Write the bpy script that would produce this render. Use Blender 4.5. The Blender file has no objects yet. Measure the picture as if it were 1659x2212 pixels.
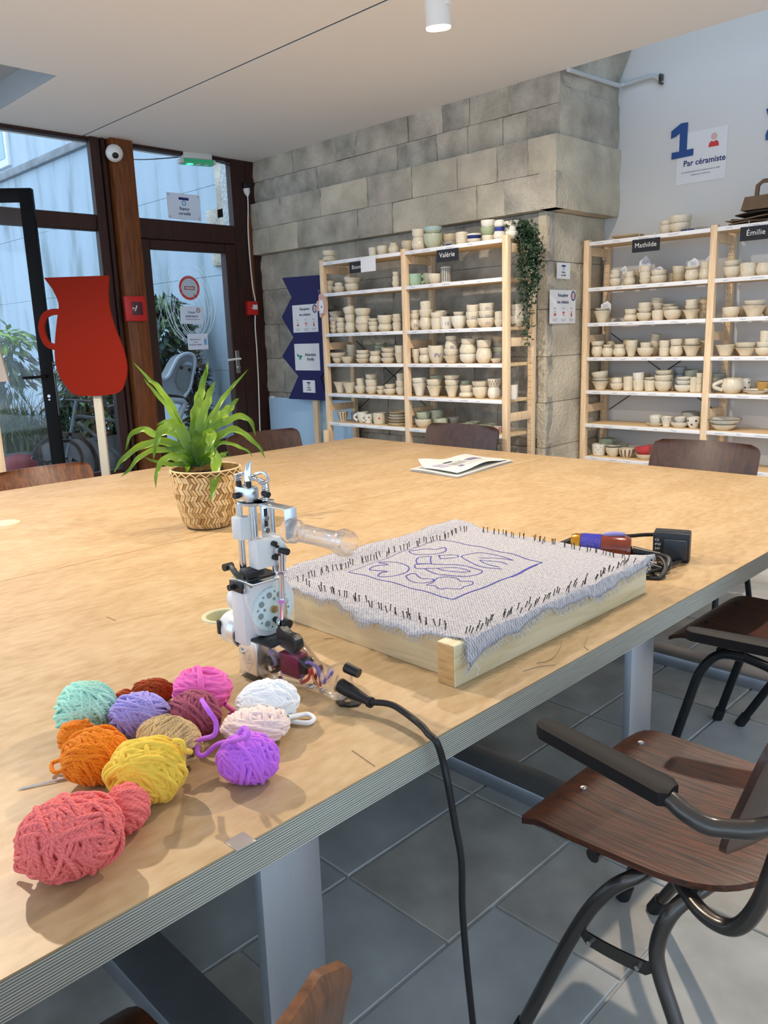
import bpy, bmesh, math, random
import numpy as np
from mathutils import Vector, Matrix

C = bpy.context.scene.collection
RND = random.Random(7)
PI = math.pi

# ------------------------------------------------------------------ camera
F_PX, CX, CY, CAM_Z = 1716.8, 829.5, 1106.0, 1.36
CR = ((0.70748797, 0.70600306, -0.03194457), (0.13026254, -0.17469620, -0.97596768), (-0.69461676, 0.68632421, -0.21556120))
cam_d = bpy.data.cameras.new('camera'); cam = bpy.data.objects.new('camera', cam_d); C.objects.link(cam)
cam_d.sensor_fit = 'VERTICAL'; cam_d.sensor_height = 36.0; cam_d.lens = F_PX / 2212.0 * 36.0
cam_d.clip_start = 0.02; cam_d.clip_end = 200
cam.matrix_world = Matrix(((CR[0][0], -CR[1][0], -CR[2][0], 0), (CR[0][1], -CR[1][1], -CR[2][1], 0),
                           (CR[0][2], -CR[1][2], -CR[2][2], CAM_Z), (0, 0, 0, 1)))
bpy.context.scene.camera = cam
vs = bpy.context.scene.view_settings
vs.view_transform = 'Standard'; vs.look = 'None'; vs.gamma = 1.0; vs.use_curve_mapping = False
vs.exposure = 0.45

# ------------------------------------------------------------------ sky
world = bpy.data.worlds.new('World'); bpy.context.scene.world = world; world.use_nodes = True
bg = world.node_tree.nodes['Background']
bg.inputs[0].default_value = (0.60, 0.79, 1.0, 1); bg.inputs[1].default_value = 1.75

# measuring: a pixel of the photograph met with a real plane of the room
def ray(px, py):
    a, b = (px - CX) / F_PX, (py - CY) / F_PX
    return Vector([CR[0][i] * a + CR[1][i] * b + CR[2][i] for i in range(3)])
O = Vector((0, 0, CAM_Z))
def onX(px, py, x): r = ray(px, py); return O + r * (x / r.x)
def onY(px, py, y): r = ray(px, py); return O + r * (y / r.y)
def onZ(px, py, z): r = ray(px, py); return O + r * ((z - CAM_Z) / r.z)
def onD(px, py, d): return O + ray(px, py) * d
def depth(p): return (Vector(p) - O).dot(Vector(CR[2]))

# ------------------------------------------------------------------ materials
def srgb(h):
    h = h.lstrip('#'); v = [int(h[i:i+2], 16) / 255 for i in (0, 2, 4)]
    return tuple(x / 12.92 if x <= .04045 else ((x + .055) / 1.055) ** 2.4 for x in v)
def mat(name, col, rough=.5, metal=0., bump=0., bscale=30., var=0., vscale=6., stretch=(1, 1, 1), spec=.5, emit=0., trans=0., ior=1.45, coat=0., sheen=0., detail=4.):
    if isinstance(col, str): col = srgb(col)
    m = bpy.data.materials.new(name); m.use_nodes = True; nt = m.node_tree; b = nt.nodes['Principled BSDF']
    b.inputs['Base Color'].default_value = (*col, 1); b.inputs['Roughness'].default_value = rough
    b.inputs['Metallic'].default_value = metal; b.inputs['Specular IOR Level'].default_value = spec
    b.inputs['IOR'].default_value = ior; b.inputs['Coat Weight'].default_value = coat; b.inputs['Sheen Weight'].default_value = sheen
    if trans: b.inputs['Transmission Weight'].default_value = trans
    if emit: b.inputs['Emission Color'].default_value = (*col, 1); b.inputs['Emission Strength'].default_value = emit
    if var or bump:
        tc = nt.nodes.new('ShaderNodeTexCoord'); mp = nt.nodes.new('ShaderNodeMapping'); mp.inputs['Scale'].default_value = stretch
        nt.links.new(tc.outputs['Object'], mp.inputs['Vector'])
    if var:
        n = nt.nodes.new('ShaderNodeTexNoise'); n.inputs['Scale'].default_value = vscale; n.inputs['Detail'].default_value = detail
        nt.links.new(mp.outputs[0], n.inputs['Vector'])
        r = nt.nodes.new('ShaderNodeValToRGB'); r.color_ramp.elements[0].position = .32; r.color_ramp.elements[1].position = .68
        r.color_ramp.elements[0].color = (*[c * (1 - var) for c in col], 1); r.color_ramp.elements[1].color = (*[min(1, c * (1 + var)) for c in col], 1)
        nt.links.new(n.outputs['Fac'], r.inputs[0]); nt.links.new(r.outputs[0], b.inputs['Base Color'])
    if bump:
        n2 = nt.nodes.new('ShaderNodeTexNoise'); n2.inputs['Scale'].default_value = bscale; n2.inputs['Detail'].default_value = 5
        nt.links.new(mp.outputs[0], n2.inputs['Vector'])
        bp = nt.nodes.new('ShaderNodeBump'); bp.inputs['Strength'].default_value = min(1, bump); bp.inputs['Distance'].default_value = .02 * max(.3, bump)
        nt.links.new(n2.outputs['Fac'], bp.inputs['Height']); nt.links.new(bp.outputs[0], b.inputs['Normal'])
    return m
def ramp(nt, src, stops):
    r = nt.nodes.new('ShaderNodeValToRGB'); e = r.color_ramp.elements
    while len(e) < len(stops): e.new(.5)
    for el, (p, c) in zip(e, stops): el.position = p; el.color = (*(srgb(c) if isinstance(c, str) else c), 1)
    nt.links.new(src, r.inputs[0]); return r
def wood(name, dark, light, axis=0, scale=6., rough=.5, stretch=14., bump=.15, coat=0., dist=3.5):
    m = bpy.data.materials.new(name); m.use_nodes = True; nt = m.node_tree; b = nt.nodes['Principled BSDF']
    b.inputs['Roughness'].default_value = rough; b.inputs['Coat Weight'].default_value = coat; b.inputs['Coat Roughness'].default_value = .25
    tc = nt.nodes.new('ShaderNodeTexCoord'); mp = nt.nodes.new('ShaderNodeMapping')
    s = [stretch] * 3; s[axis] = 1.; mp.inputs['Scale'].default_value = s
    nt.links.new(tc.outputs['Object'], mp.inputs['Vector'])
    n = nt.nodes.new('ShaderNodeTexNoise'); n.inputs['Scale'].default_value = scale; n.inputs['Detail'].default_value = 6; n.inputs['Distortion'].default_value = dist * .2
    nt.links.new(mp.outputs[0], n.inputs['Vector'])
    r = ramp(nt, n.outputs['Fac'], [(.30, dark), (.62, light)])
    nt.links.new(r.outputs[0], b.inputs['Base Color'])
    bp = nt.nodes.new('ShaderNodeBump'); bp.inputs['Strength'].default_value = bump; bp.inputs['Distance'].default_value = .004
    nt.links.new(n.outputs['Fac'], bp.inputs['Height']); nt.links.new(bp.outputs[0], b.inputs['Normal'])
    return m
def glass_mat(name, refl=.06, tint=(1, 1, 1)):
    m = bpy.data.materials.new(name); m.use_nodes = True; nt = m.node_tree; nt.nodes.clear()
    o = nt.nodes.new('ShaderNodeOutputMaterial'); t = nt.nodes.new('ShaderNodeBsdfTransparent'); g = nt.nodes.new('ShaderNodeBsdfGlossy')
    t.inputs[0].default_value = (*tint, 1); g.inputs['Roughness'].default_value = .02
    lw = nt.nodes.new('ShaderNodeLayerWeight'); lw.inputs[0].default_value = .25
    mx = nt.nodes.new('ShaderNodeMath'); mx.operation = 'MULTIPLY_ADD'; mx.inputs[1].default_value = .22; mx.inputs[2].default_value = refl
    nt.links.new(lw.outputs['Fresnel'], mx.inputs[0])
    x = nt.nodes.new('ShaderNodeMixShader'); nt.links.new(mx.outputs[0], x.inputs[0]); nt.links.new(t.outputs[0], x.inputs[1]); nt.links.new(g.outputs[0], x.inputs[2])
    nt.links.new(x.outputs[0], o.inputs[0]); return m

# ------------------------------------------------------------------ mesh builder
class MB:
    def __init__(s): s.v = []; s.f = []; s.mi = []
    def add(s, verts, faces, mi=0):
        o = len(s.v); s.v += [tuple(v) for v in verts]; s.f += [tuple(i + o for i in f) for f in faces]; s.mi += [mi] * len(faces); return s
    def box(s, a, b, mi=0, M=None):
        x0, y0, z0 = a; x1, y1, z1 = b
        v = [Vector(p) for p in ((x0,y0,z0),(x1,y0,z0),(x1,y1,z0),(x0,y1,z0),(x0,y0,z1),(x1,y0,z1),(x1,y1,z1),(x0,y1,z1))]
        if M: v = [M @ p for p in v]
        return s.add(v, [(0,3,2,1),(4,5,6,7),(0,1,5,4),(1,2,6,5),(2,3,7,6),(3,0,4,7)], mi)
    def rbox(s, a, b, r=.003, mi=0, M=None, seg=2):
        bm = bmesh.new(); a = Vector(a); b = Vector(b)
        bmesh.ops.create_cube(bm, size=1, matrix=Matrix.Translation((a + b) / 2) @ Matrix.Diagonal((*(b - a), 1)))
        bmesh.ops.bevel(bm, geom=bm.edges[:], offset=r, segments=seg, affect='EDGES', profile=.5)
        bm.verts.index_update(); v = [M @ q.co if M else q.co.copy() for q in bm.verts]
        s.add(v, [[q.index for q in f.verts] for f in bm.faces], mi); bm.free(); return s
    def tube(s, pts, r, n=10, closed=False, mi=0, caps=True):
        P = [Vector(p) for p in pts]; N = len(P); rr = r if isinstance(r, (list, tuple)) else [r] * N
        T = []
        for i in range(N):
            a = P[(i - 1) % N] if closed or i else P[0]; b = P[(i + 1) % N] if closed or i < N - 1 else P[-1]
            t = (b - a); T.append(t.normalized() if t.length > 1e-9 else Vector((0, 0, 1)))
        u = T[0].orthogonal().normalized(); vs_ = []
        for i in range(N):
            u = u - T[i] * u.dot(T[i]); u = u.normalized() if u.length > 1e-6 else T[i].orthogonal().normalized()
            w = T[i].cross(u)
            for k in range(n):
                an = 2 * PI * k / n; vs_.append(P[i] + (u * math.cos(an) + w * math.sin(an)) * rr[i])
        fs = []
        for i in range(N if closed else N - 1):
            j = (i + 1) % N
            for k in range(n): fs.append((i*n+k, i*n+(k+1)%n, j*n+(k+1)%n, j*n+k))
        if caps and not closed: fs.append(tuple(range(n - 1, -1, -1))); fs.append(tuple((N-1)*n + k for k in range(n)))
        return s.add(vs_, fs, mi)
    def cyl(s, a, b, r, n=20, mi=0, r2=None): return s.tube([a, b], [r, r if r2 is None else r2], n, mi=mi)
    def lathe(s, prof, c=(0,0,0), n=28, axis=2, mi=0, capb=False, capt=False):
        vs_ = []; c = Vector(c)
        for r, h in prof:
            for k in range(n):
                an = 2*PI*k/n; p = [r*math.cos(an), r*math.sin(an), h]
                if axis == 0: p = [p[2], p[0], p[1]]
                if axis == 1: p = [p[1], p[2], p[0]]
                vs_.append(c + Vector(p))
        fs = [(i*n+k, i*n+(k+1)%n, (i+1)*n+(k+1)%n, (i+1)*n+k) for i in range(len(prof)-1) for k in range(n)]
        if capb: fs.append(tuple(range(n-1, -1, -1)))
        if capt: fs.append(tuple((len(prof)-1)*n+k for k in range(n)))
        return s.add(vs_, fs, mi)
    def prism(s, poly, o, u, v, nrm, t, mi=0):
        o, u, v, nrm = Vector(o), Vector(u), Vector(v), Vector(nrm); n = len(poly)
        A = [o + u*x + v*y for x, y in poly]; B = [p + nrm*t for p in A]
        tri = None
        from mathutils.geometry import tessellate_polygon
        tri = tessellate_polygon([[Vector((x, y, 0)) for x, y in poly]])
        fs = [tuple(t_) for t_ in tri] + [tuple(i + n for i in reversed(t_)) for t_ in tri] + [(i, (i+1)%n, n+(i+1)%n, n+i) for i in range(n)]
        return s.add(A + B, fs, mi)
    def grid(s, fn, nu, nv, mi=0, thick=None):
        V = [Vector(fn(i/nu, j/nv)) for i in range(nu+1) for j in range(nv+1)]
        w = nv + 1; F = [(i*w+j, i*w+j+1, (i+1)*w+j+1, (i+1)*w+j) for i in range(nu) for j in range(nv)]
        if thick is not None:
            t = Vector(thick); n = len(V); V2 = [p + t for p in V]
            F2 = [tuple(k + n for k in reversed(f)) for f in F]
            loop = [i*w for i in range(nu+1)] + [nu*w+j for j in range(1, nv+1)] + [i*w+nv for i in range(nu-1, -1, -1)] + [j for j in range(nv-1, 0, -1)]
            L = len(loop); S = [(loop[i], loop[(i+1)%L], loop[(i+1)%L]+n, loop[i]+n) for i in range(L)]
            return s.add(V + V2, F + F2 + S, mi)
        return s.add(V, F, mi)
    def mesh(s, name, mats, smooth=True, off=None, ang=40):
        me = bpy.data.meshes.new(name); v = s.v
        if off is not None: v = [(p[0]-off[0], p[1]-off[1], p[2]-off[2]) for p in v]
        me.from_pydata([tuple(p) for p in v], [], s.f)
        for m in (mats if isinstance(mats, (list, tuple)) else [mats]): me.materials.append(m)
        if any(s.mi): me.polygons.foreach_set('material_index', s.mi)
        bm = bmesh.new(); bm.from_mesh(me); bmesh.ops.recalc_face_normals(bm, faces=bm.faces[:]); bm.to_mesh(me); bm.free()
        if smooth:
            me.polygons.foreach_set('use_smooth', [True] * len(me.polygons)); me.set_sharp_from_angle(angle=math.radians(ang))
        me.update(); return me
    def build(s, name, mats, parent=None, smooth=True, ang=40, local=False):
        off = None if local else wloc(parent)
        return link(name, s.mesh(name, mats, smooth, off, ang), parent)
def wloc(o):
    p = Vector((0, 0, 0))
    while o is not None: p = p + o.location; o = o.parent
    return p
def link(name, data, parent=None):
    o = bpy.data.objects.new(name, data); C.objects.link(o); o.parent = parent; return o
def tag(o, label, cat, group=None):
    o['label'] = label; o['category'] = cat
    if group: o['group'] = group
    return o
def thing(name, label, cat, loc=(0, 0, 0), group=None, rz=0):
    o = link(name, None); o.location = loc; o.rotation_euler.z = rz; return tag(o, label, cat, group)
def struct(o): o['kind'] = 'structure'; return o
def stuff(o): o['kind'] = 'stuff'; return o
def dup(root):
    r = root.copy(); C.objects.link(r)
    for ch in root.children:
        c = ch.copy(); C.objects.link(c); c.parent = r
        for g in ch.children: d = g.copy(); C.objects.link(d); d.parent = c
    return r
def spline(pts, n=8, closed=False):
    P = [Vector(p) for p in pts]; N = len(P); out = []
    for i in range(N if closed else N - 1):
        g = (lambda k: P[k % N]) if closed else (lambda k: P[max(0, min(N-1, k))])
        a, b, c, d = g(i-1), g(i), g(i+1), g(i+2)
        for k in range(n):
            t = k / n; out.append(.5*((2*b) + (c-a)*t + (2*a-5*b+4*c-d)*t*t + (3*b-a-3*c+d)*t**3))
    if not closed: out.append(P[-1])
    return out
# flat lettering and marks: frames lie on real surfaces (o = corner, u = reading direction, v = up, n = out of the surface)
def letters(body, size, o, u, v, m, parent, align='CENTER', bold=0., name='lettering', spacing=1.):
    cu = bpy.data.curves.new('t', 'FONT'); cu.body = body; cu.size = size; cu.align_x = align; cu.offset = bold * size; cu.resolution_u = 3; cu.space_character = spacing
    t = bpy.data.objects.new('t', cu); C.objects.link(t)
    dg = bpy.context.evaluated_depsgraph_get(); me = bpy.data.meshes.new_from_object(t.evaluated_get(dg)); bpy.data.objects.remove(t)
    u, v = Vector(u).normalized(), Vector(v).normalized(); n = u.cross(v); off = Vector(o) - wloc(parent)
    for q in me.vertices: q.co = off + u*q.co.x + v*q.co.y + n*.0012
    me.materials.clear(); me.materials.append(m); return link(name, me, parent)
def ribbon(mb, pts2, w, o, u, v, closed=False, lift=.0012, mi=0):
    o, u, v = Vector(o), Vector(u), Vector(v); n = u.cross(v).normalized(); P = [Vector((x, y)) for x, y in pts2]; N = len(P); vs_ = []
    for i in range(N):
        a = P[(i-1) % N] if closed or i else P[0]; b = P[(i+1) % N] if closed or i < N-1 else P[-1]
        t = (b - a); t = t.normalized() if t.length > 1e-9 else Vector((1, 0)); q = Vector((-t.y, t.x)) * w / 2
        for e in (P[i] + q, P[i] - q): vs_.append(o + u*e.x + v*e.y + n*lift)
    mb.add(vs_, [(2*i, 2*i+1, 2*((i+1)%N)+1, 2*((i+1)%N)) for i in range(N if closed else N-1)], mi)
def disc(mb, c, r, o, u, v, lift=.0012, n=20, mi=0, ry=None):
    o, u, v = Vector(o), Vector(u), Vector(v); nn = u.cross(v).normalized(); ry = ry or r
    mb.add([o + u*(c[0]+r*math.cos(2*PI*k/n)) + v*(c[1]+ry*math.sin(2*PI*k/n)) + nn*lift for k in range(n)], [tuple(range(n))], mi)
def poly(mb, pts, o, u, v, lift=.0012, mi=0):
    from mathutils.geometry import tessellate_polygon
    o, u, v = Vector(o), Vector(u), Vector(v); nn = u.cross(v).normalized()
    mb.add([o + u*x + v*y + nn*lift for x, y in pts], [tuple(t) for t in tessellate_polygon([[Vector((x, y, 0)) for x, y in pts]])], mi)

M = {}
def backlit(name, col, fac):
    m = mat(name, col, .8); nt = m.node_tree; t = nt.nodes.new('ShaderNodeBsdfTranslucent'); t.inputs[0].default_value = (*col, 1); x = nt.nodes.new('ShaderNodeMixShader'); x.inputs[0].default_value = fac
    nt.links.new(nt.nodes['Principled BSDF'].outputs[0], x.inputs[1]); nt.links.new(t.outputs[0], x.inputs[2]); nt.links.new(x.outputs[0], nt.nodes['Material Output'].inputs[0]); return m
M['sheet_on_glass'] = backlit('sheet_on_glass', (.80, .82, .88), .45)
M['ceiling'] = mat('ceiling_paint', (.84, .83, .82), .8, bump=.05, bscale=120)
M['white_wall'] = mat('white_wall_paint', (.70, .70, .70), .8, bump=.08, bscale=60)
M['stone'] = mat('pale_stone', (.47, .425, .35), .95, bump=.9, bscale=38, var=.28, vscale=5, detail=8)
M['stone2'] = mat('grey_stone', (.40, .37, .315), .95, bump=1., bscale=26, var=.32, vscale=7, detail=8)
M['stone3'] = mat('lit_ochre_stone', (.57, .51, .40), .95, bump=.8, bscale=48, var=.22, vscale=4, detail=8)  # raised in tone for the lamplit pier side; also mixed into the band
M['mortar'] = mat('stone_mortar', (.44, .40, .34), .95, bump=.6, bscale=50, var=.15)
M['tile_a'] = mat('stone_tile_grey', (.52, .505, .47), .42, bump=.12, bscale=18, var=.24, vscale=5, detail=7)
M['tile_b'] = mat('stone_tile_brown', (.52, .48, .425), .42, bump=.12, bscale=18, var=.25, vscale=6, detail=7)
M['tile_c'] = mat('stone_tile_blue', (.52, .52, .505), .40, bump=.12, bscale=18, var=.22, vscale=4, detail=7)
M['grout'] = mat('grout', (.62, .63, .63), .9)
M['mahogany'] = wood('mahogany', '#1a0804', '#38150b', 2, 5, .6, 12)
M['pine_post'] = wood('amber_timber', '#54290b', '#7d4516', 2, 5, .5, 10)
M['pine'] = wood('pine', '#dcbb92', '#edd3b0', 2, 5, .6, 12, .1)
M['pine_x'] = wood('pine_board', '#d6b688', '#e8cfa6', 0, 5, .6, 12, .1)
M['white_edge'] = mat('white_shelf_edge', (.82, .83, .86), .5)
M['black_metal'] = mat('black_powder_coat', (.004, .004, .005), .5, spec=.2)
M['glass'] = glass_mat('window_glass', .025)
M['steel'] = mat('brushed_steel', (.62, .63, .65), .28, 1.)
M['chrome'] = mat('chrome', (.72, .74, .77), .12, 1.)
M['leg_steel'] = mat('raw_steel', (.40, .42, .46), .38, .85, bump=.06, bscale=90, var=.10, vscale=8, stretch=(1, 1, .1))
M['white_plastic'] = mat('white_plastic', (.80, .80, .78), .4)
M['black_plastic'] = mat('black_plastic', (.012, .012, .013), .38)
M['red'] = mat('alarm_red', (.55, .02, .02), .4)
M['navy'] = mat('navy_print', (.015, .03, .16), .6)
M['ink'] = mat('dark_print', (.02, .02, .06), .7)
M['paper'] = mat('white_paper', (.78, .79, .82), .7)
M['red_print'] = mat('red_print', (.62, .05, .05), .6)
M['pink_print'] = mat('pink_print', (.72, .45, .45), .6)
M['chalk'] = mat('chalk', (.8, .8, .8), .9)
M['slate'] = mat('slate_board', (.012, .014, .02), .7)

# ================================================================== LIGHTS OF THE ROOM (ceiling spot builder)
LAMP = (1.0, .86, .70)
def ceiling_spot(p, aim, watts, label, ang=150):
    t = thing('ceiling_spotlight', label, 'light', p, 'white cylinder spotlights on the ceiling track')
    ax = (Vector(aim) - Vector(p)).normalized(); p = Vector(p)
    m = MB(); m.tube([p - ax*.02, p + ax*.11], [.056, .056], 28); m.build('lamp_head', M['white_plastic'], t)
    m = MB(); m.tube([p + ax*.111, p + ax*.118], [.054, .054], 28); m.build('lens', mat('lamp_lens', (1, .88, .72), .5, emit=14), t)
    m = MB(); m.rbox((p.x + .05, p.y - .012, p.z - .04), (p.x + .07, p.y + .012, 2.865), .003); m.rbox((p.x - .02, p.y - .016, 2.84), (p.x + .12, p.y + .016, 2.866), .003)
    m.build('bracket', M['white_plastic'], t)
    L = bpy.data.lights.new('spot', 'SPOT'); L.energy = watts; L.color = LAMP; L.spot_size = math.radians(ang); L.spot_blend = .5; L.shadow_soft_size = .03
    lo = bpy.data.objects.new('lamp_light', L); C.objects.link(lo); lo.parent = t; lo.location = ax*.15
    lo.rotation_euler = ax.to_track_quat('-Z', 'Y').to_euler()
ceiling_spot((-2.55, 2.95, 2.80), (-2.7, 3.25, .68), 60, 'white spotlight lit at the top centre of the ceiling')
ceiling_spot((-3.3, .75, 2.80), (-2.9, .8, .68), 165, 'white spotlight on the ceiling out of frame to the upper left')
ceiling_spot((-1.0, 2.95, 2.80), (-1.2, 2.7, .68), 105, 'white spotlight on the ceiling out of frame to the upper right')

# ================================================================== THE SHELL
m = MB(); m.box((-6.2, -4, -.2), (4.2, 5.4, -.006)); floor = struct(m.build('floor', M['grout'], smooth=False))
tiles = {}
x = -1.03 - .34 * 15
while x < 2.6:
    y = -1.2 + RND.choice((0, .17, .34)); big = RND.random() < .25
    while y < 4.46:
        L = RND.choice((.34, .51, .51, .68)); y1 = min(y + L, 4.46)
        if y1 - y > .05:
            key = (round(y1 - y, 3), RND.randrange(3))
            if key not in tiles:
                b = MB(); b.rbox((.004, .004, -.02), (.336, y1 - y - .004, 0), .0025, seg=1); tiles[key] = b.mesh('floor_tile', M['tile_' + 'abc'[key[1]]], False)
            o = link('floor_tile', tiles[key], floor); o.location = (x, y, RND.uniform(-.0008, .0008))
        y = y1
    x += .34

CZ = 2.87
m = MB(); m.box((-6.2, -4, CZ + .05), (-5.9, 4.45, CZ + .3)); m.box((-5.9, -4, CZ + .05), (-4.79, .7, CZ + .3)); m.box((-5.9, 2.23, CZ + .05), (-4.79, 4.45, CZ + .3)); m.box((-4.79, -4, CZ + .05), (4.2, 4.45, CZ + .3))
ceil = struct(m.build('ceiling', mat('slot_shadow_black', (.03, .03, .03), .9), smooth=False))
m = MB(); m.box((-6.2, -4, CZ), (-5.9, 2.925, CZ + .06)); m.box((-5.9, -4, CZ), (-4.79, .7, CZ + .06)); m.box((-5.9, 2.23, CZ), (-4.79, 2.925, CZ + .06)); m.box((-4.79, -4, CZ), (4.2, 2.925, CZ + .06))
m.build('ceiling_panel', M['ceiling'], ceil, False)
m = MB(); m.box((-6.2, 2.941, CZ), (4.2, 4.45, CZ + .06)); m.box((-6.2, 4.40, CZ + .06), (4.2, 4.45, CZ + .42)); m.build('ceiling_panel', M['ceiling'], ceil, False)
m = MB(); m.box((-6.2, 2.9252, CZ + .004), (4.2, 2.9408, CZ + .05)); m.build('slot_shade_strip', M['black_metal'], ceil, False)  # black strip filling the slot, its shade painted in
m = MB(); m.box((-5.9, .7, CZ + .15), (-4.79, 2.23, CZ + .2)); m.box((-5.9, .7, CZ + .001), (-5.895, 2.23, CZ + .15)); m.box((-4.795, .7, CZ + .001), (-4.79, 2.23, CZ + .15)); m.box((-5.895, .7, CZ + .001), (-4.795, .705, CZ + .15)); m.box((-5.895, 2.225, CZ + .001), (-4.795, 2.23, CZ + .15))
m.build('ceiling_recess', mat('recess_grey', (.42, .44, .46), .8), ceil, False)
m = MB(); m.box((-3.4, 4.2, 4.0), (4.2, 5.5, 4.1)); struct(m.build('ceiling_upper', M['white_wall'], smooth=False))
m = MB(); m.box((-3.2, 5.16, 0), (4.2, 5.36, 4.0)); wallw = struct(m.build('wall_back', M['white_wall'], smooth=False))
# unseen right and rear sides: window walls with real openings
m = MB()
for y0, y1 in ((-4, -3.7), (-1.2, -.9), (2.0, 2.3), (5.0, 5.4)): m.box((4.0, y0, 0), (4.2, y1, 4.0))
m.box((4.0, -4, 0), (4.2, 5.4, .1)); m.box((4.0, -4, 2.8), (4.2, 5.4, 4.0)); struct(m.build('wall_right', M['white_wall'], smooth=False))
m = MB()
for x0, x1 in ((-6.2, -5.6), (-2.9, -2.6), (.4, .7), (3.8, 4.2)): m.box((x0, -4.2, 0), (x1, -4.0, 3.2))
m.box((-6.2, -4.2, 0), (4.2, -4.0, .1)); m.box((-6.2, -4.2, 2.8), (4.2, -4.0, 3.2)); struct(m.build('wall_front', M['white_wall'], smooth=False))

# ---- stone wall and pier, built block by block
WALL_Y, BAND_Y, UP_Y, PX = 4.47, 4.39, 4.445, -2.97
m = MB(); m.box((-6.25, WALL_Y + .03, 0), (PX - .03, 5.3, 4.0)); stone = struct(m.build('wall_far', M['mortar'], smooth=False))
def nz(a, b, c): 
    from mathutils import noise
    return noise.noise(Vector((a, b, c)))
def stone_block(x0, x1, z0, z1, yf, ext=.06, rough=.008, mi=None, side=False, xf=None, name='stone_block', mats=('stone', 'stone2', 'stone3')):
    # front face towards -y (or +x when side), rough and uneven, its joints recessed
    nu, nv = 8, 5; g = .0018; s = RND.uniform(0, 90); d = RND.uniform(-.004, .004)
    def fn(a, b):
        e = min(a, 1 - a, b, 1 - b); edge = .007 if e < .001 else 0
        k = nz(a*3.1 + s, b*2.3, s) * rough * 1.3 + nz(a*9 + s, b*7, s) * rough * .8
        p, q = x0 + g + (x1 - x0 - 2*g) * a, z0 + g + (z1 - z0 - 2*g) * b
        return (yf - d - k + edge, p, q)
    mb = MB()
    if side: mb.grid(lambda a, b: ((lambda r: (2*yf - r[0], r[1], r[2]))(fn(a, b))), nu, nv, thick=(-ext, 0, 0))
    else: mb.grid(lambda a, b: ((lambda r: (r[1], r[0], r[2]))(fn(a, b))), nu, nv, thick=(0, ext, 0))
    return mb.build(name, M[mi or RND.choice(mats)], stone, ang=60)
def course(x0, x1, z0, z1, yf, joints=None, **k):
    xs = [x0] + list(joints or []) + [x1]
    if joints is None:
        xs = [x0]
        while xs[-1] < x1 - .75: xs.append(xs[-1] + RND.uniform(.38, .68))
        xs.append(x1)
    for a, b in zip(xs, xs[1:]): stone_block(a, b, z0, z1, yf, **k)
Z0, ZB, ZT = 0., 2.095, 2.52
h = ZB / 7
for i in range(7): course(-6.2, PX, i*h, (i+1)*h, WALL_Y, rough=.012, mats=('stone2', 'stone', 'stone2'))
jb = [onY(520 + c / 1.885, 520, BAND_Y).x for c in (165, 330, 520, 700, 880, 1040, 1165)]
jb2 = [onY(520 + c / 1.885, 560, BAND_Y).x for c in (120, 235, 480, 620, 760, 960, 1070)]
course(-6.22, -2.87, (ZB + ZT) / 2, ZT, BAND_Y, jb, ext=.1, rough=.009, mats=('stone', 'stone', 'stone3'))
course(-6.22, -2.87, ZB, (ZB + ZT) / 2, BAND_Y, jb2, ext=.1, rough=.009, mats=('stone', 'stone3'))
ju = [onY(520 + c / 1.885, 330, UP_Y).x for c in (205, 385, 470, 680, 820, 930, 1090)]
ju2 = [onY(520 + c / 1.885, 420, UP_Y).x for c in (130, 310, 560, 640, 800, 925, 1065, 1160)]
course(-6.2, -2.89, 2.70, 2.95, UP_Y, ju, rough=.007, mats=('stone', 'stone2'))
course(-6.2, -2.89, ZT, 2.70, UP_Y, ju2, rough=.007, mats=('stone', 'stone2', 'stone'))
# the pier's right side (faces +x) back to the white wall, its lamplight painted in as paler stone
for i in range(7): stone_block(WALL_Y - .01, 5.2, i*h, (i+1)*h, PX, side=True, rough=.010, mi='stone3')
for a, b in ((ZB, ZT),): stone_block(BAND_Y + .005, 5.2, a, b, -2.865, side=True, ext=.12, rough=.009, mi='stone3')
for a, b in ((ZT, 2.80), (2.80, 3.06), (3.06, 3.4)): stone_block(UP_Y + .01, 5.2, a, b, -2.885, side=True, ext=.1, rough=.007, mi='stone')
# the flare where the pier runs into the vault
pts = [onY(a, b, 5.155) for a, b in ((1313, 305), (1316, 250), (1331, 187), (1345, 148), (1359, 110), (1380, 60))]
m = MB(); n = len(pts)
def fl(a, b):
    k = min(n - 1.001, a * (n - 1)); i = int(k); p = pts[i].lerp(pts[i+1], k - i)
    return Vector((-2.9, 4.75, p.z)).lerp(p, b) + Vector((.012, 0, 0)) * (1 + nz(a*5, b*3, 2) * .4)
m.grid(fl, 14, 8, thick=(-.2, .02, 0)); m.build('stone_block', M['stone'], stone)

# ---- glazed wall on the left (plane x = -6)
GX = -6.0
glass_n = [0]
def frame_bar(mb, y0, y1, z0, z1, x0=GX - .06, x1=GX + .02): mb.rbox((x0, y0, z0), (x1, y1, z1), .006, seg=1)
def pane(parent, y0, y1, z0, z1, x=GX - .02): mb = MB(); mb.box((x - .004, y0 - .01, z0 - .01), (x + .004, y1 + .01, z1 + .01)); return mb.build('glass_pane', M['glass'], parent, False)
w1 = struct(thing('window_1', '', '')); del w1['label']; del w1['category']
for nm, a in (('frame_post', (2.985, 3.10, 0, 2.87)), ('transom', (-1., 2.985, 2.21, 2.325)), ('sill_rail', (-1., 2.985, .30, .385)), ('head_rail', (-1., 2.985, 2.845, 2.87)), ('frame_post', (-1.1, -1., 0, 2.87))):
    mb = MB(); frame_bar(mb, *a); mb.build(nm, M['mahogany'], w1)
mb = MB(); mb.rbox((GX - .03, -1, 0), (GX, 2.985, .30), .004); mb.build('lower_panel', M['mahogany'], w1)
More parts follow.
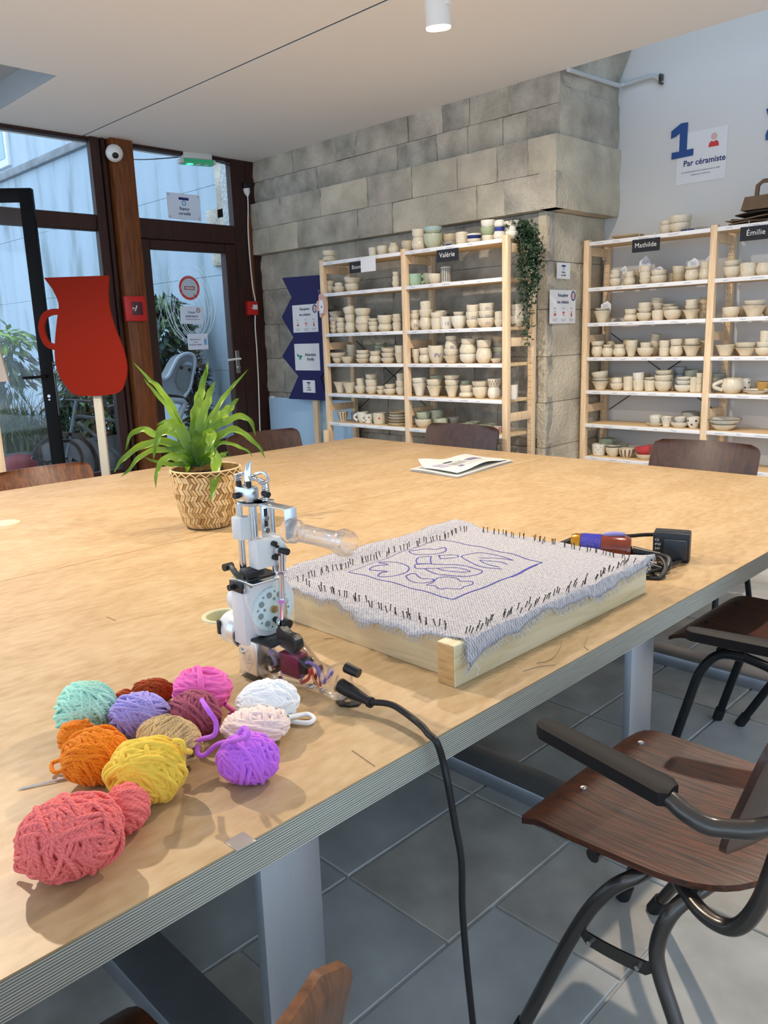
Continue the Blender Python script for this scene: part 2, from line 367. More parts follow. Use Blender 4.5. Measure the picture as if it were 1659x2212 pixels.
mb = MB(); mb.rbox((GX + .02, 2.965, 0), (GX + .045, 2.985 + .05, 2.87), .004, seg=1); mb.rbox((GX + .02, 3.05, 0), (GX + .05, 3.08, 2.87), .004, seg=1); mb.build('moulding', M['mahogany'], w1)
pane(w1, -1, 2.985, 2.325, 2.845); pane(w1, -1, 2.985, .385, 2.21)
w2 = struct(thing('window_2', '', '')); del w2['label']; del w2['category']
for nm, a in (('transom', (3.28, 4.215, 2.176, 2.33)), ('head_rail', (3.28, 4.215, 2.845, 2.87)), ('frame_post', (4.215, 4.36, 0, 2.87)), ('frame_post', (4.36, 4.50, 0, 2.87))):
    mb = MB(); frame_bar(mb, *a); mb.build(nm, M['mahogany'], w2)
pane(w2, 3.28, 4.215, 2.33, 2.845)
mb = MB(); mb.rbox((GX - .02, 4.352, 1.72), (GX + .034, 4.383, 2.44), .003); mb.build('wooden_strip', M['pine_post'], w2)
mb = MB(); mb.rbox((GX - .1, 3.10, 0), (GX + .10, 3.28, 2.87), .008); struct(mb.build('trim_1', M['pine_post']))
d1 = struct(thing('door_1', '', '')); del d1['label']; del d1['category']
DY0, DY1 = 3.30, 4.205
for nm, a in (('stile', (DY0, 3.385, .02, 2.172)), ('stile', (4.095, DY1, .02, 2.172)), ('top_rail', (3.385, 4.095, 2.10, 2.172)), ('bottom_rail', (3.385, 4.095, .02, .52))):
    mb = MB(); frame_bar(mb, *a, x0=GX - .05, x1=GX + .035); mb.build(nm, M['mahogany'], d1)
mb = MB(); mb.box((GX - .012, 3.375, .51), (GX - .004, 4.105, 2.11)); mb.build('glass_pane', M['glass'], d1, False)
a, b = onX(512, 757, GX + .04), onX(519, 806, GX + .04)
mb = MB(); mb.rbox((GX + .035, a.y - .02, b.z), (GX + .045, a.y + .02, a.z), .003); hp = mb.build('handle_plate', mat('aluminium', (.55, .55, .52), .35, 1.), d1)
hz = onX(515, 775, GX + .06).z
mb = MB(); mb.tube(spline([(GX + .04, a.y, hz), (GX + .085, a.y, hz), (GX + .09, a.y - .03, hz), (GX + .09, a.y - .13, hz - .006)], 6), .009, 10); mb.build('lever', M['white_plastic'], hp)
mb = MB(); mb.cyl((GX + .04, a.y, b.z + .05), (GX + .062, a.y, b.z + .05), .012, 14); mb.build('lock_cylinder', M['steel'], hp)
# etched rings drawn on the door glass
mb = MB(); o = onX(402, 655, GX + .0); UY, UZ = Vector((0, 1, 0)), Vector((0, 0, 1))
for k in range(9):
    ry, rz = .06 + .022*k, .09 + .033*k
    ribbon(mb, [(ry*math.cos(t*.1 + k)*(1 + .04*math.sin(3*t*.1 + k)), rz*math.sin(t*.1 + k)) for t in range(56)], .0035, o + UY*.04 + UZ*(.02*k - .14), UY, UZ)
for k in range(3): ribbon(mb, [(-.33 + .06*k, -.15), (-.28 + .08*k, .14 - .1*k), (-.22 + .09*k, -.2)], .003, o, UY, UZ)
mb.build('chalk_drawing', backlit('chalk_on_glass', (.85, .92, .96), .6), d1, False)

# ================================================================== TABLES
TH = .68; TE = -.840; TS = -2.440; TF = -4.047; TYE = 3.752; TY0 = -1.3
def ply_mat():
    m = bpy.data.materials.new('plywood_edge'); m.use_nodes = True; nt = m.node_tree; b = nt.nodes['Principled BSDF']; b.inputs['Roughness'].default_value = .65
    tc = nt.nodes.new('ShaderNodeTexCoord'); sp = nt.nodes.new('ShaderNodeSeparateXYZ'); nt.links.new(tc.outputs['Object'], sp.inputs[0])
    mu = nt.nodes.new('ShaderNodeMath'); mu.operation = 'MULTIPLY'; mu.inputs[1].default_value = 13 / .052; nt.links.new(sp.outputs[2], mu.inputs[0])
    fr = nt.nodes.new('ShaderNodeMath'); fr.operation = 'FRACT'; nt.links.new(mu.outputs[0], fr.inputs[0])
    n = nt.nodes.new('ShaderNodeTexNoise'); n.inputs['Scale'].default_value = 4; mp = nt.nodes.new('ShaderNodeMapping'); mp.inputs['Scale'].default_value = (2, 2, 60)
    nt.links.new(tc.outputs['Object'], mp.inputs[0]); nt.links.new(mp.outputs[0], n.inputs['Vector'])
    ad = nt.nodes.new('ShaderNodeMath'); ad.operation = 'MULTIPLY_ADD'; ad.inputs[1].default_value = .35; nt.links.new(n.outputs['Fac'], ad.inputs[0]); nt.links.new(fr.outputs[0], ad.inputs[2])
    r = ramp(nt, ad.outputs[0], [(.30, '#77776c'), (.55, '#97968a'), (.64, '#d6d2c2'), (.92, '#e2decf'), (.98, '#7f7f74')]); nt.links.new(r.outputs[0], b.inputs['Base Color']); return m
def birch_mat():
    m = bpy.data.materials.new('birch_veneer'); m.use_nodes = True; nt = m.node_tree; b = nt.nodes['Principled BSDF']; b.inputs['Roughness'].default_value = .42; b.inputs['Specular IOR Level'].default_value = .4
    tc = nt.nodes.new('ShaderNodeTexCoord'); mp = nt.nodes.new('ShaderNodeMapping'); mp.inputs['Scale'].default_value = (2.2, .9, 1); nt.links.new(tc.outputs['Object'], mp.inputs[0])
    n0 = nt.nodes.new('ShaderNodeTexNoise'); n0.inputs['Scale'].default_value = 1.8; n0.inputs['Detail'].default_value = 2; nt.links.new(mp.outputs[0], n0.inputs['Vector'])
    w = nt.nodes.new('ShaderNodeMath'); w.operation = 'MULTIPLY'; w.inputs[1].default_value = 22; nt.links.new(n0.outputs['Fac'], w.inputs[0])
    fr = nt.nodes.new('ShaderNodeMath'); fr.operation = 'SINE'; nt.links.new(w.outputs[0], fr.inputs[0])
    n1 = nt.nodes.new('ShaderNodeTexNoise'); n1.inputs['Scale'].default_value = 34; n1.inputs['Detail'].default_value = 6; mp2 = nt.nodes.new('ShaderNodeMapping'); mp2.inputs['Scale'].default_value = (1.6, .6, 1)
    nt.links.new(tc.outputs['Object'], mp2.inputs[0]); nt.links.new(mp2.outputs[0], n1.inputs['Vector'])
    a = nt.nodes.new('ShaderNodeMath'); a.operation = 'MULTIPLY_ADD'; a.inputs[1].default_value = .09; nt.links.new(fr.outputs[0], a.inputs[0]); nt.links.new(n1.outputs['Fac'], a.inputs[2])
    r = ramp(nt, a.outputs[0], [(.25, '#b3946a'), (.5, '#c1a37a'), (.75, '#cbb089')]); nt.links.new(r.outputs[0], b.inputs['Base Color']); return m
M['ply'] = ply_mat(); M['birch'] = birch_mat()
GROM = (-1.655, 1.052)
def cut(o, cutters):
    for p, r in cutters:
        mb = MB(); mb.cyl((p[0], p[1], .55), (p[0], p[1], .75), r, 40); c = mb.build('cutter', M['ply'])
        md = o.modifiers.new('b', 'BOOLEAN'); md.object = c; md.operation = 'DIFFERENCE'; md.solver = 'EXACT'
        dg = bpy.context.evaluated_depsgraph_get(); me = bpy.data.meshes.new_from_object(o.evaluated_get(dg)); o.modifiers.clear(); o.data = me; bpy.data.objects.remove(c)
def table(x0, x1, label, legx, holes):
    t = thing('work_table', label, 'table', ((x0 + x1) / 2, 1.2, 0), 'plywood work tables pushed together')
    mb = MB(); mb.box((x0 + .0018, TY0, TH - .003), (x1 - .0018, TYE, TH)); v = mb.build('veneer_top', M['birch'], t, False); v_off = wloc(t)
    mb = MB(); mb.box((x0 + .0018, TY0, TH - .055), (x1 - .0018, TYE, TH - .003)); cr = mb.build('plywood_core', M['ply'], t, False)
    for o in (v, cr):   # cutters are in world space, so cut with the parent in place
        bpy.context.view_layer.update()
        if holes: cut(o, holes)
    for lx, s in legx:
        for y0 in (.60, 1.75, 2.95, -.55):
            mb = MB(); mb.rbox((lx - s*.0, y0, .05), (lx - s*.022, y0 + .118, TH - .055), .003) if s > 0 else mb.rbox((lx, y0, .05), (lx + .022, y0 + .118, TH - .055), .003)
            mb.build('leg', M['leg_steel'], t)
    for y0 in (.60, 1.75, 2.95, -.55):
        mb = MB(); mb.rbox((min(l for l, _ in legx), y0, 0), (max(l for l, _ in legx), y0 + .118, .05), .004); mb.build('floor_runner', M['leg_steel'], t)
        mb = MB(); mb.rbox((min(l for l, _ in legx) + .03, y0 + .03, TH - .115), (max(l for l, _ in legx) - .03, y0 + .09, TH - .056), .004); mb.build('crossbar', M['leg_steel'], t)
    return t
t1 = table(TS, TE, 'large plywood work table nearest, holding yarn, tufting gun and cloth frame', [(-.900, 1), (-2.36, -1)], [(GROM, .046)])
t2 = table(TF, TS, 'second plywood work table behind seam, with potted fern and newspaper', [(-2.52, 1), (-3.62, -1)], [])
M['cream_plastic'] = mat('cream_plastic', (.62, .60, .40), .4)
mb = MB(); mb.lathe([(.044, TH - .055), (.044, TH + .001), (.047, TH + .0035), (.055, TH + .003), (.0565, TH)], (GROM[0], GROM[1], 0), 40); mb.build('cable_grommet', M['cream_plastic'], t1)
mb = MB(); mb.lathe([(0, TH - .05), (.0435, TH - .05), (.0435, TH - .044), (.0, TH - .044)], (GROM[0], GROM[1], 0), 30); mb.build('grommet_floor', M['cream_plastic'], t1)
p = onZ(12, 1130, TH)
mb = MB(); mb.lathe([(0, TH + .004), (.035, TH + .004), (.036, TH + .005), (.048, TH + .0045), (.055, TH + .001), (.055, TH)], (p.x, p.y, 0), 40); mb.build('grommet_cap', M['cream_plastic'], t2)
p = onZ(528, 1818, TH)
mb = MB(); mb.rbox((p.x - .02, p.y - .02, TH), (p.x + .012, p.y + .012, TH + .001), .0004); tag(mb.build('tape_scrap', mat('clear_tape', (.62, .56, .50), .2, trans=.5)), 'small scrap of clear tape at the near table edge', 'tape')

# ================================================================== CHAIRS
M['seat_wood'] = wood('dark_beech', '#1e0a03', '#58290d', 0, 7, .45, 16, .3, coat=.08)
M['back_wood'] = wood('dark_beech_back', '#2a1710', '#46291b', 2, 5, .42, 14, .1, coat=.15)
M['lit_wood'] = wood('lit_beech', '#4a2a16', '#7a4a28', 2, 5, .35, 14, .1, coat=.2)  # lit copy of the back wood, the light put into its colour
M['tube'] = mat('bronze_lacquer_tube', (.085, .075, .068), .27, .75, coat=.2)
M['tube_black'] = mat('black_tube', (.010, .011, .013), .35, .2)
M['rubber'] = mat('black_rubber', (.012, .012, .013), .6)
M['arm_pad'] = mat('black_arm_pad', (.008, .006, .006), .6, spec=.3, bump=.05, bscale=200)
def seat_shape(mb, w=.231):
    def fn(a, b):
        x = -.216 + .434*a; f = 1 if a < .5 else math.sqrt(max(0, 1 - ((a - .5)/.5)**3.2)); ww = (w - .012*abs(a-.25))*(.28 + .72*f) - (.028*(1 - a/.07)**2 if a < .07 else 0)
        q = 2*b - 1; y = ww * q
        z = .47 + .004 - .014*(1 - q*q)*math.sin(PI*min(1, a*1.1)) - .030*max(0, (.16 - a)/.16)**2 + .006*a
        return (x, y, z)
    mb.grid(fn, 26, 16, thick=(0, 0, -.012))
def back_shape(mb, w=.262, z0=.545, z1=.80, x0=.210):
    def fn(a, b):
        q = 2*b - 1; r = min(a, 1-a)*(z1-z0); c = .095 if a < .5 else .05
        sh = 0 if r > c else c - math.sqrt(max(0, c*c - (c-r)**2))
        y = q*(w - sh); z = z0 + (z1 - z0)*a
        return (x0 + .30*(z - z0) - .045*(q*q), y, z)
    mb.grid(fn, 18, 16, thick=(.011, 0, 0))
def chair(name, label, loc, rz, arms=None, tube='tube', bw=.262, z1=.80, group='school chairs around the tables', backmat='back_wood', dark=False):
    t = thing(name, label, 'chair', loc, group, rz); T = M[tube]
    mb = MB(); seat_shape(mb); mb.build('seat', M['seat_wood'], t, local=True)
    mb = MB(); back_shape(mb, bw, z1=z1); bk = mb.build('backrest', M[backmat], t, local=True)
    for sy in (-1, 1):
        mb = MB(); mb.tube([(.190 + .30*.16, sy*(bw-.06), .705), (.197 + .30*.16, sy*(bw-.06), .707)], .007, 10); mb.build('bolt', M['tube_black'], bk, local=True)
    for x, y in ((-.155, -.075), (-.155, .16), (.13, -.12), (.13, .12)):
        mb = MB(); z = .474 - .014*(1-(y/.23)**2)*math.sin(PI*(x+.216)/.434*1.0) + .001; mb.lathe([(0, z+.0025), (.003, z+.0022), (.0035, z+.0015), (.0075, z+.002), (.008, z-.004)], (x, y, 0), 14)
        mb.build('rivet', M['tube_black'] if dark else M['steel'], t, local=True)
    yn, yf = -.225, .225
    R = .0135
    def legs(sy):
        if sy < 0:
            fr = [(-.175, -.262, .014), (-.068, -.238, .296), (-.012, -.228, .40), (.03, -.205, .440), (.06, -.12, .448)]
            re = [(.215, -.270, .014), (.138, -.245, .20), (.090, -.236, .303), (.083, -.230, .355), (.10, -.215, .415), (.13, -.17, .448), (.15, -.08, .450)]
        else:
            fr = [(-.222, .238, .014), (-.14, .225, .30), (-.09, .215, .41), (-.05, .19, .442), (0, .11, .448)]
            re = [(-.145, .247, .014), (-.02, .225, .25), (.05, .21, .40), (.09, .18, .442), (.12, .09, .450)]
        if dark and sy < 0: fr = [(-.185, -.268, .014), (-.125, -.250, .27), (-.095, -.240, .38), (-.05, -.228, .438), (.02, -.222, .447)]; re = [(.225, -.275, .014), (.180, -.255, .25), (.150, -.243, .36), (.11, -.230, .428), (.02, -.222, .447)]
        for P in (fr, re):
            mb = MB(); mb.tube(spline(P, 6), R, 12); lg = mb.build('leg', T, t, local=True)
            d = (Vector(P[1]) - Vector(P[0])).normalized(); q = Vector(P[0])
            mb = MB(); mb.tube([q - d*.014, q + d*.03], R + .0035, 14); mb.build('rubber_foot', M['rubber'], lg, local=True)
        return fr, re
    fr, re = legs(-1); legs(1)
    mb = MB(); mb.tube([(-.05, -.22, .447), (-.03, 0, .449), (-.05, .2, .447)], R, 10); mb.tube([(.12, -.2, .447), (.12, .2, .447)], R, 10); mb.build('seat_rail', T, t, local=True)
    if not dark:
        A, B = Vector(fr[1]), Vector(re[2])
        mb = MB(); mb.grid(lambda a, b: A.lerp(B, a) + Vector((0, -.006*math.sin(PI*a), (-.006 if .12 < a < .88 else .004) - .026*b + .013)), 14, 2, thick=(0, .004, 0)); br = mb.build('brace_plate', T, t, local=True)
        for k in (.2, .78):
            c = A.lerp(B, k); mb = MB(); mb.cyl(c + Vector((0, -.012, -.006)), c + Vector((0, -.002, -.006)), .0045, 10); mb.build('rivet', M['steel'], br, local=True)
    for sy in (-1, 1):
        mb = MB(); mb.tube(spline([(.08, sy*.17, .446), (.15, sy*.222, .442), (.205, sy*.238, .456), (.238, sy*.240, .515), (.262, sy*.238, .62), (.292, sy*.225, .72)], 7), R, 12)
        if arms is None: mb.tube(spline([(.292, sy*.225, .72), (.294, sy*.20, .725)], 4), R, 12)
        mb.build('back_upright', T, t, local=True)
        if arms is not None:
            az = arms
            mb = MB(); mb.tube(spline([(-.04, sy*.300, az - .020), (.06, sy*.316, az - .021), (.125, sy*.332, az - .020), (.164, sy*.342, az - .029), (.19, sy*.340, az - .036), (.212, sy*.332, az - .037), (.25, sy*.318, az - .028), (.285, sy*.275, az - .018), (.300, sy*.215, az - .008)], 7), .0135, 12); ar = mb.build('arm_tube', T, t, local=True)
            mb = MB()
            def pad(a, b):
                x = -.118 + .258*a; w = .0265*(1 - .25*(1-a)) ; q = 2*b - 1; e = min(a, 1-a)/.05; w *= math.sqrt(min(1, .35 + e*.65)) if e < 1 else 1
                return (x, sy*(.286 + .044*a) + w*q, az - .004*q*q - .004*a)
            mb.grid(pad, 20, 8, thick=(0, 0, -.021)); mb.build('arm_pad', M['arm_pad'], ar, local=True)
    return t
chair('armchair', 'dark stained wooden armchair with bronze tubes at the near table edge', (-.590, 1.345, 0), 0, arms=.715)
chair('school_chair', 'dark chair tucked under the table beyond the nearest armchair', (-.80, 2.40, 0), 0, tube='tube_black', dark=True)
# the rest are seen as backrests above the table edges
def bchair(label, px0, px1, py, plane, rz, z1, tubem='tube_black', bm='back_wood'):
    if plane[0] == 'y': a, b = onY(px0, py, plane[1]), onY(px1, py, plane[1]); w = abs(b.x - a.x)/2; c = ((a.x + b.x)/2, plane[1])
    else: a, b = onX(px0, py, plane[1]), onX(px1, py, plane[1]); w = abs(b.y - a.y)/2; c = (plane[1], (a.y + b.y)/2)
    dx = .210 + .30*(z1 - .545)
    loc = (c[0] - dx*math.cos(rz), c[1] - dx*math.sin(rz), 0)
    return chair('school_chair', label, loc, rz, None, tubem, w, z1, backmat=bm, dark=True)
bchair('dark chair at the far table side in front of the left rack', 934, 1089, 945, ('y', 3.93), PI/2, .800)
bchair('dark chair at the far table side in front of the right rack', 1418, 1651, 985, ('y', 3.93), PI/2, .800)
bchair('dark chair behind the potted fern on the door side', 478, 637, 950, ('x', -4.30), PI, .775)
bchair('brown chair at the left edge beside the jug sign', -30, 190, 1020, ('x', -4.28), PI, .742, bm='lit_wood')
chair('school_chair', 'chair whose light backrest corner shows at bottom centre', (-.735, .165, 0), 0, None, 'tube', .262, .80, backmat='lit_wood')

# ================================================================== RACKS OF POTTERY
ZL = [1.917, 1.690, 1.394, 1.169, .942, .720, .500, .20]
ZR = [1.920, 1.630, 1.403, 1.178, .956, .730, .504, .20]
M['pencil'] = mat('blue_handwriting', (.12, .15, .36), .8)
M['hole'] = mat('peg_hole_dark', (.05, .035, .02), .9)
def scribbles(o, wid, hgt, parent):
    mb = MB(); x = .05
    while x < wid - .12:
        L = RND.uniform(.03, .08); n = int(L/.004)
        ribbon(mb, [(x + i*.004, hgt*.5 + RND.uniform(-.25, .25)*hgt) for i in range(n)], .0016, o, (1, 0, 0), (0, 0, 1))
        x += L + RND.uniform(.05, .13)
    stuff(mb.build('handwriting', M['pencil'], parent, False))
def rack(label, xs, yf, yb, zs, group):
    t = thing('storage_rack', label, 'shelf rack', ((xs[0] + xs[-1]) / 2, (yf + yb)/2, 0), group)
    zt = 1.935
    for i, x in enumerate(xs):
        mb = MB(); mb.rbox((x, yf - .004, 0), (x + .040, yf + .034, zt), .003); mb.build('post', M['pine'], t)
        mb = MB(); mb.rbox((x, yb - .034, 0), (x + .040, yb + .004, zt), .003); pb = mb.build('post', M['pine'], t)
        mb = MB()
        for k in range(46):
            for dx in (.011, .029):
                z = .12 + k*.0385; mb.add([(x + dx + .0028*math.cos(a*PI/3), yb - .0345, z + .0028*math.sin(a*PI/3)) for a in range(6)], [tuple(range(6))])
        stuff(mb.build('peg_holes', M['hole'], pb, False))
        for z in (zt - .07, 1.30, .83, .30):
            mb = MB(); mb.rbox((x + .010, yf + .02, z - .027), (x + .030, yb - .02, z + .027), .003); mb.build('side_rail', M['pine'], t)
    for x0, x1 in zip(xs, xs[1:]):
        for z in zs:
            mb = MB(); mb.rbox((x0 + .041, yf + .002, z - .020), (x1 - .001, yb - .036, z), .002); sh = mb.build('shelf', M['pine_x'], t)
            mb = MB(); mb.rbox((x0 + .041, yf - .006, z - .023), (x1 - .001, yf + .002, z + .001), .001); mb.build('shelf_edge', M['white_edge'], sh)
            if z > .4: scribbles((x0 + .041, yf - .0062, z - .021), x1 - x0 - .06, .018, sh)
    mb = MB(); a, b = xs[0] + .05, xs[1]
    mb.tube([(a, yb + .001, 1.33), (b, yb + .001, .80)], .0028, 6); mb.tube([(a, yb + .001, .80), (b, yb + .001, 1.33)], .0028, 6); mb.build('cross_brace', M['black_metal'], t)
    return t
LX = [-4.757, -3.905, -3.053]; RX = [-2.945, -2.100, -1.255]
LY, RY = 4.10, 4.85
rack('pine storage rack full of pots against the stone wall', LX, LY, 4.405, ZL, 'pine pottery racks')
rack('pine storage rack full of pots against the white wall right of the pier', RX, RY, 5.145, ZR, 'pine pottery racks')

GL = {}
for k, c in dict(cream='#d8cfba', white='#dedbd0', beige='#c3b497', sage='#a9b39b', grey='#9c9c92', mint='#9dbda6', greygreen='#b1b6a0', bluegrey='#8e9ba4', green='#9aa888', blue='#2b3a86', pink='#c98f88', red='#c4454a', navy='#141c4e', gold='#b08a4a', dark='#4a4640').items():
    M['glaze_' + k] = mat('glaze_' + k, c, .30, var=.07, vscale=3., coat=.15)
M['spot'] = mat('dark_glaze_spots', (.05, .05, .08), .4)
PROF = {  # outer profile (radius, height), radius 1 = widest, height 1 = rim
 'bowl':    [(.52, 0), (.56, .04), (.80, .25), (.95, .55), (1, .85), (.985, 1)],
 'round':   [(.62, 0), (.70, .05), (.93, .25), (1, .48), (.95, .72), (.84, .92), (.86, 1)],
 'cup':     [(.78, 0), (.84, .05), (.93, .3), (.97, .6), (1, .9), (.985, 1)],
 'cone':    [(.50, 0), (.53, .05), (.66, .35), (.82, .7), (.97, .94), (1, 1)],
 'tumbler': [(.86, 0), (.9, .04), (.96, .4), (.98, .8), (1, .97), (.98, 1)],
 'dish':    [(.55, 0), (.6, .08), (.85, .45), (.97, .85), (1, 1)],
 'plate':   [(.6, 0), (.62, .15), (.9, .6), (1, 1)],
 'vase':    [(.6, 0), (.8, .1), (1, .4), (.85, .7), (.6, .86), (.72, 1)],
 'flute':   [(.58, 0), (.62, .04), (.76, .4), (.9, .8), (1, 1)],
}
pot_cache = {}
def pot_mesh(kind, col):
    k = (kind, col)
    if k not in pot_cache:
        n = 26; P = PROF[kind]; th = .07 if kind != 'plate' else .05
        S = [(p.x, p.y) for p in spline([(a, b, 0) for a, b in P], 3)]
        inner = [(max(.02, r - th), max(.10, hh)) for r, hh in reversed(S) if hh > .10 or r > .5]
        prof = [(0, 0)] + S + [(S[-1][0] - th*.5, 1.012)] + [(r, hh - .004) for r, hh in inner] + [(0, .10)]
        mb = MB(); mb.lathe(prof, n=n)
        w = RND.uniform(0, 9); a = .05 if kind == 'flute' else .012
        mb.v = [(x*(1 + a*math.cos((8 if kind == 'flute' else 3)*math.atan2(y, x) + w + z)), y*(1 + a*math.sin((8 if kind == 'flute' else 2)*math.atan2(y, x) + w)), z + (.02*math.sin(2*math.atan2(y, x) + w) if z > .8 else 0)) for x, y, z in mb.v]
        pot_cache[k] = mb.mesh(kind, M['glaze_' + col], True, ang=60)
    return pot_cache[k]
ORD = ['', 'first', 'second', 'third', 'fourth', 'fifth', 'sixth', 'seventh', 'eighth', 'ninth', 'tenth', 'eleventh', 'twelfth', 'thirteenth']
NAME = dict(bowl='bowl', round='round_pot', cup='cup', cone='flared_bowl', tumbler='tumbler', dish='dish', plate='plate', vase='vase', flute='fluted_cup')
def pots(ox, oy, sc, yf, z, shelf, bay, group, front, back):
    for row, stacks in (('', front), ('back ', back)):
        for i, st in enumerate(sorted(stacks, key=lambda q: q[0])):
            cxp, items = st[0], st[1]; yoff = .175 if row else (st[2] if len(st) > 2 else .085)
            zz = z + .0015; y = yf + yoff; N = len(items); low = None
            for j, it in enumerate(items):
                kind, w, hpx = it[0], it[1], it[2]; col = it[3] if len(it) > 3 else 'cream'; deco = it[4] if len(it) > 4 else None; tilt = it[5] if len(it) > 5 else 0
                c = onY(ox + cxp/sc, oy, y); px = depth((c.x, y, z)) / F_PX / sc
                r = w * px * .54; hh = hpx * px * 1.06
                if low:   # the foot sits down into the mouth of the pot below as far as its walls allow
                    lr, lz, lfloor = low; k = 0.; P = PROF[kind]
                    for (r0, h0), (r1, h1) in zip(P, P[1:]):
                        if r1*r*1.03 < lr: k = h1
                        else:
                            if r0*r*1.03 < lr: k = h0 + (h1 - h0)*(lr/1.03/r - r0)/max(1e-6, r1 - r0)
                            break
                    k = min(k, .30); hh = hh/(1 - k); d = min(k*hh, lz - lfloor)
                    zz = lz - d + .0015
                desc = '%s %s' % ({'greygreen': 'grey-green', 'bluegrey': 'blue-grey'}.get(col, col), NAME[kind].replace('_', ' '))
                if deco: desc = DECO[deco][0] + ' ' + desc
                pos = 'alone as' if N == 1 else ('bottom of' if j == 0 else 'top of' if j == N-1 else 'middle of' if N == 3 else ORD[j+1] + ' up in')
                o = link(NAME[kind], pot_mesh(kind, col)); o.location = (c.x, y, zz); o.scale = (r, r, hh); o.rotation_euler = (0, 0, RND.uniform(0, 6))
                if tilt: o.rotation_euler = (0, tilt, 0); o.location.z += abs(math.sin(tilt))*r*.6
                tag(o, '%s, %s %s %spile, %s shelf, %s' % (desc, pos, ORD[i+1], row, shelf, bay), 'pottery', group)
                if deco: DECO[deco][1](o, r, hh)
                low = ((PROF[kind][-1][0] - .08)*r*.97, zz + hh*1.014, zz + hh*.13)
def dots(m, n, sz, rows=(.3, .55, .78)):
    def f(o, r, hh):
        mb = MB()
        for rr, zf in enumerate(rows):
            for k in range(n):
                a = 2*PI*(k + .5*(rr % 2))/n; R = r*1.0; c = Vector((math.cos(a)*R, math.sin(a)*R, zf*hh)); t = Vector((-math.sin(a), math.cos(a), 0))
                disc(mb, (0, 0), sz*r, c, t, (0, 0, 1), lift=.001, n=8)
        fix(mb, o, r, hh, m)
    return f
def fix(mb, o, r, hh, m):  # marks hug the pot wall: follow its profile, in the pot's own unit space
    kind = [k for k, v in NAME.items() if o.name.startswith(v)][0]; P = PROF[kind]; V = []
    for x, y, z in mb.v:
        zf = max(0, min(1, z/hh)); rad = P[-1][0]
        for (r0, h0), (r1, h1) in zip(P, P[1:]):
            if h0 <= zf <= h1: rad = r0 + (r1 - r0)*(zf - h0)/max(1e-6, h1 - h0); break
        a = math.atan2(y, x); V.append((math.cos(a)*rad*1.035, math.sin(a)*rad*1.035, zf))
    mb.v = V; mb.build('glaze_marks', m, o, False, local=True)
def stripes(m, n, wd, z0=.1, z1=.95):
    def f(o, r, hh):
        mb = MB()
        for k in range(n):
            for s in range(5):
                a0, a1 = 2*PI*k/n - wd/2, 2*PI*k/n + wd/2; za, zb = z0 + (z1-z0)*s/5, z0 + (z1-z0)*(s+1)/5
                mb.add([(math.cos(a0)*r, math.sin(a0)*r, za*hh), (math.cos(a1)*r, math.sin(a1)*r, za*hh), (math.cos(a1)*r, math.sin(a1)*r, zb*hh), (math.cos(a0)*r, math.sin(a0)*r, zb*hh)], [(0, 1, 2, 3)])
        fix(mb, o, r, hh, m)
    return f
def band(m, z0, z1):
    def f(o, r, hh):
        mb = MB(); n = 30
        for k in range(n):
            for s in range(3):
                a0, a1 = 2*PI*k/n, 2*PI*(k+1)/n; za, zb = z0 + (z1-z0)*s/3, z0 + (z1-z0)*(s+1)/3
                mb.add([(math.cos(a0)*r, math.sin(a0)*r, za*hh), (math.cos(a1)*r, math.sin(a1)*r, za*hh), (math.cos(a1)*r, math.sin(a1)*r, zb*hh), (math.cos(a0)*r, math.sin(a0)*r, zb*hh)], [(0, 1, 2, 3)])
        fix(mb, o, r, hh, m)
    return f
def zig(m):
    def f(o, r, hh):
        mb = MB(); n = 28
        for k in range(n):
            a0, a1 = 2*PI*k/n, 2*PI*(k+1)/n; za, zb = (.35, .8) if k % 2 else (.8, .35); d = .12
            mb.add([(math.cos(a0)*r, math.sin(a0)*r, za*hh), (math.cos(a1)*r, math.sin(a1)*r, zb*hh), (math.cos(a1)*r, math.sin(a1)*r, (zb+d)*hh), (math.cos(a0)*r, math.sin(a0)*r, (za+d)*hh)], [(0, 1, 2, 3)])
        fix(mb, o, r, hh, m)
    return f
def number(txt):
    def f(o, r, hh):
        a = math.atan2(-depthdir.y, -depthdir.x); 
        o.rotation_euler.z = 0; c = o.location + Vector((math.cos(a)*r*1.02, math.sin(a)*r*1.02, hh*.32)); t = Vector((-math.sin(a), math.cos(a), 0))
        l = letters(txt, hh*.36, c, t, (0, 0, 1), M['pencil'], None, name='lettering'); l.parent = o; l.matrix_parent_inverse = (Matrix.Translation(o.location) @ Matrix.Diagonal((*o.scale, 1))).inverted()
    return f
depthdir = Vector((CR[2][0], CR[2][1], 0)).normalized()
def handle(ang, col, ring=1.):
    def f(o, r, hh):
        mb = MB(); o.rotation_euler.z = 0; a = ang; d = Vector((math.cos(a), math.sin(a), 0))
        k = hh/r; n = 16
        mb.tube([d*(.93 + .62*ring*math.sin(PI*i/n)) + Vector((0, 0, .22 + .62*(i/n))) for i in range(n+1)], .13, 8)
        mb.v = [(x, y, (z - .53)*1.0 + .53) for x, y, z in mb.v]; mb.build('handle', M['glaze_' + col], o, local=True)
    return f
LEFTWARD = math.atan2(-CR[0][1], -CR[0][0]); RIGHTWARD = LEFTWARD + PI
def both(*fs):
    def f(o, r, hh):
        for q in fs: q(o, r, hh)
    return f
def scallop(m): 
    return band(m, .93, .99)
M['blackline'] = mat('black_glaze', (.03, .03, .03), .4); M['brownline'] = mat('brown_glaze', (.18, .10, .06), .5); M['rust'] = mat('rust_glaze', (.35, .09, .05), .5); M['pinkline'] = mat('pink_glaze', (.55, .2, .2), .5); M['tealrim'] = mat('teal_glaze', (.35, .5, .5), .35)
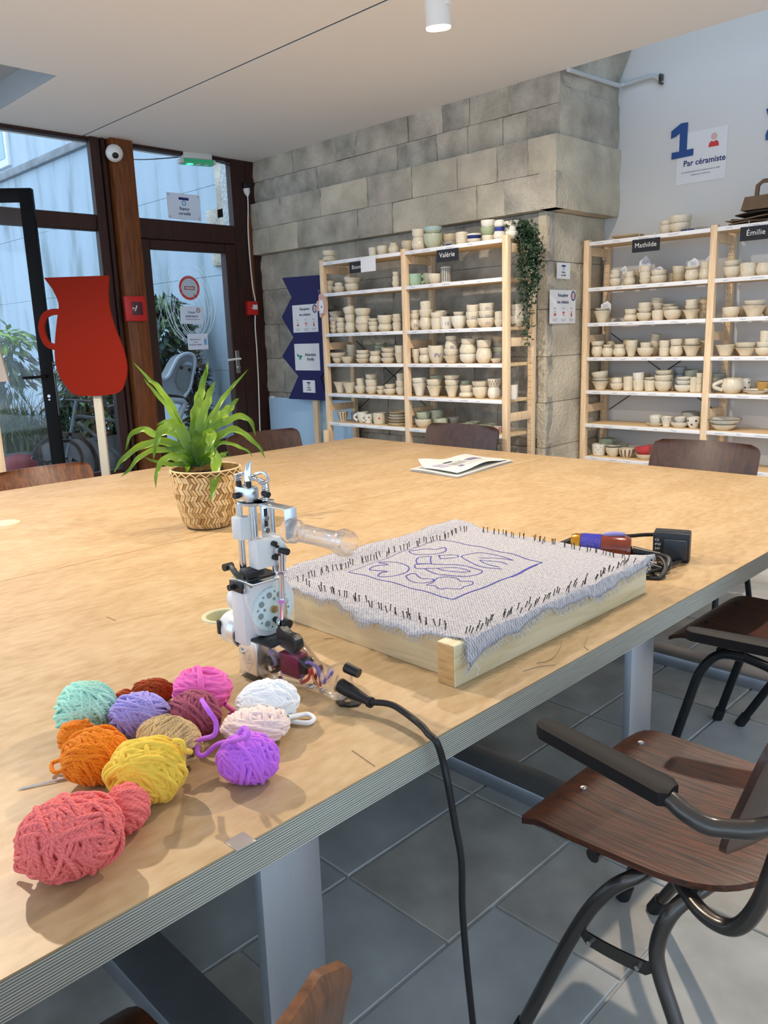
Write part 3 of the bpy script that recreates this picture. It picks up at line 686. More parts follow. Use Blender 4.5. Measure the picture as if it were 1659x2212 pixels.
DECO = dict(
 dots=('dotted', dots(M['spot'], 9, .05)), rustdots=('rust-speckled', dots(M['rust'], 14, .04, (.2, .4, .6, .8))), stripes=('black-striped', stripes(M['blackline'], 20, .15)),
 brown=('brown-striped', stripes(M['brownline'], 12, .2)), pinks=('pink-striped', stripes(M['pinkline'], 10, .3)), zig=('zigzag', zig(M['blackline'])), n12=('numbered', number('12')), n233=('numbered', number('233')), n223=('numbered', number('223')), n22=('numbered', number('22')),
 greenbase=('green-banded', band(mat('green_band', (.25, .32, .22), .35), .05, .75)), navyband=('navy-banded', band(M['navy'], .2, .75)), handleL=('handled', handle(LEFTWARD, 'white')), handleR=('handled', handle(RIGHTWARD, 'mint')), ring=('ring-handled', handle(LEFTWARD, 'cream', 1.35)),
 cowL=('spotted handled', both(dots(M['spot'], 4, .16, (.3, .65)), handle(LEFTWARD, 'white'))), cow=('black-spotted', dots(M['spot'], 5, .17, (.35, .7))), flower=('red-flowered', dots(M['red_print'], 3, .16, (.55,))), face=('face-painted', dots(M['spot'], 12, .05, (.6,))), darkrim=('dark-rimmed', band(M['blackline'], .9, 1.)), PV=('lettered', number('PV')), n05=('numbered', number('05')), teal=('teal-rimmed', band(M['tealrim'], .6, 1.)))
LG, RG = 'handmade pots on the left rack', 'handmade pots on the right rack'
A, B = "left rack's left bay", "left rack's right bay"
K2 = (540, 700, 2.676, LY)
def L(z, shelf, bay, front, back=()): pots(*K2, z, shelf, bay, LG, front, list(back))
L(ZL[0], 'top', A, [(475, [('round', 70, 34), ('cup', 68, 28)]), (725, [('cup', 48, 48)]), (780, [('bowl', 62, 50)]), (843, [('vase', 58, 60)])])
L(ZL[1], 'second', A, [(468, [('bowl', 60, 40), ('dish', 55, 26)]), (527, [('dish', 76, 32), ('cup', 52, 20)]), (600, [('bowl', 78, 42), ('dish', 92, 30, 'cream', None, .1)]), (850, [('bowl', 42, 34), ('cup', 38, 26), ('dish', 36, 20)])])
L(ZL[2], 'third', A, [(484, [('bowl', 42, 22), ('bowl', 40, 20), ('dish', 40, 18)]), (527, [('bowl', 52, 28), ('bowl', 52, 26), ('dish', 52, 24)]), (583, [('round', 64, 54), ('bowl', 62, 40), ('bowl', 64, 34, 'cream', None, -.25)]), (655, [('dish', 86, 42), ('round', 82, 42), ('bowl', 86, 38)]), (716, [('bowl', 56, 32), ('dish', 64, 20), ('dish', 58, 16)]), (783, [('round', 80, 40), ('bowl', 82, 44)]), (850, [('cup', 50, 44), ('dish', 52, 24), ('cup', 46, 18)])], [(500, [('bowl', 72, 54), ('bowl', 72, 30), ('dish', 74, 28)])])
L(ZL[3], 'fourth', A, [(500, [('dish', 62, 26), ('dish', 90, 28)]), (556, [('dish', 68, 34)]), (647, [('dish', 80, 24), ('bowl', 76, 22), ('bowl', 72, 20)]), (720, [('round', 68, 40), ('dish', 66, 22)]), (793, [('dish', 82, 28), ('dish', 74, 26), ('dish', 80, 22, 'cream', None, .12)]), (862, [('cone', 62, 52), ('cup', 54, 40)])], [(582, [('bowl', 58, 52), ('cup', 54, 42)]), (752, [('bowl', 66, 70, 'sage'), ('dish', 70, 18, 'sage'), ('dish', 66, 14, 'greygreen')])])
L(ZL[4], 'fifth', A, [(508, [('cone', 74, 58)]), (563, [('cone', 80, 58)]), (627, [('bowl', 64, 42), ('cup', 46, 38)]), (692, [('bowl', 68, 40), ('bowl', 68, 36), ('dish', 66, 26)]), (746, [('dish', 52, 24), ('dish', 46, 18)]), (800, [('bowl', 76, 32), ('dish', 60, 22)]), (862, [('bowl', 54, 42), ('bowl', 52, 32), ('cup', 44, 38)])])
L(ZL[5], 'sixth', A, [(514, [('flute', 62, 52, 'cream', 'brown')]), (632, [('bowl', 62, 58, 'white', 'handleL')]), (668, [('cup', 50, 50, 'white', 'cowL')], ), (731, [('cup', 72, 60, 'cream', 'flower')]), (842, [('plate', 112, 16), ('plate', 108, 14, 'beige'), ('plate', 110, 14), ('plate', 100, 14), ('plate', 96, 12, 'beige')])], [(588, [('cup', 48, 44, 'bluegrey')])])
L(ZL[6], 'seventh', A, [(535, [('dish', 72, 24, 'beige')])])
L(ZL[0], 'top', B, [(923, [('bowl', 68, 60, 'beige')]), (988, [('round', 82, 68), ('cup', 76, 42)]), (1067, [('bowl', 100, 78, 'greygreen'), ('dish', 96, 34, 'sage', 'teal')]), (1230, [('cup', 70, 66, 'cream', 'rustdots')]), (1300, [('dish', 82, 24, 'white'), ('bowl', 76, 26, 'white', 'navyband')]), (1378, [('cup', 66, 34, 'cream'), ('bowl', 80, 40, 'green'), ('bowl', 76, 34, 'white')]), (1443, [('round', 68, 46, 'white', 'dots'), ('cup', 56, 20, 'blue'), ('round', 60, 34, 'white')]), (1512, [('bowl', 72, 38, 'white'), ('cone', 90, 50, 'white')])], [(1162, [('bowl', 84, 36, 'grey'), ('bowl', 80, 38, 'beige')]), (1268, [('bowl', 84, 60, 'cream')])])
L(ZL[1], 'second', B, [(957, [('cup', 76, 64, 'mint', 'handleR')]), (1078, [('bowl', 84, 54, 'cream')]), (1138, [('tumbler', 62, 84, 'white', 'stripes')])], [(1042, [('bowl', 82, 64, 'greygreen')])])
L(ZL[2], 'third', B, [(955, [('round', 58, 58, 'cream', 'n22'), ('bowl', 56, 28), ('cup', 46, 16)]), (1018, [('round', 72, 66), ('bowl', 72, 40), ('cup', 62, 40)]), (1085, [('cup', 72, 58), ('bowl', 74, 30)]), (1135, [('cup', 64, 66, 'white', 'n12')]), (1208, [('bowl', 84, 66, 'white'), ('dish', 62, 20)]), (1290, [('bowl', 74, 44, 'cream'), ('bowl', 76, 40, 'cream', 'n233'), ('cup', 70, 34)]), (1368, [('bowl', 98, 50, 'cream', 'n223'), ('bowl', 82, 36, 'cream', 'n223'), ('cup', 78, 38, 'cream', 'n223')]), (1437, [('bowl', 44, 40), ('cup', 42, 40)])], [(1104, [('bowl', 76, 70, 'beige'), ('bowl', 74, 26)]), (1240, [('cup', 60, 64, 'beige')]), (1545, [('bowl', 76, 56), ('cup', 64, 26), ('cup', 64, 30)])])
L(ZL[3], 'fourth', B, [(957, [('cone', 48, 40), ('cup', 46, 34)]), (1010, [('round', 66, 46), ('bowl', 66, 34)]), (1078, [('bowl', 92, 94, 'cream', 'PV')]), (1163, [('cone', 96, 40), ('bowl', 80, 34), ('round', 72, 40, 'cream', 'n05'), ('cup', 62, 24)]), (1262, [('bowl', 98, 48, 'white'), ('round', 96, 50), ('cup', 80, 28)]), (1352, [('round', 86, 80), ('cup', 78, 40)]), (1422, [('dish', 56, 24)])], [(1430, [('bowl', 62, 52, 'grey'), ('bowl', 60, 28, 'greygreen'), ('bowl', 58, 26, 'grey'), ('cup', 56, 26, 'beige')])])
L(ZL[4], 'fifth', B, [(972, [('cone', 80, 68, 'white'), ('bowl', 82, 26, 'white')]), (1060, [('cone', 88, 58), ('bowl', 84, 32)]), (1163, [('cone', 78, 60), ('bowl', 76, 30), ('dish', 84, 22)]), (1250, [('round', 84, 30), ('bowl', 74, 34)]), (1330, [('bowl', 86, 60), ('dish', 92, 28)]), (1410, [('round', 70, 62, 'white'), ('bowl', 72, 42, 'cream', 'zig')]), (1522, [('tumbler', 50, 76, 'white')], )], [(1078, [('bowl', 84, 78, 'beige'), ('dish', 86, 26, 'greygreen')]), (1236, [('cup', 66, 84, 'greygreen')])])
L(ZL[5], 'sixth', B, [(992, [('bowl', 92, 46, 'cream', 'rustdots'), ('bowl', 76, 36, 'sage')]), (1098, [('cup', 70, 56, 'greygreen')]), (1160, [('dish', 56, 24)]), (1235, [('dish', 92, 34, 'cream', 'dots')]), (1338, [('dish', 96, 34)]), (1420, [('cup', 66, 34, 'white', 'pinks')])], [(1070, [('tumbler', 78, 88, 'greygreen')]), (1170, [('bowl', 66, 56, 'grey', 'face')]), (1285, [('dish', 76, 40, 'sage')]), (1380, [('dish', 80, 34, 'green')])])
K3 = (1130, 700, 3.136, RY)
def R(z, shelf, bay, front, back=()): pots(*K3, z, shelf, bay, RG, front, list(back))
A, B = "right rack's left bay", "right rack's right bay"
R(ZR[0], 'top', A, [(690, [('plate', 200, 22, 'beige')]), (945, [('bowl', 86, 56), ('bowl', 80, 24)]), (1034, [('bowl', 128, 58), ('bowl', 136, 44)])])
R(ZR[1], 'second', A, [(618, [('bowl', 80, 48), ('dish', 78, 24, 'cream', None, -.1), ('cup', 60, 26)]), (712, [('round', 72, 50), ('cup', 62, 32)]), (818, [('dish', 78, 32), ('cup', 76, 42), ('cup', 76, 36)]), (905, [('bowl', 98, 48), ('bowl', 92, 32)]), (1130, [('round', 90, 70), ('dish', 92, 16)]), (1222, [('round', 84, 70), ('cup', 70, 40)])], [(762, [('tumbler', 46, 100, 'beige')]), (985, [('cup', 50, 60, 'beige')]), (1042, [('bowl', 84, 56, 'beige'), ('bowl', 84, 44)])])
R(ZR[2], 'third', A, [(535, [('cone', 108, 72), ('dish', 92, 14)]), (728, [('round', 86, 44), ('cup', 76, 30)]), (820, [('bowl', 96, 50), ('dish', 86, 28), ('cup', 80, 30)]), (912, [('cup', 78, 62)]), (1010, [('bowl', 110, 60), ('dish', 74, 20)]), (1135, [('cone', 104, 58), ('dish', 82, 22), ('cup', 72, 36)])], [(765, [('bowl', 80, 70, 'beige')]), (900, [('bowl', 84, 66, 'beige'), ('bowl', 82, 40), ('bowl', 82, 28)]), (985, [('bowl', 86, 80, 'beige'), ('dish', 86, 16)]), (1085, [('cup', 60, 60, 'beige')]), (1218, [('cup', 72, 52, 'beige'), ('bowl', 72, 32, 'beige'), ('vase', 70, 44, 'beige')])])
R(ZR[3], 'fourth', A, [(508, [('round', 74, 66), ('cup', 80, 28)]), (580, [('round', 74, 56), ('dish', 64, 16)]), (660, [('round', 82, 54), ('cup', 66, 20)]), (740, [('cone', 78, 60), ('cup', 76, 38)]), (838, [('bowl', 106, 54), ('cup', 68, 30)]), (965, [('cup', 66, 54), ('cup', 66, 42)]), (1047, [('round', 80, 66), ('cup', 78, 38)]), (1150, [('cone', 110, 64), ('dish', 96, 14), ('cup', 88, 26)])], [(602, [('cup', 60, 92, 'beige')]), (715, [('cup', 62, 106, 'beige')]), (895, [('bowl', 66, 50, 'beige'), ('bowl', 64, 34), ('cup', 60, 46, 'cream', None, .2)]), (1090, [('cup', 40, 100, 'beige')]), (1232, [('cone', 60, 72, 'beige'), ('dish', 60, 20)])])
R(ZR[4], 'fifth', A, [(535, [('cone', 112, 54), ('dish', 106, 16), ('dish', 104, 34, 'cream', None, -.15)]), (650, [('bowl', 84, 44), ('round', 68, 32)]), (728, [('tumbler', 66, 86)]), (800, [('cup', 74, 68), ('cup', 70, 40, 'white', None, -.12)]), (878, [('cup', 74, 68), ('dish', 74, 14)]), (968, [('bowl', 104, 64), ('bowl', 108, 36), ('dish', 104, 28)]), (1108, [('bowl', 108, 44, 'white'), ('dish', 92, 26, 'white'), ('dish', 90, 18, 'white')]), (1178, [('tumbler', 50, 92)]), (1217, [('cup', 42, 50), ('cup', 42, 34), ('cup', 42, 32)])], [(612, [('cup', 56, 70, 'beige')]), (850, [('cup', 50, 100, 'beige')]), (1040, [('cup', 58, 58, 'beige'), ('cup', 56, 34)]), (1078, [('round', 84, 100, 'bluegrey'), ('bowl', 80, 46, 'bluegrey')]), (1160, [('bowl', 86, 130, 'greygreen')])])
R(ZR[5], 'sixth', A, [(925, [('plate', 112, 20), ('bowl', 76, 44, 'white', 'face')]), (1002, [('cone', 82, 62, 'white', 'dots')]), (1095, [('dish', 116, 34, 'white'), ('dish', 72, 28, 'white')]), (1190, [('bowl', 84, 70, 'white', 'cow')])], [(1165, [('bowl', 112, 90, 'grey')])])
R(ZR[6], 'seventh', A, [(537, [('cup', 88, 70, 'white', 'dots')]), (636, [('bowl', 92, 68, 'cream', 'darkrim')]), (730, [('bowl', 98, 58, 'cream', 'brown')]), (858, [('dish', 108, 34), ('dish', 104, 42, 'red', None, -.2)])], [(592, [('bowl', 104, 96, 'sage')]), (692, [('bowl', 90, 66, 'greygreen')])])
R(ZR[1], 'second', B, [(1395, [('bowl', 104, 70), ('dish', 104, 30, 'cream', None, -.08)]), (1506, [('cup', 106, 84)]), (1614, [('round', 106, 80)])])
R(ZR[2], 'third', B, [(1405, [('bowl', 108, 64)]), (1560, [('cone', 146, 68), ('dish', 126, 30)])], [(1480, [('cup', 56, 58, 'beige')]), (1660, [('bowl', 90, 66, 'beige')])])
R(ZR[3], 'fourth', B, [(1382, [('cone', 128, 68)]), (1522, [('cone', 132, 50), ('dish', 132, 30)]), (1648, [('bowl', 110, 50), ('bowl', 96, 34), ('cup', 64, 64)])], [(1460, [('dish', 50, 50, 'beige')])])
R(ZR[4], 'fifth', B, [(1442, [('round', 132, 92, 'cream', 'ring')]), (1610, [('plate', 160, 26, 'white', 'darkrim')])], [(1345, [('bowl', 90, 60, 'bluegrey'), ('bowl', 86, 50, 'grey')]), (1530, [('cup', 70, 88, 'white', 'cow')]), (1655, [('bowl', 80, 70, 'gold')])])
R(ZR[5], 'sixth', B, [(1400, [('dish', 150, 36, 'cream'), ('dish', 200, 34, 'white', 'darkrim')])])

# ================================================================== YARN
def yarn_mat(name, col, ply=True):
    if isinstance(col, str): col = tuple(min(.93, 1.12*c**.93) for c in srgb(col))
    m = bpy.data.materials.new('yarn_' + name); m.use_nodes = True; nt = m.node_tree; b = nt.nodes['Principled BSDF']
    b.inputs['Roughness'].default_value = .85; b.inputs['Sheen Weight'].default_value = .08; b.inputs['Specular IOR Level'].default_value = .25
    uv = nt.nodes.new('ShaderNodeUVMap'); sp = nt.nodes.new('ShaderNodeSeparateXYZ'); nt.links.new(uv.outputs[0], sp.inputs[0])
    a = nt.nodes.new('ShaderNodeMath'); a.operation = 'MULTIPLY_ADD'; a.inputs[1].default_value = 150 if ply else 60; nt.links.new(sp.outputs[0], a.inputs[0])
    a2 = nt.nodes.new('ShaderNodeMath'); a2.operation = 'MULTIPLY'; a2.inputs[1].default_value = 3; nt.links.new(sp.outputs[1], a2.inputs[0]); nt.links.new(a2.outputs[0], a.inputs[2])
    f = nt.nodes.new('ShaderNodeMath'); f.operation = 'PINGPONG'; f.inputs[1].default_value = .5; nt.links.new(a.outputs[0], f.inputs[0])
    d = .70 if ply else .92
    r = ramp(nt, f.outputs[0], [(0, tuple(c*d for c in col)), (.22, col), (1, tuple(min(1, c*1.06) for c in col))]); nt.links.new(r.outputs[0], b.inputs['Base Color'])
    bp = nt.nodes.new('ShaderNodeBump'); bp.inputs['Strength'].default_value = .8 if ply else .25; bp.inputs['Distance'].default_value = .0012; nt.links.new(f.outputs[0], bp.inputs['Height']); nt.links.new(bp.outputs[0], b.inputs['Normal'])
    return m
def tubes_np(paths, r, n, closed=True):
    V, Fc, UV = [], [], []; base = 0
    for P in paths:
        P = np.asarray(P, float); N = len(P)
        T = np.roll(P, -1, 0) - np.roll(P, 1, 0)
        if not closed: T[0] = P[1] - P[0]; T[-1] = P[-1] - P[-2]
        L = np.linalg.norm(T, axis=1, keepdims=True); T = T / np.maximum(L, 1e-9)
        c = P.mean(0); U = P - c; U = U - T*(U*T).sum(1, keepdims=True); U /= np.maximum(np.linalg.norm(U, axis=1, keepdims=True), 1e-9); W = np.cross(T, U)
        an = np.arange(n)*2*np.pi/n; ca, sa = np.cos(an), np.sin(an)
        v = P[:, None, :] + r*(U[:, None, :]*ca[None, :, None] + W[:, None, :]*sa[None, :, None]); V.append(v.reshape(-1, 3))
        seg = np.linalg.norm(np.diff(P, axis=0, append=P[:1]), axis=1); s = np.concatenate([[0], np.cumsum(seg)])
        M_ = N if closed else N - 1; i = np.arange(M_)[:, None]; k = np.arange(n)[None, :]; j = (i+1) % N; k2 = (k+1) % n
        Fc.append((np.stack([i*n+k, i*n+k2, j*n+k2, j*n+k], -1).reshape(-1, 4)) + base)
        u0 = np.broadcast_to(s[:M_, None], (M_, n)); u1 = np.broadcast_to(s[1:M_+1, None], (M_, n)); kk = np.broadcast_to(k, (M_, n))
        UV.append(np.stack([np.stack([u0, kk/n], -1), np.stack([u0, (kk+1)/n], -1), np.stack([u1, (kk+1)/n], -1), np.stack([u1, kk/n], -1)], 2).reshape(-1, 2))
        base += N*n
    return np.concatenate(V), np.concatenate(Fc), np.concatenate(UV)
def tube_mesh(name, paths, r, n, m, closed, off):
    V, Fc, UV = tubes_np(paths, r, n, closed); V = V - np.array(off)
    me = bpy.data.meshes.new(name); me.vertices.add(len(V)); me.vertices.foreach_set('co', V.ravel()); me.loops.add(Fc.size); me.loops.foreach_set('vertex_index', Fc.ravel().astype(np.int32))
    me.polygons.add(len(Fc)); me.polygons.foreach_set('loop_start', np.arange(0, Fc.size, 4, dtype=np.int32)); me.polygons.foreach_set('use_smooth', np.ones(len(Fc), bool))
    uv = me.uv_layers.new(name='UVMap'); uv.data.foreach_set('uv', UV.ravel().astype(np.float32)); me.materials.append(m); me.update(calc_edges=True); me.validate(); return me
def windings(c, ax, semi, bands, seed, r):
    # loops of yarn round an ellipsoid; ax = its three unit axes, semi = half lengths; each band = (normal in local axes, spread, count, layer)
    g = np.random.default_rng(seed); A = np.array([list(a) for a in ax]); out = []
    for nrm, spread, cnt, lay, dmax in bands:
        n0 = np.array(nrm, float); n0 /= np.linalg.norm(n0)
        for i in range(cnt):
            n_ = n0 + g.normal(0, spread, 3); n_ /= np.linalg.norm(n_)
            d = (-dmax + 2*dmax*(i + .5)/cnt + g.normal(0, .05)); d = max(-.93, min(.93, d))
            u = np.cross(n_, [.3, .2, .9]); u /= np.linalg.norm(u); w = np.cross(n_, u)
            t = np.arange(44)*2*np.pi/44 + g.uniform(0, 6); ph, ph2 = g.uniform(0, 6, 2)
            s = math.sqrt(1 - d*d); p = d*n_ + s*(np.cos(t)[:, None]*u + np.sin(t)[:, None]*w)
            p = p + n_*(.05*np.sin(t*2 + ph) + .03*np.sin(t*3 + ph2))[:, None]
            p /= np.linalg.norm(p, axis=1, keepdims=True)
            k = (lay + .05*np.sin(t*3 + ph2) + .025*np.sin(t*5 + ph) + g.normal(0, .035))
            out.append(np.array(c) + ((p*k[:, None])*np.array(semi)) @ A)
    return out
CRi = Vector((CR[0][0], CR[0][1], 0)).normalized(); CFw = depthdir
def yarn(label, px, py, rx, ry, col, rot=0., ply=True, bands=None, seed=1, r=.0032, flat=.92, lobes=(), loose=(), deepk=.9):
    z = TH + .05
    for _ in range(4):
        p = onZ(px, py, z); k = depth(p)/F_PX; hz = ry*k*.94; z = TH + hz*.96
    t = thing('yarn_ball', label, 'yarn', (p.x, p.y, TH), 'balls of coloured yarn on the table'); m = yarn_mat(col.strip('#'), col, ply)
    paths = []; core = MB()
    for q, (qx, qy, ax_, ay_, rt, bd) in enumerate([(px, py, rx, ry, rot, bands)] + list(lobes)):
        zz = TH + .03
        for _ in range(4): c = onZ(qx, qy, zz); k = depth(c)/F_PX; hz = ay_*k*.94; zz = TH + hz*.97
        e1 = CRi*math.cos(rt) + CFw*math.sin(rt); e2 = Vector((0, 0, 1)).cross(e1); e3 = Vector((0, 0, 1)); semi = (ax_*k*.95, (ax_*.45 + ay_*.5)*k*deepk, hz)
        bd = bd or [((1, .2, .1), .25, 46, .93, .8), ((.3, 1, .3), .3, 22, .97, .7), ((.2, .3, 1), .35, 14, 1.0, .5)]
        paths += windings(c, (e1, e2, e3), [s - r for s in semi], bd, seed*7 + q, r)
        core.grid(lambda a, b: c + (e1*semi[0]*math.sin(PI*a)*math.cos(2*PI*b) + e2*semi[1]*math.sin(PI*a)*math.sin(2*PI*b) + e3*semi[2]*math.cos(PI*a))*.86, 16, 24)
    for P in paths: P[:, 2] = np.maximum(P[:, 2], TH + r + .0005)
    link('wound_strands', tube_mesh('wound_strands', paths, r, 6, m, True, wloc(t)), t)
    core.build('core', m, t)
    for pts in loose:
        P = spline([onZ(a, b, TH + hgt) for a, b, hgt in pts], 8); link('loose_strand', tube_mesh('loose_strand', [[list(v) for v in P]], r, 8, m, False, wloc(t)), t)
    return t
X1 = ((1, .15, .05), .16, 64, .95, .85)
yarn('coral red double skein of yarn nearest the left corner', 150, 1808, 114, 92, '#fb6d69', .55, True, [((.75, -.35, .35), .13, 66, .95, .8), ((.2, .8, .5), .2, 30, .98, .6), ((.9, .3, -.2), .2, 26, 1., .75)], 3, .0034, lobes=[(272, 1748, 56, 58, 1.0, [((.6, .3, .5), .15, 40, .95, .85), ((.2, 1, .2), .25, 16, 1., .5)])], loose=[((60, 1858, .03), (38, 1862, .02), (36, 1878, .012), (60, 1884, .012))])
yarn('bright yellow ball of yarn in front of the beige skein', 318, 1666, 87, 78, '#fdc043', .3, False, [((.5, .3, .8), .25, 34, .94, .8), ((1, .2, .2), .22, 30, .97, .8), ((.2, 1, .4), .22, 20, 1.0, .6)], 4, .0044, loose=[((375, 1600, .10), (392, 1603, .10), (398, 1620, .085), (412, 1624, .07))])
yarn('orange skein of yarn at the left behind the coral one', 206, 1634, 74, 66, '#f07d15', .5, True, [((.9, .1, .35), .15, 56, .95, .85), ((.3, .8, .4), .2, 24, 1., .6)], 5, .0034, lobes=[(166, 1592, 44, 46, .4, [((.2, .3, .9), .2, 30, .95, .8)])], loose=[((135, 1640, .02), (112, 1650, .015), (118, 1668, .01), (150, 1660, .012))])
yarn('beige skein of yarn lying behind the yellow ball', 366, 1602, 92, 52, '#cbab79', -.75, True, [((1, .05, 0), .09, 84, .96, .92), ((.95, .2, .2), .12, 20, 1., .8)], 6, .0031)
yarn('lavender ball of yarn between the mint and plum ones', 300, 1543, 64, 52, '#a79be2', .2, True, [((.9, .1, .3), .18, 56, .95, .85), ((.2, .6, .9), .2, 20, 1., .5)], 7, .0031, loose=[((330, 1500, .09), (350, 1512, .09), (365, 1530, .07))])
yarn('mint green skein of yarn at the far left of the pile', 184, 1530, 68, 60, '#b2efd4', .8, True, [((.4, .5, .7), .25, 50, .95, .85), ((1, .2, .1), .25, 30, 1., .7)], 8, .0030)
yarn('small rust brown skein of yarn behind the lavender ball', 330, 1494, 46, 31, '#9c3a12', .1, True, [((.8, .2, .5), .3, 30, .95, .8), ((.3, .9, .2), .3, 14, 1., .5)], 9, .0034, lobes=[(268, 1506, 24, 18, .6, [((.9, .2, .3), .3, 16, .95, .8)])])
yarn('hot pink round ball of yarn at the back of the pile', 437, 1490, 65, 56, '#f667b3', .1, False, [((.25, .2, 1), .12, 40, .95, .9), ((.2, .3, 1), .2, 24, .98, .7), ((1, .1, .1), .05, 3, 1.02, .1)], 10, .0042, loose=[((485, 1520, .04), (500, 1533, .02), (510, 1535, .012), (495, 1545, .008))])
yarn('dark plum skein of yarn in front of the pink ball', 424, 1540, 60, 52, '#9c4a5f', -.5, True, [((.9, .1, .4), .16, 56, .95, .85), ((.3, .8, .4), .25, 20, 1., .6)], 11, .0032)
yarn('white ball of yarn beside the tufting gun handle', 578, 1517, 70, 52, '#eceaea', .2, False, [((.8, .2, .5), .22, 40, .95, .85), ((.3, .3, .9), .25, 26, .98, .8), ((.2, 1, .2), .2, 14, 1., .5)], 12, .0044, loose=[((620, 1550, .03), (645, 1545, .012), (665, 1543, .008), (678, 1552, .006), (668, 1561, .006), (640, 1560, .006), (625, 1556, .008))])
yarn('pale blush pink skein of yarn in front of the white ball', 552, 1567, 76, 42, '#f6d2ca', .15, False, [((1, .1, .2), .15, 50, .95, .88), ((.3, .4, .8), .25, 16, 1., .6)], 13, .0040)
yarn('bright purple ball of yarn at the right of the pile', 536, 1638, 70, 58, '#bd63dc', .1, False, [((.5, .1, .85), .25, 34, .94, .85), ((.9, .3, .2), .25, 30, .98, .8), ((.2, 1, .3), .3, 14, 1., .6)], 14, .0040, loose=[((505, 1600, .08), (470, 1608, .05), (440, 1632, .035), (426, 1625, .04), (430, 1600, .05), (462, 1588, .075), (466, 1560, .10), (450, 1535, .125), (436, 1512, .13)), ((515, 1585, .105), (528, 1572, .115), (535, 1590, .11), (500, 1600, .08))])

# ================================================================== TUFTING FRAME
FZ = TH + .088
M['frame_wood'] = wood('frame_pine', '#d2bd90', '#e6d8b4', 1, 4, .6, 10, .12); M['frame_wood_x'] = wood('frame_pine_cross', '#cfb488', '#e2cda4', 0, 4, .6, 10, .12)
M['end_grain'] = mat('end_grain', '#c9a06a', .7, var=.2, vscale=14, stretch=(1, 1, 6))
c0, c1, c2, c3 = onZ(983, 1487, TH), onZ(943, 1475, TH), onZ(1395, 1280, TH), onZ(640, 1330, TH)
fy = (c2 - c0).normalized(); fx = Vector((fy.y, -fy.x, 0)); FL = (c2 - c0).length
FW = abs((c3 - c0).dot(fx)) + .01
FM = Matrix.Translation((c0.x, c0.y, 0)) @ Matrix(((fx.x, fy.x, 0, 0), (fx.y, fy.y, 0, 0), (0, 0, 1, 0), (0, 0, 0, 1)))   # local: x to the right (<0 = into the table), y away
fr = thing('tufting_canvas', 'pine frame stretched with grey monk cloth, nailed round the edge', 'frame', (c0.x, c0.y, TH))
bw = .045
for (a, b, mt, nm) in (((-bw, 0, TH), (0, FL, FZ), 'frame_wood', 'side_beam'), ((-FW, .03, TH), (-FW + bw, FL, FZ), 'frame_wood', 'side_beam'), ((-FW + bw, .03, TH), (-bw - .0005, .03 + bw, FZ), 'frame_wood_x', 'cross_beam'), ((-FW + bw, FL - bw, TH), (-bw - .0005, FL, FZ), 'frame_wood_x', 'cross_beam')):
    mb = MB(); mb.rbox(a, b, .0015, M=FM, seg=1); mb.build(nm, M[mt], fr, False)
mb = MB(); mb.box((-bw + .002, -.0006, TH + .002), (-.002, .001, FZ - .002), M=FM); mb.build('end_grain', M['end_grain'], fr, False)
def cloth_mat():
    m = bpy.data.materials.new('monk_cloth'); m.use_nodes = True; nt = m.node_tree; b = nt.nodes['Principled BSDF']; b.inputs['Roughness'].default_value = .95
    tc = nt.nodes.new('ShaderNodeUVMap'); mp = nt.nodes.new('ShaderNodeMapping'); mp.inputs['Scale'].default_value = (1, 1, 1); nt.links.new(tc.outputs[0], mp.inputs[0])
    ck = nt.nodes.new('ShaderNodeTexChecker'); ck.inputs['Scale'].default_value = 260; nt.links.new(mp.outputs[0], ck.inputs['Vector'])
    n = nt.nodes.new('ShaderNodeTexNoise'); n.inputs['Scale'].default_value = 140; n.inputs['Detail'].default_value = 4; nt.links.new(mp.outputs[0], n.inputs['Vector'])
    a = nt.nodes.new('ShaderNodeMath'); a.operation = 'MULTIPLY_ADD'; a.inputs[1].default_value = .35; nt.links.new(ck.outputs['Fac'], a.inputs[0]); nt.links.new(n.outputs['Fac'], a.inputs[2])
    r = ramp(nt, a.outputs[0], [(.35, '#7f7e86'), (.6, '#aaa8ae'), (.95, '#c6c4c8')]); nt.links.new(r.outputs[0], b.inputs['Base Color'])
    bp = nt.nodes.new('ShaderNodeBump'); bp.inputs['Strength'].default_value = .5; bp.inputs['Distance'].default_value = .002; nt.links.new(a.outputs[0], bp.inputs['Height']); nt.links.new(bp.outputs[0], b.inputs['Normal']); return m
M['cloth'] = cloth_mat()
# cloth outline in frame coordinates, overhanging a little and drooping over the beams; u across, v along
def edge_w(t, s): return .009*math.sin(t*8 + s) + .005*math.sin(t*21 + s*2) + .003*math.sin(t*47 + s)
U0, U1, V0, V1 = -FW - .050, .026, .028, FL + .02
def cloth_xy(a, b):
    u = U0 + (U1 - U0)*a; v = V0 + (V1 - V0)*b
    if a > .93: u += edge_w(b*1.3, 1)*(a - .93)/.07 + .02*max(0, .12 - b)/.12*(a - .93)/.07
    if a < .07: u += edge_w(b, 3)*(.07 - a)/.07 - (.02*b)*(.07 - a)/.07
    if b < .06: v += (edge_w(a*1.2, 5) - .012)*(.06 - b)/.06
    if b > .94: v += (edge_w(a, 7) + .015*math.sin(a*9))*(b - .94)/.06
    return (.002 + (u - .002)*.30 if u > .002 else u), v
def cloth_z(u, v):
    z = FZ + .0025 + .0012*math.sin(u*60 + v*22) + .0012*math.sin(v*47 - u*13)
    ov = max(0, u - .001)
    if ov: z -= ov*2.6
    o2 = max(0, -FW - u); z += .015*math.sin(o2*30) if o2 else 0
    o3 = max(0, .03 - v); z -= o3*.7
    o4 = max(0, v - FL); z -= o4*.35
    if u > -.06 and v > FL - .07: z += .012*((u + .06)/.06)*((v - FL + .07)/.07)
    return z
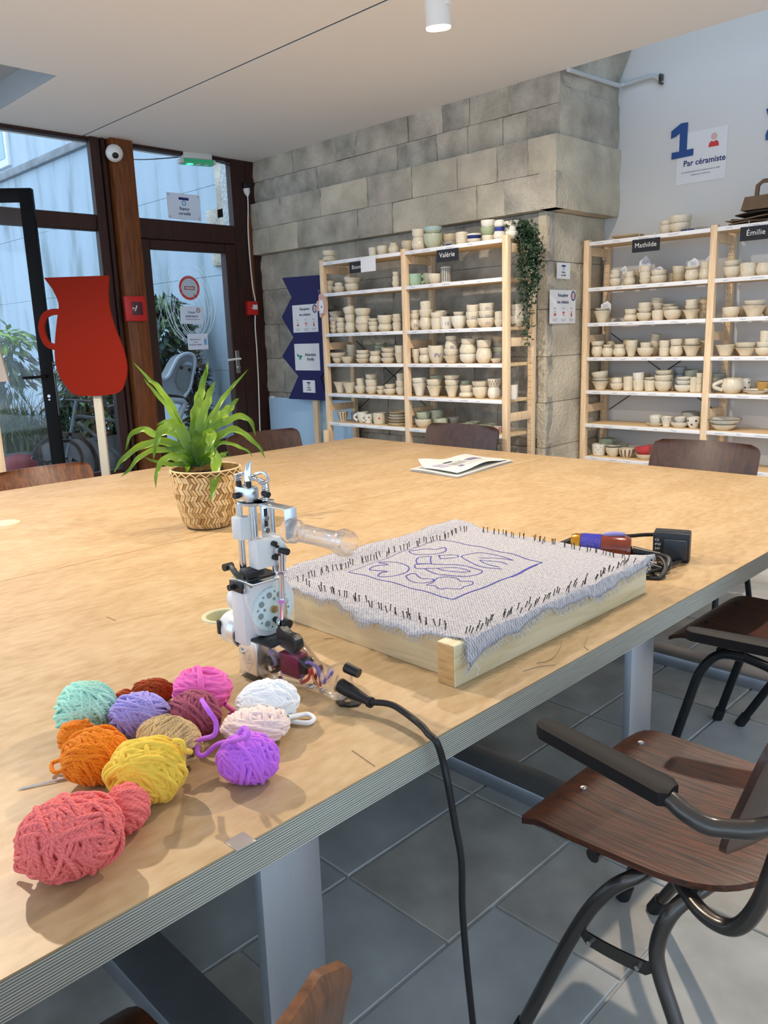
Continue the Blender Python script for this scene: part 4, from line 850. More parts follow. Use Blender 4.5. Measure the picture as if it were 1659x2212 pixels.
NU, NV = 90, 110; V = []; 
for i in range(NU + 1):
    for j in range(NV + 1): u, v = cloth_xy(i/NU, j/NV); V.append(FM @ Vector((u, v, cloth_z(u, v))))
mb = MB(); w = NV + 1; mb.add(V, [(i*w+j, (i+1)*w+j, (i+1)*w+j+1, i*w+j+1) for i in range(NU) for j in range(NV)])
me = mb.mesh('cloth', M['cloth'], True, wloc(fr)); uvl = me.uv_layers.new(name='UVMap')
inv = FM.inverted(); off = wloc(fr)
for lp in me.loops: q = inv @ (me.vertices[lp.vertex_index].co + off); uvl.data[lp.index].uv = (q.x, q.y)
cl = link('cloth', me, fr); md = cl.modifiers.new('s', 'SOLIDIFY'); md.thickness = .0015; md.offset = 1
# fringe of loose threads along the frayed edges
mb = MB()
def thread(a, b, L, da):
    u, v = cloth_xy(a, b); z = cloth_z(u, v); x, y, q = u, v, z; P = []
    for k in range(4): P.append(FM @ Vector((x, y, max(TH + .002, q)))); x += math.cos(da)*L/3; y += math.sin(da)*L/3; q -= .003*k + RND.uniform(-.002, .002); da += RND.uniform(-.5, .5)
    mb.tube(P, .0005, 3, caps=False)
for k in range(420): thread(1, RND.random(), RND.uniform(.005, .016), RND.uniform(-.7, .7))
for k in range(330): thread(RND.random(), 0, RND.uniform(.004, .013), -PI/2 + RND.uniform(-.7, .7))
for k in range(330): thread(0, RND.random(), RND.uniform(.006, .022), PI + RND.uniform(-.7, .7))
for k in range(220): thread(RND.random(), 1, RND.uniform(.004, .012), PI/2 + RND.uniform(-.7, .7))
for a, b, L, da in ((.0, .05, .05, 2.6), (.02, .0, .05, 3.6), (1, .02, .05, -.5), (.0, .12, .045, 2.9), (1, .25, .03, -.4), (1, .6, .03, -.3)): thread(a, b, L, da)
stuff(mb.build('fringe', mat('cloth_thread', (.50, .49, .49), .9), cl))
# white guide threads woven through the cloth
mb = MB(); du = Vector((1, 0, 0))
def on_cloth(u, v, dz=.0022): return FM @ Vector((u, v, cloth_z(u, v) + dz))
for u in (-.035, -.32, -FW + .02): mb.tube([on_cloth(u + .004*math.sin(i*.2), .04 + (FL - .02)*i/60, .0012) for i in range(61)], .0011, 4)
for v in (.085, FL*.60): mb.tube([on_cloth(-FW - .02 + (FW + .02)*i/50, v + .02*(i/50), .0012) for i in range(51)], .0011, 4)
mb.build('guide_threads', mat('white_thread', (.66, .65, .65), .9), cl)
# the outline drawn in blue marker (traced where it lies on the cloth)
mb = MB()
def draw(crop, closed=False, w=.0033, smooth=True):
    P = [inv @ onZ(800 + a/3.95, 1120 + b/3.95, FZ + .004) for a, b in crop]
    P = spline(P, 6, closed) if smooth else P
    if closed: P = P + [P[0]]
    D = []
    for a, b in zip(P, P[1:]):
        n = max(1, int((b - a).length/.006)); D += [a.lerp(b, k/n) for k in range(n)]
    D.append(P[-1]); W = [on_cloth(q.x, q.y) for q in D]; V = []
    for i, p in enumerate(W):
        t = (W[min(i+1, len(W)-1)] - W[max(i-1, 0)]); t.z = 0; t = t.normalized() if t.length > 1e-6 else Vector((1, 0, 0)); s = Vector((-t.y, t.x, 0))*w/2; V += [p + s, p - s]
    mb.add(V, [(2*i, 2*i+1, 2*i+3, 2*i+2) for i in range(len(W)-1)])
draw([(588, 176), (900, 240), (1230, 312), (1465, 376)], smooth=False, w=.0034); draw([(1465, 376), (1180, 500), (820, 650), (710, 690)], smooth=False, w=.0042); draw([(1425, 402), (1200, 498)], smooth=False, w=.003)
draw([(710, 690), (400, 610), (-10, 500), (-190, 452)], smooth=False, w=.0034); draw([(-190, 452), (60, 370), (330, 268), (588, 176)], smooth=False, w=.0016)
draw([(335, 280), (400, 268), (480, 252), (560, 262), (630, 250), (645, 272), (600, 298), (520, 312), (400, 308), (345, 298)], True)
draw([(580, 322), (690, 308), (745, 308), (752, 332), (690, 338), (600, 346)], True, smooth=False); draw([(390, 352), (410, 332), (520, 330), (512, 360), (522, 385), (398, 388)], True, smooth=False)
draw([(380, 396), (520, 386), (700, 392), (860, 414), (950, 440), (935, 470), (850, 492), (720, 495), (580, 480), (460, 432)]); draw([(380, 396), (398, 435), (560, 422), (700, 418), (850, 444), (760, 462), (640, 450), (575, 426)])
draw([(1220, 358), (1080, 310), (960, 294), (850, 302), (780, 322), (800, 350), (880, 388), (1000, 420), (1125, 434)], w=.003); draw([(1205, 358), (1100, 338), (1020, 332), (930, 336)]); draw([(1170, 398), (1080, 372), (935, 358), (1010, 396), (1100, 420)])
draw([(65, 382), (180, 374), (270, 382), (328, 420), (310, 460), (200, 486), (70, 492), (90, 460), (140, 448), (-5, 440), (40, 412), (150, 400), (70, 384)])
draw([(305, 494), (345, 476), (385, 474), (430, 502), (540, 516), (510, 540), (420, 548), (340, 530)], True, w=.003)
draw([(480, 572), (530, 548), (570, 512), (650, 504), (740, 512), (770, 530), (860, 536), (872, 560), (800, 578), (770, 600), (660, 596), (590, 608), (550, 582)], True, w=.0026)
mb.build('marker_drawing', mat('blue_marker', (.035, .035, .33), .7), cl, False)
# nails: pairs standing out of the beams through the cloth
nm_ = MB(); nm_.cyl((0, 0, -.008), (0, 0, .0155), .0011, 6); nm_.cyl((0, 0, .0155), (0, 0, .017), .0018, 6); nail = nm_.mesh('nail', mat('dark_nail', (.035, .035, .035), .45, .6), False)
def nails(p, q, n, jit, lean):
    for i in range(n):
        t = (i + .5 + RND.uniform(-.15, .15))/n; u = p[0] + (q[0]-p[0])*t; v = p[1] + (q[1]-p[1])*t
        for k in range(2 if RND.random() < .85 else 1):
            uu, vv = u + (RND.uniform(-jit, jit) if p[0] == q[0] else RND.uniform(-.006, .006)) + .008*k, v + (RND.uniform(-jit, jit) if p[1] == q[1] else RND.uniform(-.006, .006)) - .006*k
            o = link('nail', nail, fr); c = FM @ Vector((uu, vv, cloth_z(uu, vv))); o.location = c - wloc(fr); o.rotation_euler = (lean[0] + RND.uniform(-.18, .18), lean[1] + RND.uniform(-.18, .18), 0)
nails((-.022, .05), (-.022, FL - .04), 31, .011, (0, .3)); nails((-FW + .020, .06), (-FW + .020, FL - .04), 30, .008, (0, -.1))
nails((-FW + .05, .055), (-.06, .055), 20, .009, (.1, 0)); nails((-FW + .05, FL - .025), (-.05, FL - .025), 22, .008, (-.1, 0))

# ================================================================== TUFTING GUN  (needle up; gear plate faces +x)
def clear_plastic(name, tint=(.99, .99, 1.), ior=1.22):
    m = bpy.data.materials.new(name); m.use_nodes = True; nt = m.node_tree; b = nt.nodes['Principled BSDF']; o = nt.nodes['Material Output']
    b.inputs['Base Color'].default_value = (*tint, 1); b.inputs['Roughness'].default_value = .05; b.inputs['Transmission Weight'].default_value = 1; b.inputs['IOR'].default_value = ior; b.inputs['Coat Weight'].default_value = .6; b.inputs['Coat Roughness'].default_value = .03
    t = nt.nodes.new('ShaderNodeBsdfTransparent'); x = nt.nodes.new('ShaderNodeMixShader'); x.inputs[0].default_value = .42
    nt.links.new(b.outputs[0], x.inputs[1]); nt.links.new(t.outputs[0], x.inputs[2]); nt.links.new(x.outputs[0], o.inputs[0]); return m
M['clear'] = clear_plastic('clear_plastic'); M['gun_white'] = mat('gun_white', (.70, .70, .69), .42); M['gear'] = mat('gear_nylon', (.66, .78, .77), .4)
M['alu'] = mat('satin_aluminium', (.70, .72, .74), .30, 1.); M['warm_alu'] = mat('milled_aluminium', (.78, .74, .70), .33, .9)
G = thing('tufting_gun', 'silver and white tufting gun standing needle up with clear handles', 'tufting gun', (-1.275, .90, TH))
GDX, GSZ = .018, .965
def gp(nm, mb, m, parent=G, **k): return mb.build(nm, M[m], parent, **k)
mb = MB(); mb.rbox((-1.305, .868, TH + .012), (-1.243, .935, .768), .003); body = gp('base_block', mb, 'warm_alu')
mb = MB(); mb.rbox((-1.304, .866, TH), (-1.242, .937, TH + .012), .002); gp('foot_plate', mb, 'clear', body)
mb = MB(); mb.rbox((-1.300, .872, .768), (-1.195, .935, .772), .001); gp('black_plate', mb, 'black_plastic', body)
mb = MB(); mb.lathe([(0, -.003), (.005, -.003), (.0055, -.0015), (.008, -.002), (.0085, .001)], (-1.290, .8675, .738), 16, axis=1); gp('screw', mb, 'chrome', body)
mb = MB(); o = Vector((-1.268, .8672, .724)); q = [(0, .024), (.017, 0), (0, -.024), (-.017, 0)]
ribbon(mb, q, .0012, o, (1, 0, 0), (0, 0, 1), True); ribbon(mb, [(-.007, .004), (-.007, -.006), (.007, -.006), (.007, .002), (-.002, .002)], .0014, o, (1, 0, 0), (0, 0, 1)); ribbon(mb, [(-.003, .009), (.003, .009), (.004, .004)], .0014, o, (1, 0, 0), (0, 0, 1))
mb.build('engraved_emblem', mat('engraving', (.30, .26, .24), .6), body, False)
# white gearbox with its rounded gear cover
mb = MB(); mb.rbox((-1.304, .860, .758), (-1.262, .945, .897), .004); box_ = gp('gearbox', mb, 'gun_white')
cyc = (.915, .836); R0 = .064
cov = [(cyc[0] + R0*math.cos(a), cyc[1] + R0*math.sin(a)) for a in [math.radians(-118 + 276*k/40) for k in range(41)] if True]
cov = [(min(max(y, .862), .985), z) for y, z in cov if z < .890] + [(.955, .900), (.940, .900), (.938, .892), (.866, .893)]
cov = sorted(cov, key=lambda p: math.atan2(p[1] - cyc[1], p[0] - cyc[0]))
mb = MB(); mb.prism(cov, (-1.262, 0, 0), (0, 1, 0), (0, 0, 1), (1, 0, 0), .013); cover = gp('gear_cover', mb, 'gun_white', ang=30)
mb = MB(); n = 96; gear_pts = [((.0470 + (.0014 if k % 2 else -.0008))*math.cos(2*PI*k/n), (.0470 + (.0014 if k % 2 else -.0008))*math.sin(2*PI*k/n)) for k in range(n)]
mb.prism(gear_pts, (-1.2488, cyc[0] + .004, cyc[1] - .006), (0, 1, 0), (0, 0, 1), (1, 0, 0), .006); gear = gp('gear_wheel', mb, 'gear', ang=30)
GO = Vector((-1.2427, cyc[0] + .004, cyc[1] - .006)); mb = MB()
for k in range(8):
    a = 2*PI*k/8 + .25; disc(mb, (.033*math.cos(a), .033*math.sin(a)), .0066, GO, (0, 1, 0), (0, 0, 1)); a += PI/8; disc(mb, (.0385*math.cos(a), .0385*math.sin(a)), .0025, GO, (0, 1, 0), (0, 0, 1), n=12)
    if k % 2: disc(mb, (.022*math.cos(a), .022*math.sin(a)), .0032, GO, (0, 1, 0), (0, 0, 1), n=12)
mb.build('gear_holes', mat('gear_hole_grey', (.23, .28, .28), .6), gear, False)
mb = MB(); mb.cyl(GO, GO + Vector((.006, 0, 0)), .008, 18); mb.build('hub', mat('brass', (.55, .42, .22), .3, 1.), gear)
# connecting rod with ball joints
p0, p1 = Vector((-1.218, .922, .806)), Vector((-1.214, .926, .962))
mb = MB(); mb.tube([p0, p0.lerp(p1, .28)], .0095, 12); mb.tube([p0.lerp(p1, .28), p0.lerp(p1, .33)], .0115, 6); mb.tube([p0.lerp(p1, .33), p0.lerp(p1, .68)], .0064, 12); mb.tube([p0.lerp(p1, .68), p0.lerp(p1, .72)], .0105, 6); mb.tube([p0.lerp(p1, .72), p1], .0085, 12)
for p in (p0, p1): mb.lathe([(.005, -.006), (.0125, -.0055), (.0135, 0), (.0125, .0055), (.005, .006)], p, 22, axis=0)
rod = gp('connecting_rod', mb, 'chrome')
for p in (p0, p1):
    mb = MB(); mb.cyl(p - Vector((.028, 0, 0)), p + Vector((.016, 0, 0)), .0065, 14); mb.cyl(p + Vector((.008, 0, 0)), p + Vector((.021, 0, 0)), .0098 if p is p0 else .007, 16); gp('joint_bolt', mb, 'black_plastic', rod)
# three guide rods, sleeves, slide
for x, y, z0, z1, r in ((-1.272, .874, .895, 1.062, .0072), (-1.252, .892, .93, 1.062, .0085), (-1.250, .936, .895, 1.062, .0062), (-1.285, .880, .93, 1.0, .0045)):
    mb = MB(); mb.cyl((x, y, z0), (x, y, z1), r, 18); gp('guide_rod', mb, 'chrome')
mb = MB(); mb.rbox((-1.284, .860, .988), (-1.252, .888, 1.036), .004); gp('upper_sleeve', mb, 'gun_white')
mb = MB(); mb.rbox((-1.256, .876, .928), (-1.224, .948, .988), .004); sl = gp('slide_block', mb, 'gun_white')
for z in (.977, .948): mb = MB(); mb.cyl((-1.226, .915, z), (-1.216, .915, z), .0058, 14); gp('slide_screw', mb, 'black_plastic', sl)
mb = MB(); mb.rbox((-1.247, .905, .984), (-1.242, .925, 1.055), .002); pl = gp('slot_plate', mb, 'alu')
for z in (1.002, 1.028): mb = MB(); mb.cyl((-1.243, .915, z), (-1.238, .915, z), .0058, 14); gp('plate_screw', mb, 'chrome', pl)
mb = MB(); mb.rbox((-1.242, .911, 1.010), (-1.2412, .919, 1.048), .0003, seg=1); gp('slot', mb, 'black_plastic', pl)
mb = MB(); mb.rbox((-1.303, .862, .897), (-1.226, .945, .902), .0015); tp = gp('top_plate', mb, 'alu')
mb = MB(); mb.rbox((-1.300, .868, .902), (-1.245, .94, .906), .001); gp('rubber_pad', mb, 'black_plastic', tp)
mb = MB(); mb.rbox((-1.262, .858, .886), (-1.256, .862, .897), .001); mb.rbox((-1.300, .856, .876), (-1.256, .860, .898), .001); mb.cyl((-1.286, .857, .886), (-1.286, .845, .886), .0068, 14); gp('stop_screw', mb, 'black_plastic', tp)
# trimming lever and spring
mb = MB(); mb.tube(spline([(-1.300, .862, .926), (-1.285, .856, .926), (-1.262, .852, .918), (-1.245, .858, .914)], 5), .0062, 8); mb.cyl((-1.302, .868, .926), (-1.302, .848, .926), .008, 14); mb.rbox((-1.262, .855, .912), (-1.235, .90, .930), .004); gp('trim_lever', mb, 'black_plastic')
mb = MB(); mb.tube(spline([(-1.290, .860, .915), (-1.275, .850, .918), (-1.262, .850, .908)], 6), .0016, 6); mb.build('spring_wire', mat('yellow_wire', (.55, .55, .10), .4), G)
# foot ring, collar, needle, scissors hook
mb = MB(); mb.lathe([(0, 1.060), (.031, 1.060), (.033, 1.0625), (.031, 1.065), (0, 1.065)], (-1.256, .898, 0), 32); mb.rbox((-1.262, .886, 1.0615), (-1.142, .914, 1.0650), .0012); mb.rbox((-1.145, .886, 1.004), (-1.1415, .914, 1.065), .0012); br = gp('handle_bracket', mb, 'alu')
mb = MB(); mb.rbox((-1.283, .872, 1.066), (-1.237, .902, 1.098), .006); col = gp('needle_collar', mb, 'alu')
for p in ((-1.273, .878, 1.098), (-1.249, .884, 1.098)): mb = MB(); mb.cyl(p, (p[0], p[1], p[2] + .010), .0058, 14); gp('cap_screw', mb, 'black_plastic', col)
mb = MB(); mb.cyl((-1.268, .873, 1.080), (-1.268, .862, 1.080), .0068, 14); gp('cap_screw', mb, 'black_plastic', col)
mb = MB(); mb.tube([(-1.258, .890, 1.060), (-1.258, .890, 1.120), (-1.257, .893, 1.138), (-1.255, .898, 1.150)], [.0078, .0075, .006, .0006], 16); gp('needle', mb, 'chrome')
mb = MB()
S = spline([(-1.286, .888, 1.104), (-1.288, .888, 1.116), (-1.279, .889, 1.122), (-1.262, .892, 1.120), (-1.240, .898, 1.112), (-1.226, .905, 1.104), (-1.224, .905, 1.096), (-1.224, .905, 1.068)], 6)
for a, b in zip(S, S[1:]): mb.add([a + Vector((0, dy, 0)) for dy in (-.008, .008)] + [b + Vector((0, dy, 0)) for dy in (.008, -.008)], [(0, 1, 2, 3)])
hk = gp('thread_hook', mb, 'alu'); md = hk.modifiers.new('s', 'SOLIDIFY'); md.thickness = .0025
mb = MB(); mb.cyl((-1.224, .90, 1.085), (-1.208, .90, 1.083), .0062, 14); gp('hook_screw', mb, 'black_plastic', hk)
mb = MB(); S = spline([(-1.262, .905, 1.116), (-1.250, .918, 1.122), (-1.238, .922, 1.116), (-1.232, .918, 1.104)], 6); mb.tube(S, .0035, 8); gp('scissor_arm', mb, 'alu', hk)
# upper clear hand grip
ga, gb = Vector((-1.150, .900, 1.020)), Vector((-.99, .900, 1.020)); L_ = (gb - ga).length
mb = MB(); mb.lathe([(.006, 0), (.022, 0), (.026, .004), (.025, .012), (.021, .015), (.024, .020), (.020, .026), (.0185, .034), (.0175, .08), (.0185, .138), (.0235, .144), (.026, .152), (.0245, .166), (.0205, .168), (.0165, .160), (.0150, .12), (.0145, .04), (.006, .036)], ga, 32, axis=0); gr = gp('upper_grip', mb, 'clear')
mb = MB()
for k in range(14):
    for an in (.6, 2.2, -1.0): c = ga + Vector((.042 + .0068*k, .0186*math.cos(an), .0186*math.sin(an))); mb.rbox(c - Vector((.0022, .001, .0008)), c + Vector((.0022, .001, .0008)), .0006, seg=1)
gp('grip_ridges', mb, 'clear', gr)
# lower clear handle with its electronics
HX = Matrix.Translation((-1.246, .902, 0)) @ Matrix.Rotation(math.radians(7), 4, 'Z') @ Matrix.Diagonal((.86, 1, 1, 1))
def hs(s): # half width, z low, z high along the handle
    T = [(0, .030, TH + .003, .770), (.05, .030, TH + .004, .783), (.085, .028, TH + .006, .790), (.115, .025, TH + .008, .772), (.15, .021, TH + .012, .748), (.185, .021, TH + .012, .742), (.205, .027, TH + .008, .752), (.225, .030, TH + .006, .758), (.238, .026, TH + .008, .748)]
    for a, b in zip(T, T[1:]):
        if s <= b[0]: k = (s - a[0])/(b[0] - a[0]); return [a[i] + (b[i] - a[i])*k for i in (1, 2, 3)]
    return list(T[-1][1:])
mb = MB(); rows = []; n = 24
for i in range(36):
    s = .238*i/35; w, z0, z1 = hs(s); zc, hz = (z0+z1)/2, (z1-z0)/2
    rows.append([HX @ Vector((s, w*math.copysign(abs(math.cos(a))**.6, math.cos(a)), zc + hz*math.copysign(abs(math.sin(a))**.6, math.sin(a)))) for a in [2*PI*k/n for k in range(n)]])
mb.add([p for r in rows for p in r], [(i*n+k, i*n+(k+1) % n, (i+1)*n+(k+1) % n, (i+1)*n+k) for i in range(35) for k in range(n)] + [tuple(range(n)), tuple(35*n + k for k in range(n))])
hd = gp('lower_handle', mb, 'clear')
mb = MB()
for i in range(0, 20): pass
mb.rbox((.055, -.014, .705), (.115, .014, .755), .004, M=HX); mb.build('circuit_board', mat('maroon_board', (.17, .015, .045), .4), hd)
mb = MB(); mb.rbox((.010, -.018, .705), (.045, .014, .735), .004, M=HX); mb.rbox((.115, -.012, .718), (.135, .012, .748), .003, M=HX); gp('switch_body', mb, 'black_plastic', hd)
for col_, nm, P in (((.55, .05, .05), 'red_wire', [(.12, -.01, .70), (.145, -.012, .715), (.15, -.01, .735), (.155, .0, .71), (.17, .0, .70)]), ((.22, .16, .45), 'violet_wire', [(.11, .0, .70), (.13, -.008, .742), (.16, -.006, .742), (.185, .0, .712), (.2, .004, .735)]), ((.10, .02, .02), 'brown_wire', [(.15, .006, .70), (.165, .004, .738), (.172, .008, .70)]), ((.30, .26, .42), 'grey_wire', [(.02, .0, .70), (.045, -.015, .73), (.03, -.02, .755), (.06, .0, .74)])):
    mb = MB(); mb.tube(spline([HX @ Vector(q) for q in P], 6), .0035, 8); mb.build(nm, mat(nm, col_, .4), hd)
for s in (.018, .04, .062, .15, .19): 
    mb = MB(); c = HX @ Vector((s, -.0215 if s > .1 else -.030, .70 + .02*(s < .05))); mb.cyl(c, c + Vector((0, .012, 0)), .006, 14); gp('handle_screw', mb, 'chrome' if s > .03 else 'clear', hd)
mb = MB(); tg = [(.046, .772), (.044, .800), (.052, .808), (.062, .802), (.074, .794), (.096, .793), (.107, .784), (.109, .768), (.098, .757), (.060, .765)]
o_ = HX @ Vector((0, -.012, 0)); mb.prism([(a_, b_) for a_, b_ in tg], o_, HX.to_3x3() @ Vector((1, 0, 0)), (0, 0, 1), HX.to_3x3() @ Vector((0, 1, 0)), .024); tr = gp('trigger', mb, 'black_plastic', hd); md = tr.modifiers.new('b', 'BEVEL'); md.width = .003; md.segments = 2
mb = MB(); a, b = HX @ Vector((.232, .012, .748)), HX @ Vector((.268, .014, .742)); mb.tube([a, b], [.0105, .0095], 16); gp('speed_knob', mb, 'black_plastic', hd)
# mains lead: gland, cable hanging over the edge, strap with star
ca = HX @ Vector((.228, -.004, .716)); cb = HX @ Vector((.315, -.004, .700))
mb = MB(); mb.tube([ca, ca.lerp(cb, .3), cb], [.0145, .0135, .0075], 16); mb.lathe([(.006, -.004), (.0105, -.003), (.0105, .003), (.006, .004)], cb, 18, axis=0); gl = gp('cable_gland', mb, 'black_plastic')
tail = [cb] + [onZ(a, b, z) for a, b, z in ((850, 1524, TH + .022), (905, 1563, TH + .016), (926, 1586, TH + .014), (943, 1603, TH + .011))]
e = onX(957, 1645, -.812); tail += [e] + [onY(a, b, e.y + .006*i) for i, (a, b) in enumerate(((969, 1700), (983, 1780), (997, 1860), (999, 1960), (1008, 2080), (1021, 2205), (1034, 2330)))]
mb = MB(); S = spline(tail, 8); S = S + [Vector((S[-1].x + .02, S[-1].y, .012)), Vector((S[-1].x + .3, S[-1].y - .3, .008))]; mb.tube([Vector((p.x + GDX*(1 if i > 7 else i/8), p.y, TH + (p.z - TH)/GSZ)) if i else p for i, p in enumerate(S)], .0062, 10); gp('power_cable', mb, 'black_plastic')
c = onZ(752, 1519, TH) + Vector((GDX, 0, 0)); mb = MB(); st = []
for k in range(10): a = PI/2 + PI*k/5; st.append((.0095*math.cos(a) if k % 2 == 0 else .004*math.cos(a), .0095*math.sin(a) if k % 2 == 0 else .004*math.sin(a)))
out = [(-.022, .030), (-.026, .0), (-.018, -.018), (0, -.023), (.018, -.018), (.026, .0), (.022, .030)]
mb.prism(out, (c.x, c.y + .004, TH + .0008), tuple(CRi), tuple(CFw), (0, 0, 1), .004); tb = gp('hang_strap', mb, 'black_plastic')
mb = MB(); poly(mb, st, Vector((c.x, c.y, TH + .0048)), CRi, CFw, lift=.0006); mb.build('star_mark', M['birch'], tb, False)
# motor behind the plate
mb = MB(); mb.lathe([(0, -.075), (.008, -.074), (.010, -.066), (.030, -.062), (.036, -.054), (.037, -.02), (.037, 0)], (-1.304, .893, .772), 32, axis=0); mo = gp('motor_cap', mb, 'gun_white')
mb = MB(); mb.lathe([(.0372, -.022), (.0375, -.004), (.034, 0)], (-1.304, .893, .772), 32, axis=0); gp('motor_ring', mb, 'alu', mo)
mb = MB(); q = Vector((-1.352, .857, .780)); mb.rbox(q - Vector((.006, .003, .016)), q + Vector((.006, .004, .016)), .003); gp('vent_slot', mb, 'black_plastic', mo)
mb = MB(); mb.lathe([(0, -.034), (.024, -.032), (.030, -.024), (.031, 0)], (-1.304, .895, .845), 28, axis=0); gp('gear_housing', mb, 'gun_white', mo)

G.location.x -= GDX; G.scale.z = GSZ   # settled a little shorter and to the left

# ================================================================== POTTED FERN
PB = onZ(442, 1148, TH) + CFw*.098; PB.z = TH; PD = depth((PB.x, PB.y, .9))
pot = thing('potted_fern', 'bright green bird nest fern in a woven bamboo basket pot', 'potted plant', PB)
PH = .222
def bprof(t): return .088 + .040*t**.75 + .004*math.sin(t*PI) if t > .08 else .070 + .0235*(t/.08)**.6
mb = MB(); mb.lathe([(0, 0), (.068, 0)] + [(bprof(t/14) - .003, PH*t/14) for t in range(15)] + [(bprof(1) - .008, PH), (bprof(.86) - .010, PH*.86)], (PB.x, PB.y, TH), 40); bas = mb.build('basket', mat('basket_lining', '#8a6636', .8), pot)
mats_b = [mat('bamboo_' + n, c, .55, var=.12, vscale=30) for n, c in (('light', '#dcba84'), ('mid', '#caa26a'), ('tan', '#e4c99a'), ('brown', '#a9824e'))]
mb = MB(); NR, NC = 9, 58
for r_ in range(NR):
    for k in range(NC):
        t0, t1 = (r_ + .02)/NR*.90 + .02, (r_ + .98)/NR*.90 + .02; d = (1 if r_ % 2 else -1)*.105; wd = 2*PI/NC*.80
        a0 = 2*PI*(k + .25*RND.uniform(-.2, .2))/NC - d/2; v = []
        for dz in (0, .0026):
            for t, a in ((t0, a0), (t0, a0 + wd), (t1, a0 + wd + d), (t1, a0 + d)): R_ = bprof(t) + dz - .001 + (.0012 if k % 2 else 0); v.append((PB.x + R_*math.cos(a), PB.y + R_*math.sin(a), TH + PH*t))
        mb.add(v, [(4, 5, 6, 7), (0, 1, 5, 4), (1, 2, 6, 5), (2, 3, 7, 6), (3, 0, 4, 7)], RND.choices((0, 1, 2, 3), (5, 3, 4, 2))[0])
stuff(mb.build('woven_strips', mats_b, bas, False))
mb = MB(); zz = [(bprof(1) + .0025, PH*(.985 if k % 2 else .925), 2*PI*k/44) for k in range(44)]; mb.tube([(PB.x + r*math.cos(a), PB.y + r*math.sin(a), TH + z) for r, z, a in zz], .0022, 5, True); mb.tube([(PB.x + bprof(1)*math.cos(a*.1), PB.y + bprof(1)*math.sin(a*.1), TH + PH) for a in range(63)], .003, 6, True); mb.build('zigzag_rim', mats_b[2], bas)
mb = MB(); mb.grid(lambda a, b: (PB.x + .116*a*math.cos(2*PI*b), PB.y + .116*a*math.sin(2*PI*b), TH + PH*.86 + .012*nz(a*9, math.cos(2*PI*b)*4, math.sin(2*PI*b)*4) + .015*(1-a)), 12, 40); mb.build('soil', mat('dark_soil', (.022, .015, .011), .95, bump=.8, bscale=60), pot)
def frond_mat(n, a, b, c):
    m = bpy.data.materials.new(n); m.use_nodes = True; nt = m.node_tree; p = nt.nodes['Principled BSDF']; p.inputs['Roughness'].default_value = .38
    uv = nt.nodes.new('ShaderNodeUVMap'); sp = nt.nodes.new('ShaderNodeSeparateXYZ'); nt.links.new(uv.outputs[0], sp.inputs[0])
    nn = nt.nodes.new('ShaderNodeTexNoise'); nn.inputs['Scale'].default_value = 7; nt.links.new(uv.outputs[0], nn.inputs['Vector'])
    ab = nt.nodes.new('ShaderNodeMath'); ab.operation = 'ADD'; nt.links.new(sp.outputs[1], ab.inputs[0])
    h_ = nt.nodes.new('ShaderNodeMath'); h_.operation = 'MULTIPLY'; h_.inputs[1].default_value = .35; nt.links.new(nn.outputs['Fac'], h_.inputs[0]); nt.links.new(h_.outputs[0], ab.inputs[1])
    r = ramp(nt, ab.outputs[0], [(.12, c), (.35, a), (.75, b), (1, a)]); nt.links.new(r.outputs[0], p.inputs['Base Color'])
    p.inputs['Subsurface Weight'].default_value = 0
    tr = nt.nodes.new('ShaderNodeBsdfTranslucent'); nt.links.new(r.outputs[0], tr.inputs[0]); x = nt.nodes.new('ShaderNodeMixShader'); x.inputs[0].default_value = .28
    nt.links.new(p.outputs[0], x.inputs[1]); nt.links.new(tr.outputs[0], x.inputs[2]); nt.links.new(x.outputs[0], nt.nodes['Material Output'].inputs[0]); return m
FM1 = frond_mat('frond_green', '#5b8320', '#8dae35', '#315617'); FM2 = frond_mat('frond_deep', '#3f6a1b', '#6a9128', '#264915')
def frond(pts, w, dz, wav=.16, m=FM1, seed=0):
    # pts in the zoomed crop of the plant, dz = how far towards (-) or away (+) from the camera its tip reaches
    N = len(pts); P = spline([onD(230 + a/3.95, 770 + b/3.95, PD + dz*(i/(N-1))) for i, (a, b) in enumerate(pts)], 7); n = len(P); W = w/3.95*PD/F_PX*.5
    mb = MB(); V = []; UVs = []
    for i, p in enumerate(P):
        t = i/(n-1); T = (P[min(i+1, n-1)] - P[max(i-1, 0)]).normalized(); view = (p - O).normalized(); S = T.cross(view); S = S.normalized() if S.length > 1e-4 else Vector((1, 0, 0)); Nn = S.cross(T).normalized()
        if Nn.dot(view) > 0: Nn = -Nn
        ww = W*(.34 + .66*math.sin(PI*min(1, t*1.05)**.7)) if t < .75 else W*(.34 + .66*math.sin(PI*min(1, .7875)**.7))*max(.03, (1 - t)/.25)**.8
        for j in range(7):
            q = (j - 3)/3; wv = wav*W*math.sin(t*26 + seed + (1.3 if q > 0 else 0))*q*q
            V.append(p + S*(ww*q*(1 + .17*math.sin(t*31 + seed*2 + q))) + Nn*(.30*ww*(q*q) + wv)); UVs.append((abs(q), t))
    mb.add(V, [(i*7+j, i*7+j+1, (i+1)*7+j+1, (i+1)*7+j) for i in range(n-1) for j in range(6)])
    me = mb.mesh('frond', m, True, wloc(pot), 180); uv = me.uv_layers.new(name='UVMap')
    for lp in me.loops: uv.data[lp.index].uv = UVs[lp.vertex_index]
    link('frond', me, pot)
